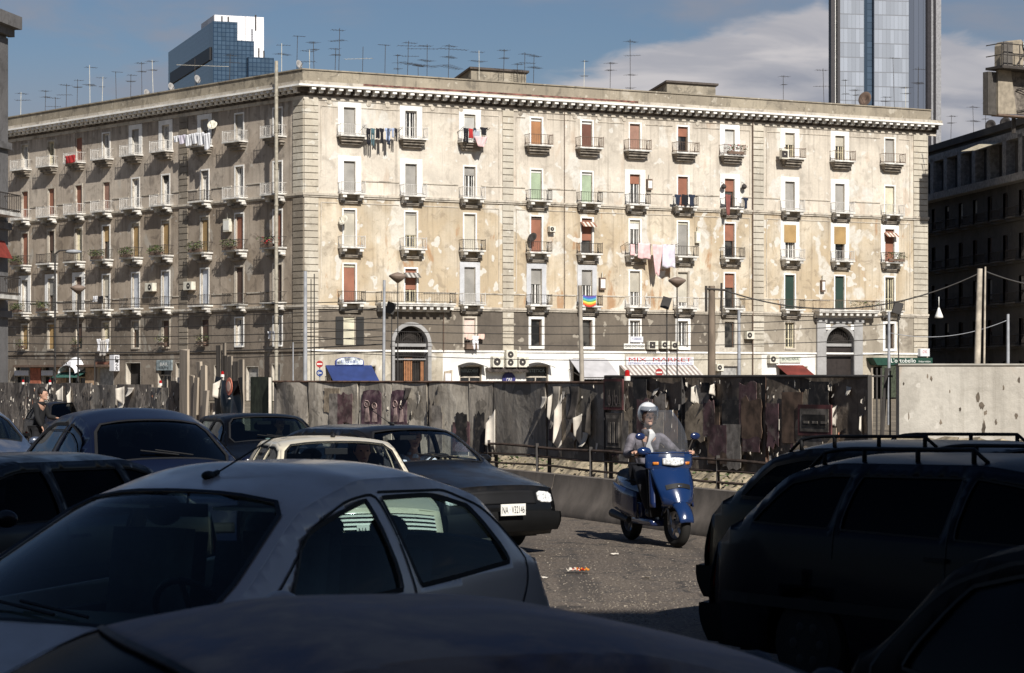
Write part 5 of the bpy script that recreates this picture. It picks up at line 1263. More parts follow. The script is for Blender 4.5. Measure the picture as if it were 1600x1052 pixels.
# ------------------------------------------------------------------ buildings around
def simple_building(name, label, f, u0, u1, ztop, depth, m, rows, cols, wsz=(1.1, 2.0), trim=None, cornice=.6, dm=None, loggia=False):
    r = thing(name, label, 'building', tuple(f.p((u0+u1)/2, 0))); mb = MB(); ops = []
    for z in rows:
        for u in cols: ops.append((u-wsz[0]/2, u+wsz[0]/2, z, z+wsz[1]))
    us = sorted(set([u0, u1]+[round(x, 3) for o in ops for x in o[:2]])); zs = sorted(set([0, ztop]+[round(x, 3) for o in ops for x in o[2:]]))
    for a, b in zip(us[:-1], us[1:]):
        for c, d in zip(zs[:-1], zs[1:]):
            if any(o[0]-.01 < (a+b)/2 < o[1]+.01 and o[2]-.01 < (c+d)/2 < o[3]+.01 for o in ops): continue
            f.quad(mb, a, b, c, d, 0)
    P = f.p
    mb.add([P(u0, 0, 0), P(u0, 0, -depth), P(u0, ztop, -depth), P(u0, ztop, 0)], [(0, 1, 2, 3)]); mb.add([P(u1, 0, 0), P(u1, 0, -depth), P(u1, ztop, -depth), P(u1, ztop, 0)], [(0, 1, 2, 3)])
    mb.add([P(u0, 0, -depth), P(u1, 0, -depth), P(u1, ztop, -depth), P(u0, ztop, -depth)], [(0, 1, 2, 3)]); mb.add([P(u0, ztop, 0), P(u1, ztop, 0), P(u1, ztop, -depth), P(u0, ztop, -depth)], [(0, 1, 2, 3)])
    mb.build('wall', m, r, recalc=False)
    for a, b, c, d in ops:
        w_ = MB(); f.quad(w_, a, b, c, d, -.35, 0); e = .07
        for (p, q, s_, t_) in ((a, a+e, c, d), (b-e, b, c, d), (a+e, b-e, d-e, d), (a+e, b-e, c, c+e), ((a+b)/2-.04, (a+b)/2+.04, c+e, d-e)): f.box(w_, p, q, s_, t_, -.34, -.25, 1)
        if rnd.random() < .5: f.box(w_, a+e, b-e, c+(d-c)*rnd.uniform(.2, .8), d-e, -.24, -.22, 2)
        wo = w_.build('window', [M_PANE, dm or M_FRAMED, shmat(rnd.choice(('g', 'db', 'be')))], r)
    if cornice:
        mb = MB(); f.box(mb, u0-.3, u1+.3, ztop-.9, ztop-.5, 0, cornice*.5); f.box(mb, u0-.5, u1+.5, ztop-.5, ztop+.15, -.2, cornice); mb.build('cornice', trim or m, r)
    return r, ops
# shady block behind the photographer: its roof line throws the foreground into shade
SF = Fac((0, -12), (1, 0), (0, 1))
simple_building('street_building', 'tall plain street block behind the photographer', SF, -75, 60, 25.0, 14, ML['l_low'], (4.5, 8.6, 12.7), [x for x in range(-70, 58, 7)], (1.2, 2.2), cornice=.0)
sbd = [o for o in bpy.data.objects if o.name == 'street_building'][0]
for a, b, h_ in ((14.5, 15.8, 2.5), (18.2, 20.5, 1.2), (9.2, 9.9, .9), (2.0, 5.0, 1.6), (-9, -5, 2.2), (-22, -15, 1.4), (27, 31, 2.5)):  # unseen boxes added on the roof to break up the shade edge
    mb = MB(); SF.box(mb, a, b, 25.0, 25.0+h_, -2.2, -.02); mb.build('shadow_caster', ML['l_low'], sbd)
# dark block on the right, unlit side
DX = Vector((-.144, .989)); p0 = Vector(((1450-800)/F*242, 242))
DF = Fac(tuple(p0), (-DX.x, -DX.y), (-.989, -.144))      # u grows towards the camera
ue = DF.at(1640); zt = 25.8
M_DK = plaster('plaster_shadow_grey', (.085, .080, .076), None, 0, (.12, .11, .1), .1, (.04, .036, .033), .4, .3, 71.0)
cols = [c for c in np.arange(1.8, ue, 4.2)]
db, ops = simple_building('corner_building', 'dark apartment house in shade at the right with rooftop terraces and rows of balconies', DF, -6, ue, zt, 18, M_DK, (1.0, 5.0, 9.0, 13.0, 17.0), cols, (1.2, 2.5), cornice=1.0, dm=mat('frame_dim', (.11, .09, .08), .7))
for z in (5.0, 9.0, 13.0, 17.0):
    mb = MB(); DF.box(mb, -6, ue, z-.35, z-.15, 0, .35); mb.build('string_course', M_DK, db)
    for i, c in enumerate(cols):
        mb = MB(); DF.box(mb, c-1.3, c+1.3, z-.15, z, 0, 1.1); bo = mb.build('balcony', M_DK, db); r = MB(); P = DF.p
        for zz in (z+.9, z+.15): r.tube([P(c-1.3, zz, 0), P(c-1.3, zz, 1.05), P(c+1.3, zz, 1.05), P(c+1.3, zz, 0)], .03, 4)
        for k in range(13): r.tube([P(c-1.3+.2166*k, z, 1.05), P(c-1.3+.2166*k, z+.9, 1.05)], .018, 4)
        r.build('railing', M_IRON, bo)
mb = MB()           # top-floor loggia with piers, set above a ledge
DF.box(mb, -6, ue, 20.2, 20.9, 0, 1.2); 
for c in np.arange(-.3, ue, 4.2): DF.box(mb, c-.5, c+.5, 20.9, 24.5, .0, .9)
DF.box(mb, -6, ue, 24.2, 24.9, 0, .9); mb.build('loggia', mat('loggia_render', (.20, .195, .19), .9, var=.2), db)
M_CLOTHW = mat('cloth_white', (.72, .72, .74), .9, var=.06)
# pale stone block at the left edge
PF = Fac(((10-800)/F*118, 118), (.176, .984), (.984, -.176))
zt = H-(30-HY)*118/F
M_EDGE = plaster('stone_cool_grey', (.16, .155, .155), None, 0, (.2, .19, .18), .1, (.05, .048, .045), .4, .3, 83.0)
lb, _ = simple_building('corner_building', 'pale stone building corner with heavy cornice cut by the left edge', PF, -30, 0, zt, 16, M_EDGE, (1.0, 6.2, 10.4, 14.4), [-3.0, -8.0, -13.0], (1.2, 2.4), M_EDGE, .65)
mb = MB()
for z in (5.0, 9.5, 13.6): PF.box(mb, -30, .15, z, z+.35, 0, .25)
PF.box(mb, -1.2, -.02, 0, zt-1, 0, .10)
mb.build('string_course', M_EDGE, lb)
for z, uu in ((6.1, -1.9), (10.3, -1.9)):
    mb = MB(); PF.box(mb, uu-1.4, uu+1.4, z-.2, z, 0, 1.0); bo = mb.build('balcony', ML['slab'], lb); r = MB(); P = PF.p
    for zz in (z+.9, z+.1): r.tube([P(uu-1.4, zz, 0), P(uu-1.4, zz, .95), P(uu+1.4, zz, .95), P(uu+1.4, zz, 0)], .03, 4)
    for k in range(13): r.tube([P(uu-1.4+.233*k, z, .95), P(uu-1.4+.233*k, z+.9, .95)], .018, 4)
    r.build('railing', M_IRON, bo)
mb = MB(); mb.add([PF.p(-3, 9.0, .05), PF.p(-.5, 9.0, .05), PF.p(-.5, 8.0, .55), PF.p(-3, 8.0, .55)], [(0, 1, 2, 3)])
aw = mb.build('window_awning', mat('awning_red_dull', (.20, .03, .02), .9), None, solid=.03); tag(aw, 'small dull red awning on the pale building at the left edge', 'awning')

# ---- glass tower at the left
def curtain(name, base, line, sx, sz, rough=.12, spec=.8, lw=.03):
    m = bpy.data.materials.new(name); m.use_nodes = True; t = NT(m.node_tree); out = t.n('ShaderNodeOutputMaterial'); b = t.n('ShaderNodeBsdfPrincipled')
    uv = t.n('ShaderNodeUVMap'); sep = t.n('ShaderNodeSeparateXYZ'); t.l(uv.outputs[0], sep.inputs[0])
    def grid(o, step, wd):
        fr = t.math('FRACT', t.math('DIVIDE', o, step)); return t.math('LESS_THAN', fr, wd/step)
    g = t.math('MAXIMUM', grid(sep.outputs[0], sx, lw*sx), grid(sep.outputs[1], sz, lw*sz))
    fl = t.n('ShaderNodeTexWhiteNoise', noise_dimensions='2D'); cb = t.n('ShaderNodeCombineXYZ'); t.l(t.math('FLOOR', t.math('DIVIDE', sep.outputs[0], sx)), cb.inputs[0]); t.l(t.math('FLOOR', t.math('DIVIDE', sep.outputs[1], sz)), cb.inputs[1]); t.l(cb.outputs[0], fl.inputs['Vector'])
    c = t.mix(t.mapr(fl.outputs['Value'], 0, 1, 0, 1, False), tuple(x*.82 for x in base), tuple(x*1.15 for x in base)); c = t.mix(g, c, line)
    t.l(c, b.inputs['Base Color']); b.inputs['Roughness'].default_value = rough; b.inputs['Specular IOR Level'].default_value = spec; t.l(b.outputs[0], out.inputs[0]); MATS[name] = m; return m
def tower_block(root, nm, f, u0, u1, d, z0, z1, mf, ms, mt=None):
    """block with uv in metres on every side; faces: front, two sides, back, top"""
    P = f.p; qs = [((u0, 0), (u1, 0), mf), ((u1, 0), (u1, -d), ms), ((u1, -d), (u0, -d), mf), ((u0, -d), (u0, 0), ms)]; mb = MB(); uvs = []
    mats = [mf, ms, mt or mf]
    for a, b, m in qs:
        L_ = math.hypot(b[0]-a[0], b[1]-a[1]); mb.add([P(a[0], z0, a[1]), P(b[0], z0, b[1]), P(b[0], z1, b[1]), P(a[0], z1, a[1])], [(0, 1, 2, 3)], mats.index(m)); uvs += [(0, z0), (L_, z0), (L_, z1), (0, z1)]
    mb.add([P(u0, z1, 0), P(u1, z1, 0), P(u1, z1, -d), P(u0, z1, -d)], [(0, 1, 2, 3)], 2); uvs += [(0, 0)]*4
    o = mb.build(nm, mats, root, recalc=False); ul = o.data.uv_layers.new(name='UVMap')
    for i, p in enumerate(o.data.polygons):
        for k, li in enumerate(p.loop_indices): ul.data[li].uv = uvs[i*4+k]
    return o
TY = 430; TF = Fac(((333-800)/F*TY, TY), (.944, .331), (.331, -.944)); TS = Fac(((333-800)/F*TY, TY), (-.331, .944), (-.944, -.331))
M_BGL = curtain('tower_glass_blue', (.045, .075, .115), (.012, .028, .055), .78, .80, .10, .6, .16); M_BGS = curtain('tower_glass_dark', (.035, .045, .07), (.010, .013, .022), 40, .85, .15, .5, .30)
tw_ = thing('office_tower', 'blue glass office tower with stepped top and white service slab, left skyline', 'tower', tuple(TF.p(0, 0)))
zA = TF.z(333, 33); dl = TS.at(263)
tower_block(tw_, 'glass_block', TF, 0, TF.at(371), dl, 0, zA, M_BGL, M_BGS)
tower_block(tw_, 'glass_block', TF, TF.at(371)+.02, TF.at(397), dl*.8, 0, TF.z(384, 64), M_BGL, M_BGS)
TF2 = Fac(tuple(TF.p(0, 0, 1.5))[:2], TF.u[:2], TF.n[:2])
tower_block(tw_, 'glass_block', TF2, TF2.at(388), TF2.at(428), dl*.6, 0, TF2.z(410, 90), M_BGL, M_BGS)
M_WPAN = curtain('tower_panel_white', (.74, .73, .74), (.5, .48, .48), 6.0, 3.2, .6, .3, .03)
tower_block(tw_, 'service_slab', Fac(tuple(TF.p(0, 0, -6))[:2], TF.u[:2], TF.n[:2]), TF.at(345), TF.at(415.5)+1.0, 12, 0, TF.z(380, 26)+1.0, M_WPAN, M_WPAN)
mb = MB(); TS.box(mb, 2.0, dl-3, zA-7.0, zA-4.6, .0, .25); mb.build('plant_slot', mat('tower_slot_black', (.006, .006, .008), .5), tw_)
for x, y in ((352, 22), (362, 23), (405, 20), (378, 60), (383, 60), (410, 72), (418, 76)):
    mb = MB(); u = TF.at(x); z = TF.z(x, y); mb.tube([TF.p(u, z-3, -3), TF.p(u, z, -3)], .15, 5); mb.build('mast', M_IRON, tw_)
# ---- slab tower at the right
BYY = 400; BT = Fac(((1312-800)/F*BYY, BYY), (.985, .17), (.17, -.985))
M_PANL = curtain('tower_panel_grey', (.26, .285, .33), (.16, .17, .19), .72, 2.5, .4, .4, .07); M_BSL = curtain('tower_strip_blue', (.05, .075, .11), (.025, .04, .06), 7, 1.1, .1, .8, .12)
M_SHD = curtain('tower_side_shaded', (.10, .115, .15), (.06, .07, .09), 1.2, 40, .4, .5, .10)  # darker panel colour carries the shade of the tower's side face
M_TDK = mat('tower_rib_dark', (.035, .032, .035), .5); M_TGR = mat('tower_rib_grey', (.26, .26, .27), .5); M_TWH = mat('tower_rib_white', (.70, .69, .66), .5)
tb = thing('office_tower', 'tall grey panelled tower with dark blue glass strip rising out of the picture', 'tower', tuple(BT.p(0, 0)))
ZT = 150; X = lambda x: BT.at(x)
tower_block(tb, 'panel_block', BT, X(1312), X(1350), 1.0, 0, ZT, M_PANL, M_PANL)
tower_block(tb, 'glass_strip', Fac(tuple(BT.p(0, 0, -.8))[:2], BT.u[:2], BT.n[:2]), X(1350)+.02, X(1366)-.02, 17, 0, ZT, M_BSL, M_BSL)
tower_block(tb, 'panel_block', BT, X(1366), X(1420), 18, 0, ZT, M_PANL, M_PANL)
for (x0, x1, dd, m) in ((1298, 1304.5, .2, M_TDK), (1304.5, 1308, -.4, M_TWH), (1308, 1312, .3, M_TDK)):
    mb = MB(); BT.box(mb, X(x0), X(x1)-.01, 0, ZT, -1.2, dd); mb.build('edge_rib', m, tb)
BS = Fac(tuple(BT.p(X(1420)+.02, 0, -.3))[:2], (.80, .60), (.60, -.80))
for (x0, x1, dd, m) in ((1420, 1446, 0, M_SHD), (1446, 1452, .5, M_TDK), (1452, 1457, .2, M_TGR), (1457, 1460, .4, M_TDK), (1460, 1470, .1, M_TGR)):
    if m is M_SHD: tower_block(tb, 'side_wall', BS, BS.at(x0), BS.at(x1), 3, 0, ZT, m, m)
    else: mb = MB(); BS.box(mb, BS.at(x0)+.01, BS.at(x1)-.01, 0, ZT, -3, dd); mb.build('edge_rib', m, tb)
# ---- rooftop sign structure, top right
GY = 205; GF = Fac(((1543-800)/F*GY, GY), (.86, .51), (.51, -.86)); gx = lambda x: GF.at(x); gz = lambda x, y: GF.z(x, y)
gs = thing('sign_structure', 'large rooftop billboard frame with service platform and pale cladding, top right', 'billboard', tuple(GF.p(gx(1570), zt if False else 25.8)))
M_CLD = mat('cladding_beige', (.27, .23, .175), .8, var=.15, scale=2); M_CLR = mat('cladding_ribbed', (.10, .09, .08), .8)
mb = MB(); GF.poly(mb, [(gx(1556), gz(1556, 179)), (gx(1585), gz(1585, 179)), (gx(1576), gz(1576, 110)), (gx(1556), gz(1556, 110))], 0, .3); mb.build('cladding_panel', M_CLD, gs)
mb = MB(); GF.box(mb, gx(1556), gx(1640), gz(1556, 181), gz(1556, 178.5), -.6, .35); mb.build('bottom_beam', M_IRONR, gs)
mb = MB()
for k in range(7): GF.box(mb, gx(1543)+k*(gx(1556)-gx(1543))/7, gx(1543)+(k+.6)*(gx(1556)-gx(1543))/7, gz(1543, 179), gz(1543, 112), -.0, .12)
GF.box(mb, gx(1543), gx(1556), gz(1543, 179), gz(1543, 112), -.6, 0); mb.build('ribbed_panel', M_CLR, gs)
mb = MB(); GF.box(mb, gx(1547), gx(1640), gz(1547, 109), gz(1547, 105), -.6, 1.6); mb.build('platform', M_IRON, gs)
mb = MB(); z0_ = gz(1547, 105)
for zz in (.95, 1.95): mb.tube([GF.p(gx(1547), z0_+zz, -.5), GF.p(gx(1547), z0_+zz, 1.5), GF.p(gx(1640), z0_+zz, 1.5)], .05, 5)
for x in (1547, 1556, 1575, 1592): mb.tube([GF.p(gx(x), z0_, 1.5), GF.p(gx(x), z0_+1.95, 1.5)], .05, 5)
mb.build('railing', M_IRON, gs)
mb = MB(); GF.poly(mb, [(gx(1560), z0_), (gx(1592), z0_), (gx(1592), gz(1575, 66)), (gx(1588), gz(1575, 62)), (gx(1564), gz(1566, 66)), (gx(1560), gz(1561, 72))], -.5, .6); mb.build('plant_housing', M_CLD, gs)
mb = MB(); GF.box(mb, gx(1560), gx(1574), z0_, gz(1566, 67), .61, .70); mb.build('ribbed_panel', M_CLR, gs)
mb = MB(); GF.box(mb, gx(1592)+.1, gx(1650), z0_+.8, gz(1592, 70), .2, .8); sb = mb.build('sign_box', mat('sign_box_dark', (.03, .045, .07), .5), gs)
text('C', 1.3, 1.5, GF.M(gx(1600)-.2, z0_+2.2, .82), mat('sign_letter_pale', (.5, .6, .62), .5), sb)
mb = MB(); mb.tube([GF.p(gx(1573), z0_, 1.2), GF.p(gx(1602), gz(1600, 58), 1.2)], .07, 5)
for k in range(7):
    za, zb_ = gz(1590, 175)+k*1.0, gz(1590, 175)+(k+1)*1.0; s_ = k % 2
    mb.tube([GF.p(gx(1587), (za, zb_)[s_], .1), GF.p(gx(1640), (zb_, za)[s_]+2*(1-2*s_)*0, .1)], .05, 4)
mb.build('lattice', M_IRON, gs)
mb = MB(); GF.box(mb, gx(1577), gx(1640), gz(1590, 178), gz(1590, 110), -.6, -.1); mb.build('mesh_back', mat('mesh_brown', (.14, .12, .10), .9, var=.3), gs)
mb = MB()
for x in (1596, 1630): mb.tube([GF.p(gx(x), 24.0, -1), GF.p(gx(x), gz(1590, 180), -1)], .2, 6)
mb.build('support_post', M_IRON, gs)
# ------------------------------------------------------------------ things on the facades
CLM = {}
def cloth(k, c):
    if k not in CLM: CLM[k] = mat('cloth_'+k, c, .95, var=.10, scale=2)
    return CLM[k]
CC = dict(black=(.012, .012, .016), teal=(.06, .12, .14), blue=(.30, .36, .50), navy=(.02, .028, .05), red=(.38, .03, .03), pink=(.70, .46, .46), white=(.78, .77, .77), lilac=(.62, .58, .66), grey=(.34, .36, .40), brown=(.20, .07, .06), salmon=(.66, .45, .38), shirt=(.50, .47, .44))
def garment(f, x0, x1, y0, y1, c, label, group, d=1.05, shape='sheet', nm='hanging_garment', cat='laundry', slope=0.0):
    a, b = f.at(x0, d), f.at(x1, d); a, b = min(a, b), max(a, b); zt, zb = f.z(x0, y0, d), f.z(x0, y1, d); h = zt-zb; w_ = b-a; ph = rnd.uniform(0, 6); mb = MB()
    def fn(p, q):
        wd = 1.0; off = 0
        if shape == 'shirt': wd = 1.0 if q < .28 else .62
        if shape == 'trousers': wd = 1-.15*q
        if shape == 'point': wd = 1-.6*q
        x = a+w_*(.5+(p-.5)*wd); return f.p(x, zt-h*q*(1+.04*math.sin(p*9+ph))-slope*h*p+.02*math.sin(p*7), d+.05*math.sin(p*8+ph)*q+.03*math.sin(p*17+q*4+ph))
    if shape == 'trousers':
        mb.grid(lambda p, q: fn(p, q*.35), 8, 3); mb.grid(lambda p, q: fn(p*.44, .35+q*.65), 4, 5); mb.grid(lambda p, q: fn(.56+p*.44, .35+q*.65), 4, 5)
    else: mb.grid(fn, 12, 10)
    o = mb.build(nm, cloth(c, CC[c]), None, smooth=True, recalc=False, solid=.01); return tag(o, label, cat, group)
def washline(f, x0, x1, y, label, d=1.05):
    mb = MB(); n = 10; mb.tube([f.p(f.at(x0+(x1-x0)*i/n, d), f.z(x0, y, d)-.1*math.sin(math.pi*i/n), d) for i in range(n+1)], .018, 4)
    for x in (x0, x1):
        u = f.at(x, d); mb.tube([f.p(u, f.z(x0, y, d)-.25, 0), f.p(u, f.z(x0, y, d)+.10, d+.25)], .022, 4)
    tag(mb.build('washing_line', M_IRON, None), label, 'washing line', 'washing lines strung from the balconies')
washline(RF, 568, 626, 200, 'washing line between the first two top floor balconies, hung with dark clothes')
g1 = 'clothes on the line between the first two top balconies'
for i, (x0, x1, y1, c, sh, t) in enumerate(((573, 579, 226, 'black', 'trousers', 'leftmost black garment'), (579.5, 585.5, 228, 'teal', 'trousers', 'long dark teal garment beside the leftmost black one'), (587, 593, 216, 'black', 'sheet', 'short black garment after the teal one'),
    (593, 600, 224, 'black', 'shirt', 'black garment left of the light blue shirt'), (601, 611, 219, 'blue', 'shirt', 'wide light blue shirt'), (605, 609.5, 226, 'navy', 'sheet', 'narrow dark cloth behind the blue shirt'), (612, 616, 215, 'blue', 'shirt', 'small light blue top right of the blue shirt'), (616, 621, 220, 'black', 'trousers', 'rightmost black garment'))):
    garment(RF, x0, x1, 200.5, y1, c, t+', line between the first two top balconies', g1, shape=sh, d=1.05+.02*(i % 2))
washline(RF, 723, 764, 200, 'washing line on the third top balcony, with red and pink cloths')
g2 = 'clothes on the third top balcony'
for x0, x1, y0, y1, c, sh, t in ((724, 732, 200, 222, 'black', 'trousers', 'black trousers leftmost on the third top balcony'), (732.5, 739, 201, 216, 'red', 'sheet', 'bright red towel on the third top balcony'), (739.5, 744, 200, 205, 'navy', 'sheet', 'short navy cloth beside the red towel on the third top balcony'),
    (740, 749.5, 204, 220, 'grey', 'sheet', 'grey blue cloth beside the red towel'), (750, 762, 199, 211, 'black', 'shirt', 'black shirt rightmost on the third top balcony'), (741, 762, 213, 229, 'pink', 'point', 'pink sheet hanging low on the third top balcony')):
    garment(RF, x0, x1, y0, y1, c, t, g2, shape=sh, d=1.15 if c != 'pink' else 1.3)
g3 = 'clothes on the seventh balcony of the fourth floor'
for x0, x1, y1, c, sh, t in ((1054, 1064, 320, 'navy', 'shirt', 'left dark navy top'), (1065, 1075, 321, 'black', 'sheet', 'middle black cloth'), (1076, 1086, 322, 'navy', 'shirt', 'right dark navy shirt')):
    garment(RF, x0, x1, 304, y1, c, t+' of three on the dark laundry balcony', g3, shape=sh)
for x0, x1, y0, y1, c, sh, t in ((1133, 1142, 304, 336, 'brown', 'point', 'long brownish red cloth hanging from the balcony near the hanging lamps'), (1150, 1160, 307, 317, 'white', 'shirt', 'small white shirt right of the brownish red cloth'), (1162, 1169, 309, 326, 'navy', 'shirt', 'dark blue top right of the small white shirt')):
    garment(RF, x0, x1, y0, y1, c, t, 'clothes on the eighth balcony of the fourth floor', shape=sh)
washline(RF, 979, 1058, 380, 'long washing line with big pink and lilac sheets', 1.1)
for x0, x1, y0, y1, c, sh, t in ((985, 992, 382, 399, 'pink', 'sheet', 'small pink towel left of the big pink sheets'), (997, 1016, 380, 404, 'pink', 'sheet', 'square pink sheet at the middle of the long washing line'), (1019, 1036, 382, 430, 'pink', 'point', 'long pointed pink sheet, lowest hanging on the facade'), (1035, 1055, 382, 418, 'lilac', 'sheet', 'pale lilac sheet right of the long pink one')):
    garment(RF, x0, x1, y0, y1, c, t, 'sheets on the long washing line', shape=sh, d=1.15 if c == 'pink' else 1.1)
for x0, x1, y0, y1, c, sh, t in ((728, 739, 521, 531, 'salmon', 'sheet', 'salmon cloth left of white trousers at the low window'), (738, 748, 525, 546, 'white', 'trousers', 'white trousers hanging below the low window above the air conditioners'), (747, 757, 521, 530, 'salmon', 'sheet', 'salmon cloth right of white trousers at the low window')):
    garment(RF, x0, x1, y0, y1, c, t, 'clothes at the low window', shape=sh, d=.5)
mb = MB(); RF.box(mb, RF.at(725), RF.at(742), RF.z(735, 546), RF.z(735, 536), .05, .5); tag(mb.build('window_box', M_IRONR, None, bevel=.03), 'dark box under the low window with white trousers', 'window box')
# rainbow flag
fa, fb_ = RF.at(911, 1.0), RF.at(931, 1.0); zt, zb_ = RF.z(911, 461, 1.0), RF.z(911, 476, 1.0)
fl = thing('rainbow_flag', 'rainbow striped flag sagging on a first floor balcony rail', 'flag', tuple(RF.p(fa, zb_, 1.0)))
cols_ = [(.12, .08, .30), (.05, .15, .45), (.10, .38, .42), (.10, .35, .12), (.75, .62, .10), (.70, .25, .03), (.55, .05, .04)]
for i, c in enumerate(cols_):
    mb = MB(); mb.grid(lambda p, q: RF.p(fa+(fb_-fa)*p, zt-(zt-zb_)*((i+q)/7)*(1+.12*math.sin(math.pi*p))-.10*math.sin(math.pi*p), 1.02+.02*math.sin(p*9)), 10, 1); mb.build('stripe', mat('flag_%d' % i, c, .9, var=.05), fl, recalc=False)
# left face laundry
g4 = 'white washing on the left face'
for i, (x0, x1, y0, y1, dd) in enumerate(((271, 279, 213, 223, 1.0), (279, 290, 212, 226, 1.1), (290, 299, 211, 229, 1.2), (299, 309, 209, 226, 1.3), (309, 319, 208, 228, 1.4), (318, 328, 209, 235, 1.5))):
    garment(LF, x0, x1, y0, y1, 'white' if i != 1 else 'lilac', ORD[i]+' white sheet from the left in the billowing washing on the shaded face', g4, d=dd)
garment(LF, 102, 117, 244, 256, 'red', 'red patterned cloth over a balcony rail on the shaded face', 'cloths on the left face')
for x0, x1, y0, y1, c, sh, t in ((151, 157, 530, 549, 'white', 'shirt', 'white shirt at the low window of the shaded face'), (156, 165, 532, 556, 'shirt', 'sheet', 'long grey towel between white shirts, shaded face'), (165, 170, 530, 550, 'white', 'shirt', 'white shirt right of the long grey towel, shaded face'), (145, 152, 463, 472, 'white', 'sheet', 'small white cloth on a balcony rail above the pizzeria sign'), (153, 161, 463, 474, 'black', 'sheet', 'black cloth on the rail beside the small white cloth'), (418, 424, 518, 530, 'white', 'shirt', 'white top hanging left at the grilled window'), (426, 432, 518, 532, 'white', 'shirt', 'white top hanging right at the grilled window')):
    garment(LF, x0, x1, y0, y1, c, t, 'clothes on the shaded face', shape=sh, d=.6)
# air conditioners
M_AC = mat('aircon_casing', (.60, .57, .48), .6, var=.1); M_ACD = mat('aircon_dark', (.035, .03, .028), .7)
def aircon(f, x0, x1, y0, y1, label, square=False, two=False, d=.45, m=None, d0=.08):
    a, b = sorted((f.at(x0), f.at(x1))); z0, z1 = f.z(x0, y1), f.z(x0, y0); r = thing('air_conditioner', label, 'air conditioner', tuple(f.p((a+b)/2, z0, 0)), 0, 'air conditioners on the facades'); mb = MB(); f.box(mb, a, b, z0, z1, d0, d0+d)
    mb.build('casing', m or M_AC, r, bevel=.02); c = (a+b)/2-(b-a)*.12; h = z1-z0
    cs = [((z0+z1)/2, min(h, b-a)*.36)] if not two else [(z0+h*.27, h*.19), (z0+h*.73, h*.19)]
    for cz, rr in cs:
        mb = MB()
        if square: f.box(mb, c-rr*1.1, c+rr*1.1, cz-rr*1.1, cz+rr*1.1, d0+d, d0+d+.015)
        else: mb.lathe([(rr, 0), (rr, .015), (rr*.9, .02)], f.p(c, cz, d0+d), f.n, 18)
        fo = mb.build('fan_grille', M_ACD, r); mb = MB(); mb.lathe([(rr*.25, 0), (rr*.22, .02)], f.p(c, cz, d0+d+.02), f.n, 10); mb.build('hub', M_AC, fo)
    mb = MB()
    for q in (a+.08, b-.08): f.box(mb, q-.02, q+.02, z0-.06, z0, 0, d0+d-.05)
    mb.build('bracket', M_IRONR, r)
for x0, x1, y0, y1, l, sq, two in ((766, 783, 557, 574, 'square air conditioner left of the central stacked pair over the blue disc', 0, 0), (787, 804, 547, 574, 'tall double fan air conditioner above the blue disc sign', 0, 1), (806, 822, 558, 574, 'square air conditioner right of the central tall pair over the blue disc', 0, 0),
    (1009, 1024, 533, 546, 'air conditioner with square black grille above the red lettered sign', 1, 0), (1029, 1042, 533, 545, 'air conditioner middle of three above the red lettered sign', 0, 0), (1045, 1057, 534, 546, 'air conditioner right of three above the red lettered sign', 0, 0),
    (1162, 1174, 518, 530, 'small air conditioner on white patch beside grey pilaster', 0, 0), (1198, 1212, 555, 568, 'white air conditioner left of the red awning', 0, 0), (855, 864, 354, 363, 'small air conditioner beside the third floor brown shutter', 0, 0), (1116, 1126, 569, 580, 'low air conditioner beside the thick brown post', 0, 0),
    (1211, 1222, 235, 250, 'black framed air conditioner box on a top floor balcony', 1, 0)):
    aircon(RF, x0, x1, y0, y1, l, bool(sq), bool(two), d0=.08 if x0 != 1211 else .7)
aircon(LF, 234, 246, 443, 456, 'left air conditioner of two on the shaded face, fourth column'); aircon(LF, 294, 307, 441, 454, 'right air conditioner of two on the shaded face, beside the pilaster')
# wall cupboards / boilers
for f, x0, x1, y0, y1, l, m in ((RF, 1009, 1017, 280, 297, 'white boiler cupboard with dark frame on the fourth floor wall', M_IRONR), (RF, 1085, 1092, 362, 380, 'pale grey boiler cupboard beside third floor grey shutter', None), (RF, 935, 944, 434, 453, 'white boiler cupboard right of the rainbow flag window', M_IRONR), (RF, 1281, 1287, 438, 456, 'white wall cupboard between two dark green doors', M_IRONR), (LF, 353, 363, 343, 363, 'white boiler cupboard on the shaded face near the plants', None)):
    a, b = sorted((f.at(x0), f.at(x1))); z0, z1 = f.z(x0, y1), f.z(x0, y0); r = thing('wall_cupboard', l, 'cupboard', tuple(f.p(a, z0, 0))); mb = MB(); f.box(mb, a, b, z0, z1, .02, .32); mb.build('casing', m or M_AC, r, bevel=.02)
    mb = MB(); f.box(mb, a+.06, b-.06, z0+.15, z1-.15, .32, .34); mb.build('door', M_PLATE, r); mb = MB(); mb.tube([f.p((a+b)/2, z1, .15), f.p((a+b)/2, z1+.5, .2)], .05, 6); mb.build('flue', M_AC, r)
# dishes on the facade
def dish(P0, n, r_, label, m=None):
    o = thing('satellite_dish', label, 'satellite dish', tuple(P0)); mb = MB(); n = Vector(n).normalized(); mb.lathe([(.02, -.12*r_*2), (r_*.5, -.06*r_*2), (r_*.85, .0), (r_, .06*r_*2), (r_*.97, .09*r_*2), (r_*.5, -.03*r_*2), (.02, -.09*r_*2)], P0, n, 16, cap=False); mb.build('reflector', m or M_AC, o, smooth=True)
    mb = MB(); mb.tube([P0+Vector((0, 0, -r_)), P0+n*r_*1.2], .02, 5); mb.tube([P0-n*.1, P0-n*.1+Vector((0, 0, -r_*1.6))], .03, 5); mb.build('arm', M_IRON, o)
for x, y, l in ((533, 345, 'grey dish with twin aerials beside the first third floor window'), (828, 372, 'dark dish and aerial bracket left of a third floor brown shutter')): dish(RF.p(RF.at(x), RF.z(x, y), .5), (-.5, -.7, .4), .45, l, M_ACD if x > 800 else None)
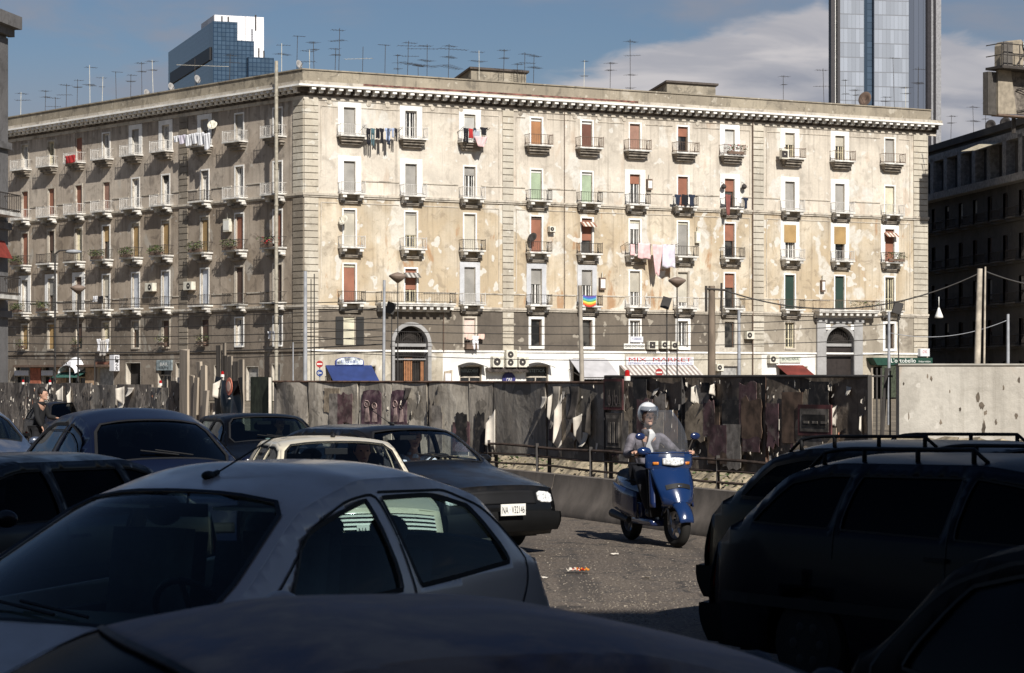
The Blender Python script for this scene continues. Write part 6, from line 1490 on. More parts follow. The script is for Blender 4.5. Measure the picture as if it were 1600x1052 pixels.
dish(LF.p(LF.at(338), LF.z(338, 196), .4), (-.2, -.8, .4), .45, 'small white dish high on the shaded face')
# lamps beside the eighth column
for x, l in ((1127, 'hanging basket lamp left of the fourth floor window with red cloth'), (1159, 'hanging basket lamp right of the fourth floor window with red cloth')):
    P0 = RF.p(RF.at(x), RF.z(x, 293), .4); mb = MB(); mb.lathe([(.05, .3), (.22, .15), (.25, 0), (.15, -.15), (.02, -.2)], P0, (0, 0, 1), 12); mb.tube([P0+Vector((0, 0, .3)), RF.p(RF.at(x), RF.z(x, 293)+.5, 0)], .02, 4); tag(mb.build('wall_lamp', M_ACD, None), l, 'wall lamp')
# plants on balconies
def planter(f, x, row, wd, n, label, flow=0, d=.85, up=.35, hang=.25):
    u = f.at(x); z = ROWS[row][0]+.45; r = thing('balcony_plants', label, 'plants', tuple(f.p(u, z-.3, d)), 0, 'plants on the balconies')
    mb = MB(); f.box(mb, u-wd/2, u+wd/2, z-.32, z-.08, d, d+.26); mb.build('trough', M_IRONR, r)
    leaves('foliage', [M_LEAF, M_LEAF2 if not flow else M_FLOW], r, [(tuple(f.p(u+k*wd/4, z+.15+rnd.uniform(-.1, .2), d+.15)), (.45, .3, up)) for k in (-2, -1, 0, 1, 2)], n, .08, .2)
for x, row, fl_, l in ((320, 2, 0, 'thick green plants along the third floor balcony, near the pilaster of the shaded face'), (259, 2, 0, 'dark bushy plants on the third floor balcony, fourth from the corner'), (212, 2, 0, 'bushy plants on the third floor balcony, fifth from the corner'), (374, 2, 0, 'sparse green plants on the third floor balcony, second from the corner'), (434, 2, 1, 'red flowers on the third floor balcony nearest the corner'),
    (166, 2, 0, 'thin plants on the third floor balcony, sixth from the corner'), (39, 2, 0, 'straggling plants on the far left third floor balcony'), (80, 3, 0, 'dense plants on the second balcony from the far left, first floor'), (39, 3, 0, 'plants on the far left first floor balcony')):
    planter(LF, x, row, 1.8, 300 if x < 380 else 180, l, fl_)
for x, row, l in ((1390, 2, 'potted plants crowding the last third floor balcony'), (1140, 0, 'plants with red blooms on the eighth top floor balcony')): planter(RF, x, row, 1.7, 200, l, x == 1140)
for x, l in ((123, 'shrubby plant at a low dark window of the shaded face'), (259, 'potted bush on a low brown window sill, shaded face'), (320, 'potted bush on the low sill next to the pilaster, shaded face'), (39, 'bush on the far left low window sill')):
    planter(LF, x, 4, 1.0, 130, l, 0, .2, .4)
pr = thing('balcony_plants', 'climbing pot plants along the long balcony over the grey portal', 'plants', tuple(RF.p(RF.at(1330), ROWS[3][0], 1.1)), 0, 'plants on the balconies')
leaves('foliage', [M_LEAF, M_LEAF2], pr, [(tuple(RF.p(RF.at(x), ROWS[3][0]+.6, 1.15)), (.35, .25, .4)) for x in (1322, 1330, 1340, 1346, 1356)], 220, .08, .2)

# ---- awnings
def awning(f, x0, x1, y0, y1, proj, m, label, stripes=None, side=True, val=.12):
    a, b = f.at(x0), f.at(x1); zt = f.z(x0, y0); zb = f.z(x0, y1, proj); r = thing('shop_awning', label, 'awning', tuple(f.p((a+b)/2, zb, proj/2))); ms = [m]+([stripes] if stripes else [])
    mb = MB(); n = 34 if stripes else 1
    for i in range(n):
        p, q = a+(b-a)*i/n, a+(b-a)*(i+1)/n; mb.add([f.p(p, zt, .05), f.p(q, zt, .05), f.p(q, zb, proj), f.p(p, zb, proj)], [(0, 1, 2, 3)], i % len(ms))
    mb.build('canopy', ms, r, recalc=False, solid=.02); mb = MB(); n = 24
    for i in range(n):
        p, q = a+(b-a)*i/n, a+(b-a)*(i+1)/n; mb.add([f.p(p, zb, proj), f.p(q, zb, proj), f.p(q, zb-val, proj), f.p((p+q)/2, zb-val*1.5, proj), f.p(p, zb-val, proj)], [(0, 1, 2, 3, 4)], 0)
    mb.build('valance', m, r, recalc=False); mb = MB()
    for q in (a, b): mb.tube([f.p(q, zt-.9, .05), f.p(q, zb, proj)], .03, 5)
    mb.tube([f.p(a, zb, proj), f.p(b, zb, proj)], .035, 5); mb.build('frame', M_IRON, r)
    return r
M_AWB = mat('awning_blue', (.018, .035, .13), .9, var=.15, scale=.7); M_AWG = mat('awning_grey', (.40, .39, .40), .9, var=.1, scale=.7); M_AWR = mat('awning_red', (.14, .025, .018), .9, var=.2, scale=.7); M_AWS = mat('awning_white_stripe', (.55, .52, .48), .9); M_AWS2 = mat('awning_brown_stripe', (.24, .20, .18), .9)
aw1 = awning(RF, 508, 580, 571, 599, 1.9, M_AWB, 'dark blue shop awning below the blue and white oval sign')
awning(RF, 889, 948, 561, 590, 2.4, M_AWG, 'light grey shop awning between pale walls, behind the leaning concrete pole'); awning(RF, 967, 1085, 571, 587, 1.6, M_AWS2, 'brown and white striped awning under the red lettered market sign', M_AWS); awning(RF, 1212, 1254, 571, 587, 2.0, M_AWR, 'dark red shop awning under a pale sign')
def arched(x0, x1, y0, y1, label, txt):
    f = RF; a, b = f.at(x0), f.at(x1); z0, z1 = f.z(x0, y1), f.z(x0, y0); r = thing('shop_canopy', label, 'canopy', tuple(f.p((a+b)/2, z0, .5))); mb = MB(); n = 12
    mb.grid(lambda p, q: f.p(a-.1+(b-a+.2)*p, z0+(z1-z0)*math.sin(math.pi*p)-.15*q, .05+.85*q), n, 3); mb.build('canopy', mat('canopy_black', (.03, .026, .024), .8), r, recalc=False, solid=.04)
    tx = mb = MB(); f.box(mb, a+.1, b-.1, z0-.62, z0-.18, -.30, -.24); fo = mb.build('fascia', M_SHOPG, r)
    text(txt, (b-a)*.72, .26, f.M((a+b)/2, z0-.40, -.23), mat('lettering_grey_green', (.30, .36, .36), .6), fo)
arched(717, 754, 567, 572, 'arched black canopy over the hairdresser door left of the blue disc', 'PARRUCCHIERE'); arched(821, 858, 567, 572, 'arched black canopy over the beauty salon door right of the blue disc', 'ESTETICA')
r = thing('tiled_canopy', 'small dark ragged tiled canopy under three air conditioners', 'canopy', tuple(RF.p(RF.at(789), 3, .3))); a, b = RF.at(758), RF.at(821); zt = RF.z(789, 574)
for i in range(14):
    mb = MB(); p = a+(b-a)*i/14; q = a+(b-a)*(i+1)/14; mb.grid(lambda s_, t_: RF.p(p+(q-p)*s_, zt-.10-.32*t_-rnd.uniform(0, .06)*t_+.05*math.sin(math.pi*s_), .05+.75*t_), 3, 3); mb.build('tile', mat('tile_dark', (.05, .04, .035), .9, var=.4), r, recalc=False, solid=.03)
# ---- signs
def sign(f, x0, x1, y0, y1, m, label, lines=(), d=.12, frame=None, nm='shop_sign'):
    a, b = sorted((f.at(x0), f.at(x1))); z0, z1 = f.z(x0, y1), f.z(x0, y0); r = thing(nm, label, 'sign', tuple(f.p((a+b)/2, z0, 0))); mb = MB(); f.box(mb, a, b, z0, z1, .02, d); mb.build('board', m, r, bevel=.01)
    for (t_, wf, hf, pf, tm) in lines: text(t_, (b-a)*wf, (z1-z0)*hf, f.M((a+b)/2, z0+(z1-z0)*pf, d+.012), tm, r)
    return r
T_RED = mat('lettering_red', (.42, .03, .02), .6, var=.05); T_BLU = mat('lettering_blue', (.03, .05, .22), .6, var=.05); T_BLK = mat('lettering_black', (.02, .02, .02), .6, var=.05); T_WHT = mat('lettering_white', (.75, .75, .72), .6, var=.05); T_GRN = mat('lettering_dark_green', (.05, .08, .06), .6)
M_SGW = mat('sign_white', (.60, .60, .63), .6, var=.05); M_SGP = mat('sign_pale_green', (.52, .54, .46), .6, var=.08)
sign(RF, 977.5, 1083, 557.5, 570.5, M_SGW, 'long white sign with red letters MIX MARKET above striped awning', (('MIX  MARKET', .93, .46, .66, T_RED), ('DETERSIVI CASALINGHI ARTICOLI DA REGALO', .95, .22, .20, T_BLU)))
sign(RF, 974, 1006.5, 537, 545.5, M_PLATE, 'white sign CENTRO CIVICO VICARIA left of the square air conditioner', (('CENTRO CIVICO VICARIA', .92, .5, .5, T_BLK),)); sign(RF, 984, 1004, 526, 535, M_SGW, 'small white sign under a low window above the civic centre sign', (('V. CASANOVA', .7, .35, .6, T_BLU),))
sign(RF, 1218, 1250, 557, 567, M_SGP, 'pale green shop sign with dark slanted letters above the red awning', (('BORDANA', .80, .45, .6, T_GRN),)); sign(RF, 1433, 1447.5, 545, 557, M_SGW, 'white square sign high at the right end of the building', (('O.K.', .5, .4, .6, T_RED),), d=.5)
r = thing('shop_sign', 'blue and white oval shop sign above the dark blue awning', 'sign', tuple(RF.p(RF.at(546), RF.z(546, 570), 0))); a, b = RF.at(523), RF.at(567); z0, z1 = RF.z(546, 571), RF.z(546, 558); mb = MB(); n = 16
pts = [(a, z0), (b, z0), (b, z0+.3)]+[((a+b)/2+(b-a)/2*math.cos(t), z0+.3+(z1-z0-.3)*math.sin(t)) for t in np.linspace(0.1, math.pi-.1, n)]+[(a, z0+.3)]; RF.poly(mb, pts, .02, .2); mb.build('board', T_BLU, r)
pts2 = [((p-(a+b)/2)*.93+(a+b)/2, (q-z0)*.86+z0+.06) for p, q in pts]; mb = MB(); RF.poly(mb, pts2, .20, .215); mb.build('panel', mat('sign_sea_print', (.50, .54, .66), .6, var=.6, scale=1.6), r)
text('Il Golfo', (b-a)*.6, .28, RF.M((a+b)/2, z0+.32, .225), T_BLU, r)
r = thing('round_sign', 'dark blue round sign with white letters on the white wall', 'sign', tuple(RF.p(RF.at(795), RF.z(795, 592), 0))); mb = MB(); mb.lathe([(.62, .05), (.62, .16)], RF.p(RF.at(794), RF.z(794, 593), 0), RF.n, 28); mb.build('disc', mat('sign_blue', (.035, .035, .14), .5, var=.05), r)
text('ONI', .52, .36, RF.M(RF.at(794), RF.z(794, 594), .18), T_WHT, r)
mb = MB(); a, b = RF.at(1354), RF.at(1446); z0, z1 = RF.z(1354, 571), RF.z(1354, 559)
r = thing('shop_sign', 'dark green canopy sign with white letters at the right end of the ground floor', 'sign', tuple(RF.p((a+b)/2, z0, 0))); RF.poly(mb, [(a-.1, z1), (b, z1), (b, z0), (a+.4, z0)], .05, 1.1); mb.build('canopy', mat('sign_green', (.012, .05, .035), .6), r, bevel=.03); text("L'ortobello", (b-a)*.42, .40, RF.M(a+(b-a)*.50, (z0+z1)/2+.10, 1.115), T_WHT, r); text("frutta e verdura", (b-a)*.20, .17, RF.M(a+(b-a)*.86, (z0+z1)/2+.02, 1.115), T_WHT, r)
mb = MB(); mb.add([RF.p(RF.at(1368), .1, 1.0), RF.p(RF.at(1400), .1, 1.0), RF.p(RF.at(1400), z0, 1.0), RF.p(RF.at(1368), z0, 1.0)], [(0, 1, 2, 3)]); tag(mb.build('market_curtain', M_GREEN, None, solid=.05), 'dark green side curtain hanging below the green canopy sign', 'curtain')
sf = thing('notice_board', 'leaning wooden framed notice board on the white wall left of the hairdresser', 'notice board', tuple(RF.p(RF.at(699), RF.z(699, 600), .1)))
mb = MB(); a, b = RF.at(692), RF.at(706); z0, z1 = RF.z(699, 603), RF.z(699, 579); RF.poly(mb, [(a, z0), (b-.05, z0), (b, z1+.05), (a+.08, z1-.08)], .05, .15); mb.build('frame', M_WOOD, sf); mb = MB(); RF.box(mb, a+.15, b-.15, z0+.1, z1-.25, .15, .17); mb.build('sheet', M_SGW, sf)
# signs on the shaded face
sign(LF, 180, 187, 555, 580, M_SGW, 'narrow upright white sign with dark letters on the shaded face', (), d=.6); a = LF.at(183.5)
u0 = min(LF.at(180), LF.at(187))-.014; nn = -LF.u; xx = Vector((0, 0, 1)).cross(nn); psg = [o for o in bpy.data.objects if o.get('label', '').startswith('narrow upright white')][0]
for i, ch in enumerate('PIZZA'):
    q = LF.p(u0, LF.z(183, 559.5+i*4.4), .31); text(ch, .36, .30, Matrix(((xx.x, 0, nn.x, q.x), (xx.y, 0, nn.y, q.y), (xx.z, 1, nn.z, q.z), (0, 0, 0, 1))), T_BLK, psg)
sign(LF, 150, 174, 565, 573, mat('sign_brown', (.22, .12, .08), .8, var=.3), 'brown sign with faded red letters over a shaded shop', (('SALUMERIA', .85, .6, .5, mat('lettering_rust', (.38, .14, .09), .8)),)); sign(LF, 246, 270, 563, 579, mat('sign_slate', (.22, .26, .27), .8, var=.3), 'slate grey square shop sign with white frame on the shaded face', (('BAR', .5, .3, .6, T_WHT), ('CAFFE', .6, .2, .25, T_BLK)))
for x0, x1, l in ((66, 84, 'right arched white panel over a dark shop window, far left'), (24, 46, 'left arched white panel over a dark shop window, far left')): sign(LF, x0, x1, 579, 587, M_SGW, l, ())
def fanlight_awning():
    f = LF; r = thing('shop_awning', 'white rounded awning with dark letters above a green strip, shaded face', 'awning', tuple(f.p(f.at(119), 3, .5))); c = f.at(119); R_ = abs(f.at(106)-c); z0 = f.z(119, 577); mb = MB()
    mb.grid(lambda p, q: f.p(c+R_*math.cos(math.pi*p), z0+R_*.75*math.sin(math.pi*p)*(1-.35*q)-.4*q, .05+1.0*q), 14, 4); mb.build('canopy', M_CLOTHW, r, recalc=False, solid=.03); text('VINI', 1.6, .6, f.M(c, z0+.35, 1.1), T_BLK, r)
    mb = MB(); mb.add([f.p(c-R_*1.3, z0-.3, .1), f.p(c+R_*1.6, z0-.3, .1), f.p(c+R_*1.6, z0-.8, 1.2), f.p(c-R_*1.3, z0-.8, 1.2)], [(0, 1, 2, 3)]); mb.build('valance', mat('awning_green', (.03, .10, .08), .9), r, solid=.03)
fanlight_awning()
for (x0, x1, m, l) in ((48, 64, 'ochre_red', 'red ochre painted pier between the far left shops'), (86, 104, 'ochre', 'ochre painted pier left of the rounded white awning'), (134, 148, 'ochre', 'ochre painted pier right of the rounded white awning')):
    mb = MB(); f = LF; f.box(mb, *sorted((f.at(x0), f.at(x1))), 0, f.z(x0, 575), .0, .06); o = mb.build('painted_pier', mat('pier_'+m, (.36, .12, .07) if m == 'ochre_red' else (.40, .27, .17), .9, var=.2), bld)
mb = MB(); LF.box(mb, LF.at(150)*0+LF.at(180), LF.at(30), LF.z(100, 572)-.1, LF.z(100, 572)+.1, 0, .7); mb.build('shop_ledge', M_IRONR, bld)

M_PGD = mat('dish_grey', (.30, .29, .28), .7)
# ------------------------------------------------------------------ aerials on the roof
AER = [(32, 144, 'y'), (70, 141, 't'), (87, 152, 'y'), (103, 131, 'y'), (120, 124, 't'), (141, 102, 'y'), (159, 120, 'd'), (182, 112, 'l'), (204, 116, 't'), (222, 97, 't'), (240, 94, 't'), (305, 92, 'long'), (358, 84, 'y'), (440, 68, 'y'), (463, 56, 'l'), (484, 78, 'y'), (491, 65, 't'),
  (523, 75, 't'), (529, 44, 'y'), (566, 73, 'side'), (601, 70, 'l'), (622, 85, 's'), (636, 64, 'big'), (654, 103, 'l'), (667, 69, 'big'), (700, 69, 'big'), (749, 79, 'y'), (786, 77, 't'), (809, 99, 't'), (819, 82, 'y'), (833, 85, 'y'), (912, 94, 's'), (953, 97, 't'), (985, 61, 'tall'), (1224, 118, 'd'), (1288, 107, 'y'),
  (1322, 124, 's'), (1336, 140, 't'), (1384, 151, 't'), (1398, 90, 'l'), (1415, 136, 't'), (1434, 105, 'y')]
def aerial(P0, h, kind, label, rn):
    r = thing('tv_aerial', label, 'aerial', tuple(P0), 0, 'television aerials on the roofs'); mb = MB(); tilt = rn.uniform(-.03, .03)*h; T = P0+Vector((tilt, 0, h)); mb.tube([P0, T], .024, 5); mo = mb.build('mast', M_IRON if rn.random() < .7 else M_AC, r)
    def yagi(z, ln, az, n, w_=.55, m=M_IRON):
        c = P0+Vector((tilt*z/h, 0, z)); dv = Vector((math.cos(az), math.sin(az), .0)); pv = Vector((-dv.y, dv.x, 0)); mb = MB(); mb.tube([c-dv*ln*.35, c+dv*ln*.65], .015, 4)
        for i in range(n):
            q = c+dv*ln*(-.35+i/(n-1)); k = w_*(1-.45*i/n); mb.tube([q-pv*k, q+pv*k], .010, 4)
        mb.build('antenna', m, r)
    az = rn.uniform(.1, .9)+(math.pi if rn.random() < .5 else 0)
    if kind in ('y', 'tall', 'big'): yagi(h*.96, 1.1, az, 5, .5); yagi(h*rn.uniform(.6, .8), 1.4, az+rn.uniform(-1, 1), 6, .6)
    if kind == 't': yagi(h*.97, .8, az, 4, .6); yagi(h*.8, .7, az+1.4, 4, .5)
    if kind == 'l': yagi(h*.99, 1.0, az, 7, .28)
    if kind == 'd': yagi(h*.97, .9, az, 4, .55); yagi(h*.75, .5, az, 6, .4)
    if kind == 's': yagi(h*.97, .5, az, 4, .35); yagi(h*.6, .6, az+1, 3, .4)
    if kind == 'side': yagi(h*.7, 2.4, math.pi-.2, 7, .5, M_AC)
    if kind == 'long': yagi(h*.85, 4.6, .25, 4, .3, M_AC)
    if kind == 'big': yagi(h*.55, 3.2, az+.4, 8, .8); yagi(h*.9, 2.6, az-.3, 8, .6)
    if kind == 'tall': yagi(h*.45, .8, az, 4, .6); yagi(h*.25, .6, az+1, 3, .5)
rn = random.Random(5)
KN = dict(y='two level', t='double T', l='short comb', s='slim single', d='stubby', side='sideways', big='wide many armed', tall='very tall', long='long boomed')
for i, (x, y, k) in enumerate(AER):
    f = LF if x < 475 else RF; dd = -1.0-rn.uniform(0, 2.0) if k not in ('big',) else -3.0; P0 = f.p(f.at(x, dd), ZPAR-.9, dd); h = H-(y-HY)*P0.y/F-P0.z
    side = 'left face' if x < 475 else 'right face'; idx = [a for a in AER if (a[0] < 475) == (x < 475)].index((x, y, k))+1
    words = ['first', 'second', 'third', 'fourth', 'fifth', 'sixth', 'seventh', 'eighth', 'ninth', 'tenth', 'eleventh', 'twelfth', 'thirteenth', 'fourteenth', 'fifteenth', 'sixteenth', 'seventeenth', 'eighteenth', 'nineteenth', 'twentieth', 'twenty first', 'twenty second', 'twenty third', 'twenty fourth', 'twenty fifth', 'twenty sixth', 'twenty seventh']
    aerial(P0, h, k, '%s aerial, %s from the left above the %s roof edge' % (KN[k], words[idx-1], side), rn)
for x, y, l in ((267, 136, 'grey dish on the roof edge left of the blue tower'), (229, 146, 'small grey dish low on the left roof edge'), (308, 124, 'grey dish on the roof edge before the blue tower'), (467, 101, 'tilted grey dish nearest the roof corner')): dish(LF.p(LF.at(x, -.8), LF.z(x, y, -.8), -.8), (.75, -.5, .2), .38, l, M_PGD)
dish(RF.p(RF.at(1352, -.8), RF.z(1352, 155, -.8), -.8), (-.6, -.7, .2), .7, 'large dark dish on the roof in front of the grey tower', M_IRONR)
for x, y, l, k in ((1485, 180, 'thin aerial on the dark house nearest the cream building', 't'), (1522, 165, 'taller aerial on the dark house, middle one', 'y'), (1539, 160, 'thin aerial on the dark house beside the billboard frame', 's')):
    u = DF.at(x, -1); P0 = DF.p(u, 25.0, -1); aerial(P0, H-(y-HY)*P0.y/F-25.0, k, l, rn)
for x, y, l in ((1548, 196, 'left round dish on the dark roof below the billboard'), (1571, 192, 'right round dish on the dark roof below the billboard')): dish(DF.p(DF.at(x, -.5), DF.z(x, y, -.5), -.5), (-.5, -.8, .1), .55, l, M_ACD)
r = thing('terrace_awning', 'small tilted cream awning on the dark house rooftop terrace', 'awning', tuple(DF.p(DF.at(1565), 22, .9))); a, b = DF.at(1551), DF.at(1577); mb = MB(); mb.add([DF.p(a, DF.z(1551, 224), 1.0), DF.p(b, DF.z(1577, 224), 1.0), DF.p(b, DF.z(1577, 236), 3.2), DF.p(a, DF.z(1551, 238), 3.2)], [(0, 1, 2, 3)]); mb.build('canopy', mat('awning_cream', (.50, .44, .32), .9), r, recalc=False, solid=.03)

# ------------------------------------------------------------------ poles, lamps and wires
M_PG = mat('pole_grey', (.30, .31, .33), .6, var=.12); M_PDK = mat('pole_dark', (.035, .032, .03), .6); M_PC = mat('pole_concrete', (.30, .265, .22), .85, var=.2, scale=2); M_PW = mat('pole_brown', (.155, .12, .09), .85, var=.25, zs=.3); M_PPL = mat('pole_pale', (.42, .37, .30), .85, var=.2)
def pole(x, yt, wpx, m, Y, label, kind=None, dx=0.0, name='lamp_post'):
    b = Vector(((x-800)*Y/F, Y, 0)); h = H-(yt-HY)*Y/F; rr = wpx*Y/F/2; r = thing(name, label, 'lamp post' if kind else 'pole', tuple(b)); mb = MB(); T = b+Vector((dx*Y/F, 0, h)); mb.tube([b, b+(T-b)*.5, T], [rr*1.15, rr*1.05, rr*.9], 12); mb.build('pole', m, r, smooth=True, angle=50)
    if kind == 'arm': mb = MB(); mb.tube([T, T+Vector((.25, 0, .18)), T+Vector((.8, 0, .2))], .05, 6); mb.build('arm', m, r); mb = MB(); mb.ell(T+Vector((1.0, 0, .12)), (.45, .2, .12), 12); mb.build('lamp_head', M_PG, r, smooth=True)
    if kind == 'mush': mb = MB(); mb.lathe([(.05, -.25), (.22, -.12), (.42, .05), (.40, .12), (.15, .22), (.02, .25)], T, (0, 0, 1), 14); mb.build('lamp_head', mat('lamp_brown', (.20, .15, .12), .6), r, smooth=True)
    if kind == 'flood': mb = MB(); mb.box(tuple(T+Vector((-.05, 0, 0))), (.42, .3, .55), M=Matrix.Translation(T) @ Matrix.Rotation(.3, 4, 'Y') @ Matrix.Translation(-T)); mb.build('lamp_head', M_PDK, r)
    if kind == 'bracket': mb = MB(); mb.tube([T+Vector((0, 0, -.3)), T+Vector((.9, 0, .3))], .05, 6); mb.build('arm', m, r); mb = MB(); mb.ell(T+Vector((1.1, 0, .3)), (.3, .16, .1), 10); mb.build('lamp_head', M_PDK, r, smooth=True)
    return T
pole(86, 397, 3.2, M_PDK, 125, 'dark street lamp with side arm, leftmost post', 'arm'); pole(122, 452, 2.6, M_PDK, 122, 'shorter dark street lamp with rounded head, left side', 'mush')
pole(477, 424, 6.0, M_PG, 100, 'thick grey steel pole in front of the building corner', None, name='steel_pole'); pole(486, 436, 1.6, M_PDK, 101, 'thin dark pole beside the thick grey corner pole', None, name='thin_pole'); pole(491, 428, 1.8, M_PDK, 102, 'thin dark lamp pole right of the corner pole', None, 0, name='thin_pole')
T600 = pole(599, 438, 4.6, M_PG, 100, 'tall grey steel pole before the long balcony', None, 1.5, name='steel_pole'); pole(612, 482, 1.8, M_PDK, 110, 'thin dark floodlight pole left of the arched gateway', 'flood'); pole(621.5, 434, 1.8, M_PDK, 108, 'tall thin lamp with mushroom head before the arched gateway', 'mush')
pole(911, 446, 6.8, M_PC, 85, 'leaning concrete pole in front of the grey awning', None, -5, name='concrete_pole'); pole(1042, 474, 2.0, M_PDK, 110, 'thin dark floodlight pole left of the mushroom lamp', 'flood'); pole(1058, 441, 1.9, M_PDK, 108, 'tall thin mushroom lamp before the market sign', 'mush')
T1112 = pole(1112, 447, 11.5, M_PW, 80, 'thick brown post with iron bracket carrying the long sagging cable', None, 0, name='timber_post'); pole(1155, 485, 5.2, M_PG, 100, 'grey steel pole beside the grey pilaster', None, -.5, name='steel_pole'); pole(1389, 487, 4.6, M_PG, 95, 'grey steel pole before the green shop canopy', None, 0, name='steel_pole')
pole(1404, 482, 2.0, M_PDK, 110, 'thin dark floodlight pole above the green canopy sign', 'flood'); T1525 = pole(1524, 420, 9.5, M_PPL, 80, 'thick pale pole against the dark house', None, 7, name='concrete_pole'); pole(1536.5, 417, 3.2, M_PPL, 79, 'thin pale pole touching the thick one', None, 3, name='thin_pole'); pole(1575, 491, 5.0, M_PG, 95, 'short grey steel pole at the far right', None, 0, name='steel_pole')
pole(148, 560, 2.0, M_PDK, 90, 'thin dark stake above the plank hoarding', None, 0, name='thin_pole'); pole(458, 535, 2.0, M_PG, 100, 'slim grey pipe beside the downpipe at the corner', None, 0, name='thin_pole'); pole(109, 575, 1.6, M_PG, 90, 'short pale post under the rounded awning', None, 0, name='thin_pole')
mb = MB(); mb.tube([T1112+Vector((-.2, -.1, 0)), T1112+Vector((-.2, -.1, -.9))], .05, 5); mb.tube([T1112+Vector((-.25, -.1, -.1)), T1112+Vector((.5, -.1, -.15))], .04, 5); mb.tube([T1112+Vector((.33, -.1, .1)), T1112+Vector((.33, -.1, -.9))], .04, 5); tag(mb.build('pole_bracket', M_IRON, None), 'iron bracket clamped on top of the thick brown post', 'bracket')
def wire(A, B, sag, r_, label, m=M_PDK):
    n = 24; mb = MB(); A, B = Vector(A), Vector(B); mb.tube([A.lerp(B, i/n)-Vector((0, 0, sag*4*(i/n)*(1-i/n))) for i in range(n+1)], r_, 4); tag(mb.build('overhead_wire', m, None, smooth=True), label, 'wire', 'overhead wires')
wire(T1112+Vector((.3, 0, -.1)), T1525+Vector((0, 0, -.15)), .95, .024, 'sagging cable from the brown post to the pale pole'); wire(T1525+Vector((.2, 0, -.1)), unproj(1700, 452, 80), .2, .03, 'cable leaving the pale pole towards the right edge')
wl = ['lowest', 'second lowest', 'third lowest', 'fourth lowest', 'fifth lowest', 'sixth lowest', 'highest']
for i, (y0, y1) in enumerate(((552, 549), (541, 538), (528, 526), (516, 514), (503, 497), (487, 482), (460, 470))): wire(unproj(-60, y0+6, 130), unproj(600, y1, 101), .25, .020 if i != 1 else .03, wl[i]+' of the thin tram wires crossing the shaded face')
for i, (y0, y1) in enumerate(((548, 553), (526, 530), (512, 507), (500, 494))): wire(unproj(477, y0, 101), unproj(1389, y1, 96), .35, .016, wl[i]+' of the thin wires crossing the sunlit face')
wire(unproj(1389, 520, 96), unproj(1575, 500, 95), .4, .015, 'thin pale wire between the two right hand steel poles', M_PG)
P0 = unproj(1467, 492, 90); mb = MB(); mb.lathe([(.03, .28), (.08, .15), (.16, -.05), (.17, -.12), (.02, -.14)], P0, (0, 0, 1), 12); mb.tube([P0+Vector((0, 0, .28)), P0+Vector((0, 0, .7))], .015, 4); tag(mb.build('hanging_lamp', M_PLATE, None, smooth=True), 'small white lamp hanging on the wire against the dark house', 'lamp')
# traffic signs
def disc(x, y, rpx, Y, label, kind):
    c = unproj(x, y, Y); R_ = rpx*Y/F; r = thing('traffic_sign', label, 'traffic sign', (c.x, Y, 0)); mb = MB(); mb.tube([(c.x, Y+.06, 0), (c.x, Y+.06, c.z+R_)], .035, 6); mb.build('post', M_PG, r); mb = MB(); mb.lathe([(R_, 0), (R_, .02), (.001, .021)], c, (0, -1, 0), 20)
    so = mb.build('disc', mat('sign_red', (.35, .03, .03), .5) if kind != 'arrow' else mat('sign_arrow_blue', (.02, .05, .20), .5), r)
    mb = MB()
    if kind == 'arrow': mb.box((c.x, Y-.03, c.z), (R_*1.2, .01, R_*.3)); mb.add([(c.x-R_*.8, Y-.035, c.z), (c.x-R_*.2, Y-.035, c.z+R_*.5), (c.x-R_*.2, Y-.035, c.z-R_*.5)], [(0, 1, 2)])
    else: mb.box((c.x, Y-.03, c.z), (R_*1.5, .01, R_*.38))
    mb.build('symbol', M_PLATE, so)
disc(499.5, 569, 5.5, 110, 'red no entry sign near the building corner', 'no'); disc(499.5, 583, 5.2, 109, 'blue arrow sign below the no entry sign', 'arrow'); disc(1030, 582, 6.0, 60, 'red no entry sign above the dark hoarding, below the market awning', 'no')
r = thing('warning_lamp', 'red and white warning light on top of the dark hoarding', 'warning light', tuple(unproj(980, 590, 31))); c = unproj(980, 588, 31.5); mb = MB(); mb.lathe([(.045, -.06), (.045, .0)], c, (0, 0, 1), 10); mb.build('base', M_PLATE, r); mb = MB(); mb.lathe([(.038, 0), (.036, .06), (.02, .085), (.001, .09)], c, (0, 0, 1), 10); mb.build('lens', M_RED, r)
for x, y, l in ((38, 598, 'far left'), (80, 597, 'second from the left'), (253, 592, 'beside the dark panel'), (350, 583, 'above the black sheeting')):
    f = HF0; u = f.at(x); c = f.p(u, 1.80 if x < 300 else 1.98, .03); r = thing('warning_lamp', 'small red and white warning light on the plank hoarding, '+l, 'warning light', tuple(c), 0, 'warning lights on the hoarding'); mb = MB(); mb.lathe([(.035, -.02), (.035, .03)], c, (0, 0, 1), 10); mb.build('base', M_PLATE, r); mb = MB(); mb.lathe([(.03, .03), (.028, .08), (.001, .095)], c, (0, 0, 1), 10); mb.build('lens', M_RED, r)
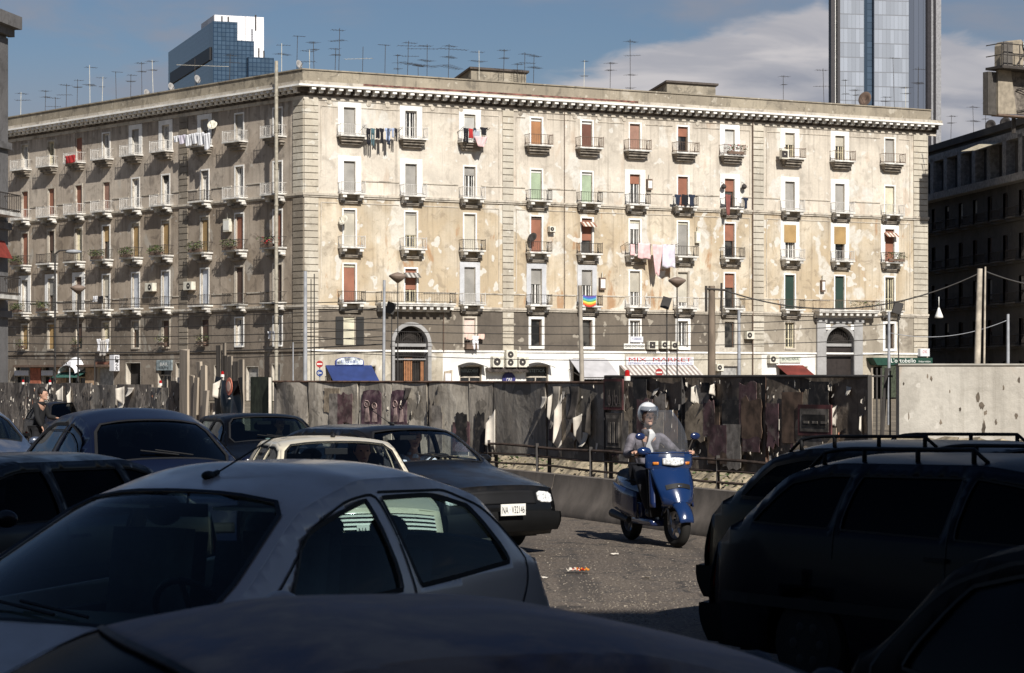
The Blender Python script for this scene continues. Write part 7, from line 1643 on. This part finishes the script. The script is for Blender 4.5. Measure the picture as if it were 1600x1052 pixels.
# litter on the road
P0 = ground_at(903, 896); lt = thing('litter', 'crumpled red and orange snack wrapper lying on the road', 'litter', tuple(P0))
for k, (m, dx_) in enumerate(((mat('wrapper_red', (.55, .04, .03), .4, var=.3, scale=30), 0), (mat('wrapper_orange', (.70, .28, .04), .4, var=.3, scale=30), .05), (M_PAPER, -.05))):
    mb = MB(); mb.grid(lambda p, q: P0+Vector((dx_+(p-.5)*.13, (q-.5)*.10, .02+.035*abs(math.sin(p*9+k))*abs(math.cos(q*7+k))+rnd.uniform(0, .012))), 8, 6); mb.build('wrapper', m, lt, recalc=False)
rr = random.Random(9)
for i, (x, y, l) in enumerate(((1262-140, 930, 0), (850, 905, 0), (1010, 905, 0), (960, 868, 0))):
    P0 = ground_at(x, y); mb = MB(); mb.grid(lambda p, q: P0+Vector(((p-.5)*.09, (q-.5)*.07, .012+rr.uniform(0, .015))), 5, 4)
    tag(mb.build('paper_scrap', M_PAPER if i % 2 else M_WOODG, None, recalc=False), ['brown scrap on the asphalt near the estate car', 'white paper scrap left of the red wrapper', 'brown scrap right of the red wrapper', 'white paper scrap on the road below the barrier'][i], 'litter', 'scraps on the road')
# ------------------------------------------------------------------ people
def eval_mesh(ob):
    dg = bpy.context.evaluated_depsgraph_get(); dg.update(); me = bpy.data.meshes.new_from_object(ob.evaluated_get(dg)); d = ob.data; bpy.data.objects.remove(ob); bpy.data.meshes.remove(d); return me
def skin(nodes, edges, root=0, sub=1):
    me = bpy.data.meshes.new('s'); me.from_pydata([tuple(n[0]) for n in nodes], edges, []); ob = bpy.data.objects.new('s', me); col.objects.link(ob)
    sk = ob.modifiers.new('s', 'SKIN'); sk.branch_smoothing = .6
    if not me.skin_vertices: me.skin_vertices.new()
    for i, n in enumerate(nodes):
        r = n[1]; me.skin_vertices[0].data[i].radius = r if isinstance(r, tuple) else (r, r); me.skin_vertices[0].data[i].use_root = (i == root)
    sb = ob.modifiers.new('b', 'SUBSURF'); sb.levels = sub; sb.render_levels = sub
    return eval_mesh(ob)
def remesh(mb, voxel, name, m, parent, extra=None):
    me = bpy.data.meshes.new('r'); me.from_pydata(mb.v, [], mb.f); ob = bpy.data.objects.new('r', me); col.objects.link(ob)
    md = ob.modifiers.new('r', 'REMESH'); md.mode = 'VOXEL'; md.voxel_size = voxel; md.use_smooth_shade = True
    s2 = ob.modifiers.new('s', 'SMOOTH'); s2.factor = .5; s2.iterations = 2
    me2 = eval_mesh(ob); me2.name = name; me2.materials.clear(); me2.materials.append(m); o = bpy.data.objects.new(name, me2); col.objects.link(o)
    o.parent = parent; me2.polygons.foreach_set('use_smooth', [True]*len(me2.polygons)); return o
def mesh_to_mb(mb, me): mb.add([tuple(v.co) for v in me.vertices], [tuple(p.vertices) for p in me.polygons]); return mb
def hand(mb, c, ax, fw, grip=True):
    """palm at c; fingers side by side along ax, reaching towards fw and curling down"""
    up = fw.cross(ax).normalized(); up = up if up.z > 0 else -up; R = Matrix((fw, ax, up)).transposed()
    mb.ell(c, (.045, .040, .018), 10, M=R)
    for i, (l, dy) in enumerate(((.072, -.030), (.080, -.010), (.074, .010), (.058, .030))):
        b = c+fw*.035+ax*dy; cv = .9 if grip else .35
        p1 = b+fw*l*.40+up*(.004-.012*cv); p2 = b+fw*l*(.78-.25*cv)-up*l*.38*cv; p3 = b+fw*l*(1.0-.65*cv)-up*l*.75*cv; mb.tube([b, p1, p2, p3], [.0105, .0095, .0088, .0072], 6)
    s_ = -1; b = c-fw*.012+ax*.034*s_; mb.tube([b, b+fw*.03+ax*.018*s_-up*.01, b+fw*.052+ax*.012*s_-up*.022], [.013, .011, .009], 6)
def person(label, J, shirt, trousers, voxel=.011, loc=(0, 0, 0), rz=0.0, hair=M_HAIR, shoes=None, parent_kind='person', head_scale=1.0, hairstyle=True, gloves=False, long_coat=False):
    r = thing('person', label, 'person', loc, rz); V = Vector; g = {k: V(v) for k, v in J.items()}; fd = g['face'].normalized()
    N = []; E = []; idx = {}
    def nd(k, p, rad, frm=None):
        idx[k] = len(N); N.append((V(p), rad)); 
        if frm is not None: E.append((idx[frm], idx[k]))
    nd('pel', g['pelvis'], (.115, .09)); nd('wst', g['pelvis'].lerp(g['chest'], .45), (.10, .08), 'pel'); nd('che', g['chest'], (.115, .09), 'wst'); nd('nb', g['neck'], (.06, .06), 'che'); nd('hd0', g['head']-V((0, 0, .07)), (.05, .05), 'nb')
    for s_ in ('l', 'r'):
        nd('sh'+s_, g['sh'+s_], (.055, .055), 'che'); nd('um'+s_, g['sh'+s_].lerp(g['el'+s_], .5), .046, 'sh'+s_); nd('el'+s_, g['el'+s_], .038, 'um'+s_); nd('fm'+s_, g['el'+s_].lerp(g['ha'+s_], .45), .036, 'el'+s_); nd('wr'+s_, g['el'+s_].lerp(g['ha'+s_], .88), .025, 'fm'+s_)
        nd('hi'+s_, g['hi'+s_], (.085, .085), 'pel'); nd('tm'+s_, g['hi'+s_].lerp(g['kn'+s_], .5), .074, 'hi'+s_); nd('kn'+s_, g['kn'+s_], .056, 'tm'+s_); nd('cm'+s_, g['kn'+s_].lerp(g['an'+s_], .4), .052, 'kn'+s_); nd('an'+s_, g['an'+s_], .036, 'cm'+s_); nd('to'+s_, g['to'+s_], .032, 'an'+s_)
    mb = mesh_to_mb(MB(), skin(N, E)); hs = head_scale; up = V((0, 0, 1)); sd = up.cross(fd).normalized(); R = Matrix((fd, sd, up)).transposed(); hc = g['head']
    mb.ell(hc+up*.015, (.098*hs, .076*hs, .115*hs), 20, M=R); mb.ell(hc+fd*.03-up*.055, (.060*hs, .055*hs, .065*hs), 14, M=R)
    mb.tube([hc+fd*.088+up*.018, hc+fd*.118-up*.016], [.010, .016], 6); mb.ell(hc+fd*.085-up*.055, (.016, .028, .009), 8, M=R); mb.ell(hc+fd*.085-up*.090, (.022, .028, .02), 8, M=R); mb.ell(hc+fd*.088+up*.038, (.012, .055, .010), 8, M=R)
    for s_ in (-1, 1): mb.ell(hc+sd*s_*.078-fd*.01, (.020, .010, .032), 8, M=R)
    for s_ in ('l', 'r'):
        d_ = (g['ha'+s_]-g['el'+s_]).normalized(); ax = J.get('ax'+s_); ax = V(ax) if ax else d_.cross(up).normalized(); hand(mb, g['ha'+s_], ax, d_, True)
    bo = remesh(mb, voxel, 'body', M_SKIN, r)
    for s_ in (-1, 1):
        mb = MB(); mb.ell(hc+fd*.090+sd*s_*.032+up*.016, (.008, .014, .007), 8, M=R); mb.build('eye', M_EYE, r, world=False, smooth=True)
    mb = MB(); mb.ell(hc+fd*.097-up*.055, (.006, .024, .006), 8, M=R); mb.build('mouth', mat('lips', (.30, .11, .09), .5), r, world=False)
    if hairstyle:
        mb = MB(); k = len(mb.v); n = 18
        mb.grid(lambda p, q: hc+up*.02+R @ V(((.108*math.cos(2*math.pi*p)*math.sin(q*1.75*(1.0 if math.cos(2*math.pi*p) < .3 else .62)))-.006, .086*math.sin(2*math.pi*p)*math.sin(q*1.75*(1.0 if math.cos(2*math.pi*p) < .3 else .62)), .125*math.cos(q*1.75*(1.0 if math.cos(2*math.pi*p) < .3 else .62)))), 24, 8); mb.build('hair', hair, r, world=False, smooth=True, solid=.01, weld=.001)
    # clothes: the same skeleton, a little wider
    def cloth_part(nm, keys, m, add=.014, cut=None, extra=None):
        ks = [k for k in keys]; sub_ = {k: i for i, k in enumerate(ks)}; inv = {v: k for k, v in idx.items()}
        NN = []
        for k in ks:
            p, rad = N[idx[k]]; rad = rad if isinstance(rad, tuple) else (rad, rad); a = .010 if k in ('wrl', 'wrr') else (add+.034 if k in ('che', 'wst', 'pel') else add); NN.append((p, (rad[0]+a, rad[1]+a)))
        EE = [(sub_[inv[a]], sub_[inv[b]]) for a, b in E if inv[a] in sub_ and inv[b] in sub_]
        mb = mesh_to_mb(MB(), skin(NN, EE)); q = None
        for vx in (max(voxel, .0105), .0125, .009, .015, .018):
            if q: bpy.data.objects.remove(q)
            q = remesh(mb, vx, nm, m, r)
            if len(q.data.vertices) > 2200: return q
        bpy.data.objects.remove(q); return mb.build(nm, m, r, world=False, smooth=True)
    cloth_part('jacket' if long_coat or gloves else 'shirt', ['pel', 'wst', 'che']+[a+s_ for s_ in 'lr' for a in ('sh', 'um', 'el', 'fm', 'wr')]+(['hil', 'hir'] if long_coat else []), shirt, .018)
    cloth_part('trousers', ['pel']+[a+s_ for s_ in 'lr' for a in ('hi', 'tm', 'kn', 'cm', 'an')], trousers, .014)
    cl = MB(); nb = g['neck']; cl.lathe([(.075, -.05), (.068, .0), (.062, .02)], nb-up*.02, up, 16, cap=False); cl.build('collar', shirt, r, world=False, smooth=True, solid=.012)
    for s_ in ('l', 'r'):
        mb = MB(); a, b = g['an'+s_], g['to'+s_]; dv = (b-a); dv.z = 0; dv.normalize(); sv = up.cross(dv); M2 = Matrix((dv, sv, up)).transposed(); c = a+dv*.07; c.z = min(a.z, b.z)-.005
        mb.ell(c, (.145, .050, .045), 14, M=M2); mb.ell(a+up*-.01, (.06, .046, .06), 10, M=M2); mb.build('shoe', shoes or M_RUB, r, world=False, smooth=True)
    return r, R, hc
def seated(hip, lean=0.0, hands=None, feet=None, head_turn=0.0):
    x, y, z = hip; ch = (x-.06+lean, y, z+.36); nk = (x-.06+lean*1.2, y, z+.52); hd = (x-.02+lean*1.3, y, z+.68)
    J = dict(pelvis=(x, y, z+.04), chest=ch, neck=nk, head=hd, face=(math.cos(head_turn), math.sin(head_turn), -.08))
    hands = hands or ((x+.46, y+.15, z+.30), (x+.46, y-.15, z+.30)); feet = feet or ((x+.62, y+.12, z-.22), (x+.62, y-.12, z-.22))
    for s_, sg, hn, ft in (('l', 1, hands[0], feet[0]), ('r', -1, hands[1], feet[1])):
        sh = (ch[0], y+sg*.175, z+.46); J['sh'+s_] = sh; J['ha'+s_] = hn; el = [(sh[0]+hn[0])/2, (sh[1]+hn[1])/2+sg*.10, min(sh[2], hn[2])+.0-.04]; J['el'+s_] = tuple(el)
        J['hi'+s_] = (x+.04, y+sg*.09, z+.02); J['an'+s_] = ft; J['kn'+s_] = ((x+ft[0])/2+.16, y+sg*.13, z+.10); J['to'+s_] = (ft[0]+.14, ft[1], ft[2]-.03)
    return J
def driver(car, label, shirt, yseat=.36, turn=0.0, dz=0.03):
    zb = car.belt(car.L*.5); cow = car.S['ws'][0]; x = car.L/2-(cow+1.02)
    r, R, hc = person(label, seated((x, yseat, zb-.40+dz), .02, ((x+.50, yseat+.15, zb-.02), (x+.50, yseat-.15, zb-.02)), head_turn=turn), shirt, cloth('navy', CC['navy']), loc=tuple(car.o.location), rz=car.o.rotation_euler.z)
    return r
driver(C_DARK, 'driver in pale blue striped shirt at the wheel of the dark saloon', mat('shirt_pale_blue', (.50, .56, .66), .9, var=.1), turn=-.5)
driver(C_BLACK, 'driver in white top at the wheel of the black car', mat('shirt_white', (.62, .62, .62), .9), turn=.1)
driver(C_WHITE, 'driver in dark blue jacket at the wheel of the cream car', mat('jacket_dark_blue', (.03, .05, .12), .9))
# pedestrian in black by the far dark car
PX = unproj(60, 612, 47); J = dict(pelvis=(0, 0, .93), chest=(.04, 0, 1.27), neck=(.07, 0, 1.46), head=(.10, 0, 1.61), face=(1, 0, -.15), shl=(.04, .18, 1.40), shr=(.04, -.18, 1.40), ell=(.12, .25, 1.14), elr=(.10, -.26, 1.14), hal=(.34, .18, 1.12), har=(.20, -.22, .92),
    hil=(0, .09, .88), hir=(0, -.09, .88), knl=(.06, .10, .50), knr=(-.04, -.10, .50), anl=(.0, .11, .09), anr=(-.10, -.11, .09), tol=(.13, .12, .04), tor=(.03, -.12, .04))
person('person in black jacket standing beside the far dark car', J, mat('jacket_black', (.010, .010, .011), .9), mat('trousers_black', (.012, .012, .014), .9), loc=(PX.x, 47, 0), rz=-.25, long_coat=True)

# ------------------------------------------------------------------ scooter and rider
M_SB = paint('scooter_blue', (.006, .022, .082), .20, .04, (.1, .1, .12), coat=1.0); M_SBD = paint('scooter_dark_blue', (.008, .018, .07), .25, .08, (.06, .06, .06))
fh = Vector((.33, -.945, 0)).normalized(); fc = ground_at(1058, 856); base = fc-fh*.70
scl = 1.0; SC = thing('motor_scooter', 'blue motor scooter with tall clear windscreen riding towards the camera', 'scooter', tuple(base), math.atan2(fh.y, fh.x))
SC.rotation_euler.x = 0.0
def sp(mb, nm, m, par=None, **k):
    k.setdefault('smooth', True); k.setdefault('angle', 50); return mb.build(nm, m, par or SC, world=False, **k)
def wheel(cx, rad, wd, nm, steer=0.0):
    ax = Vector((-math.sin(steer), math.cos(steer), 0)); c = Vector((cx, 0, rad)); mb = MB(); n = 9
    prof = [(rad-.10, -wd*.32), (rad-.06, -wd*.5)]+[(rad-.055+.055*math.cos(a), wd*.5*math.sin(a)) for a in np.linspace(-1.3, 1.3, n)]+[(rad-.06, wd*.5), (rad-.10, wd*.32)]
    mb.lathe(prof, c, ax, 40, cap=False); w_ = sp(mb, nm, M_TYRE); mb = MB(); mb.lathe([(rad-.10, -wd*.30), (rad-.115, 0), (rad-.10, wd*.30)], c, ax, 32, cap=False); mb.lathe([(.045, -.05), (.05, 0), (.045, .05)], c, ax, 14)
    side = ax.cross(Vector((0, 0, 1)))
    for k in range(5):
        a = k*2*math.pi/5+.3; d_ = side*math.cos(a)+Vector((0, 0, 1))*math.sin(a); mb.tube([c+d_*.04, c+d_*(rad-.11)], [.022, .014], 6)
    mb.lathe([(.09, wd*.33), (.095, wd*.36), (.03, wd*.37)], c, ax, 20); sp(mb, 'rim', M_RIM, w_)
wheel(.70, .26, .115, 'front_wheel', .10); wheel(-.68, .25, .13, 'rear_wheel')
mb = MB()       # front mudguard
mb.grid(lambda p, q: Vector((.70+(.29+.02*math.sin(math.pi*q))*math.cos(math.pi*(.05+.85*p)), (q*2-1)*(.085+.02*math.sin(math.pi*p)), .26+(.31-.07*abs(q*2-1)**2)*math.sin(math.pi*(.05+.85*p)))), 20, 10); sp(mb, 'mudguard', M_SB, solid=.008)
mb = MB()
for s_ in (-1, 1): mb.tube([(.70, s_*.085, .26), (.60, s_*.085, .62)], .022, 8)
mb.tube([(.60, 0, .60), (.42, 0, 1.0)], .03, 8); sp(mb, 'fork', M_CHROME)
def shield(p, q):       # big front apron: p across, q upwards
    y = (p*2-1); wv = .175+.085*math.sin(min(1, q*1.25)*math.pi/2)-.015*q; return Vector((.86-.30*q-.13*y*y-(.10 if q < .12 else 0)*(1-q/.12)-.05*math.sin(math.pi*q)*-1, y*wv, .455+.505*q))
mb = MB(); mb.grid(shield, 16, 14); apr = sp(mb, 'apron', M_SB, solid=.02)
mb = MB(); mb.grid(lambda p, q: shield(.18+.64*p, .42+.10*q+.05*math.sin(math.pi*p))+Vector((.012, 0, 0)), 10, 2); sp(mb, 'apron_slot', M_RUB, apr)
mb = MB(); mb.ell(shield(.5, .50)+Vector((.02, 0, 0)), (.008, .03, .012), 10); sp(mb, 'badge', M_CHROME, apr)
mb = MB()
for s_ in (-1, 1): mb.grid(lambda p, q: Vector((.62-.14*p-.10*q, s_*(.235+.04*math.sin(math.pi*p)-.02*q), .46+.46*q)), 4, 8)
sp(mb, 'leg_shield', M_SBD, solid=.012)
mb = MB(); mb.grid(lambda p, q: Vector((.44-.10*q, (p*2-1)*.24, .34+.58*q)), 8, 6); sp(mb, 'inner_panel', M_PLAST, solid=.015)
mb = MB(); mb.box((.12, 0, .27), (.62, .42, .08)); mb.box((.10, 0, .40), (.50, .13, .26)); mb.box((-.15, 0, .36), (.30, .34, .26)); sp(mb, 'footboard', M_SBD, bevel=.03)
mb = MB()       # tail body
def tail(p, q):
    a = 2*math.pi*p; x = -.10-.92*q; hw = (.15+.05*math.sin(math.pi*min(1, q*1.1)))*(1-.55*q**3); hz = .16*(1-.45*q); return Vector((x, hw*math.cos(a), .58+.12*q+hz*math.sin(a)))
mb.grid(tail, 20, 12); mb.ell((-1.0, 0, .70), (.05, .08, .06), 12); sp(mb, 'tail_body', M_SBD, weld=.001)
for s_ in (-1, 1):
    mb = MB(); mb.grid(lambda p, q: Vector((-.05-.75*p, s_*(.20+.035*math.sin(math.pi*p)), .30+.30*q+.10*p)), 10, 4); sp(mb, 'side_panel', M_SBD, solid=.015)
mb = MB()
def seatf(p, q):
    x = .06-.86*p; hw = .14+.03*math.sin(math.pi*min(1, p*1.3)); a = math.pi*q; return Vector((x, hw*math.cos(a)*1.0, .72+(.09 if p > .5 else .045)*min(1, 1)*math.sin(a)+.05*p))
mb.grid(seatf, 14, 8); sp(mb, 'saddle', M_RUB)
mb = MB(); mb.tube([(-.35, -.17, .26), (-.85, -.18, .32)], [.035, .05], 10); sp(mb, 'exhaust', mat('exhaust_steel', (.02, .02, .02), .5)); mb = MB(); mb.box((-.55, .14, .28), (.5, .12, .16)); sp(mb, 'engine_casing', M_PLAST, bevel=.03)
mb = MB(); mb.box((-1.02, 0, .60), (.03, .16, .05)); sp(mb, 'tail_light', M_RED); mb = MB(); mb.tube([(-.05, .18, .22), (-.2, .24, .10)], .015, 6); sp(mb, 'side_stand', M_IRON)
# handlebar cowl, headlight, instruments, levers, mirrors
mb = MB(); mb.grid(lambda p, q: Vector((.46+.15*math.cos(math.pi*(p-.5))*math.cos(1.2*(q-.3)), (p*2-1)*.30*(1-.12*(q-.5)**2), .98+.13*(q-.5)*2*(1-.35*abs(p*2-1)))), 18, 8); mb.grid(lambda p, q: Vector((.46-.18*q+(1-q)*.12*math.cos(math.pi*(p-.5)), (p*2-1)*.29, 1.09-.02*q)), 14, 3); hcw = sp(mb, 'handlebar_cowl', M_SB, solid=.012)
mb = MB(); mb.grid(lambda p, q: Vector((.632+.012-.09*(p*2-1)**2*.6, (p*2-1)*.135, .985+(q-.5)*.095*(1-.25*abs(p*2-1)))), 14, 4); sp(mb, 'headlight', M_LENS, solid=.03)
for s_ in (-1, 1):
    mb = MB(); mb.grid(lambda p, q: Vector((.56-.03*p, s_*(.17+.06*p), .962+(q-.5)*.032)), 4, 2); sp(mb, 'indicator', M_ORANGE, solid=.02)
    mb = MB(); mb.tube([(.38, s_*.22, 1.04), (.34, s_*.30, 1.05), (.30, s_*.40, 1.05)], [.02, .017, .018], 8); sp(mb, 'grip', M_RUB); mb = MB(); mb.tube([(.40, s_*.24, 1.03), (.42, s_*.33, 1.03), (.40, s_*.40, 1.03)], .007, 5); sp(mb, 'brake_lever', M_CHROME)
    mb = MB(); mb.tube([(.40, s_*.26, 1.08), (.42, s_*.32, 1.24)], .008, 6); mo = sp(mb, 'mirror_stalk', M_IRON); mb = MB(); mb.ell((.43, s_*.345, 1.27), (.022, .062, .042), 14); sp(mb, 'mirror', M_SBD, mo)
    if s_ < 0: mb = MB(); mb.ell((.44, s_*.30, 1.10), (.05, .09, .05), 12); sp(mb, 'hand_guard', M_SB)
M_WS = glass('windscreen_clear', (.80, .82, .84), 1.2, .08, haze=.05)
mb = MB(); mb.grid(lambda p, q: Vector((.60-.30*q-.11*(p*2-1)**2, (p*2-1)*(.225+.045*math.sin(math.pi*q)-.08*q**3), 1.04+.53*q)), 16, 12); sp(mb, 'windscreen', M_WS, recalc=False)
mb = MB(); mb.box((.36, 0, 1.10), (.10, .24, .03)); sp(mb, 'dashboard', M_PLAST, bevel=.01)
# rider
hx, hz = -.20, .80
J = seated((hx, 0, hz), .03, ((.27, .34, 1.085), (.27, -.34, 1.085)), ((.22, .15, .40), (.22, -.15, .40)), head_turn=-.05)
J['knl'] = (.20, .24, .76); J['knr'] = (.20, -.24, .76); J['ell'] = (-.02, .33, 1.04); J['elr'] = (-.02, -.33, 1.04); J['axl'] = (0, 1, 0); J['axr'] = (0, 1, 0); J['head'] = (-.17, 0, 1.50); J['neck'] = (-.20, 0, 1.34)
M_JK = mat('jacket_grey_mauve', (.12, .11, .125), .85, var=.4, scale=8, bump=.8, bscale=14)
rd, R, hc = person('scooter rider in pale grey jacket and white open face helmet with visor', J, M_JK, mat('trousers_dark', (.014, .014, .018), .9), voxel=.0075, loc=tuple(base), rz=SC.rotation_euler.z, gloves=True, hairstyle=False, shoes=mat('shoe_dark', (.02, .018, .018), .6))
M_HEL = paint('helmet_white', (.72, .72, .72), .18, .02, (.5, .5, .5), coat=1.0)
mb = MB()
def hel(p, q):
    a = 2*math.pi*p; front = math.cos(a) > .25; lim = 2.25 if not front else 1.22; th = q*lim; return hc+Vector((0, 0, .02))+R @ Vector((.138*math.cos(a)*math.sin(th), .124*math.sin(a)*math.sin(th), .142*math.cos(th)))
mb.grid(hel, 36, 12); ho = mb.build('helmet', M_HEL, rd, world=False, smooth=True, solid=.022, weld=.001, angle=60)
mb = MB(); mb.grid(lambda p, q: hc+Vector((0, 0, .02))+R @ Vector((.150*math.cos((p-.5)*2.5)*math.sin(.85+q*1.0), .136*math.sin((p-.5)*2.5)*math.sin(.85+q*1.0), .150*math.cos(.85+q*1.0))), 16, 8); mb.build('visor', glass('visor_tint', (.50, .52, .55), 1.8), ho, world=False, smooth=True, recalc=False)
mb = MB(); mb.tube([hc+R @ Vector((.02, .09, -.08)), hc+R @ Vector((.04, .0, -.135)), hc+R @ Vector((.02, -.09, -.08))], .010, 6); mb.build('chin_strap', M_RUB, ho, world=False)
mb = MB(); ch = Vector(J['chest']); mb.grid(lambda p, q: Vector((ch.x+.145+.02*math.sin(q*6)-.02*abs(p-.5), (p-.5)*(.045+.04*math.sin(q*7)**2)+.02*math.sin(q*9), 1.34-.34*q)), 6, 14); mb.build('scarf', mat('scarf_white', (.72, .70, .68), .8), rd, world=False, smooth=True, solid=.012)
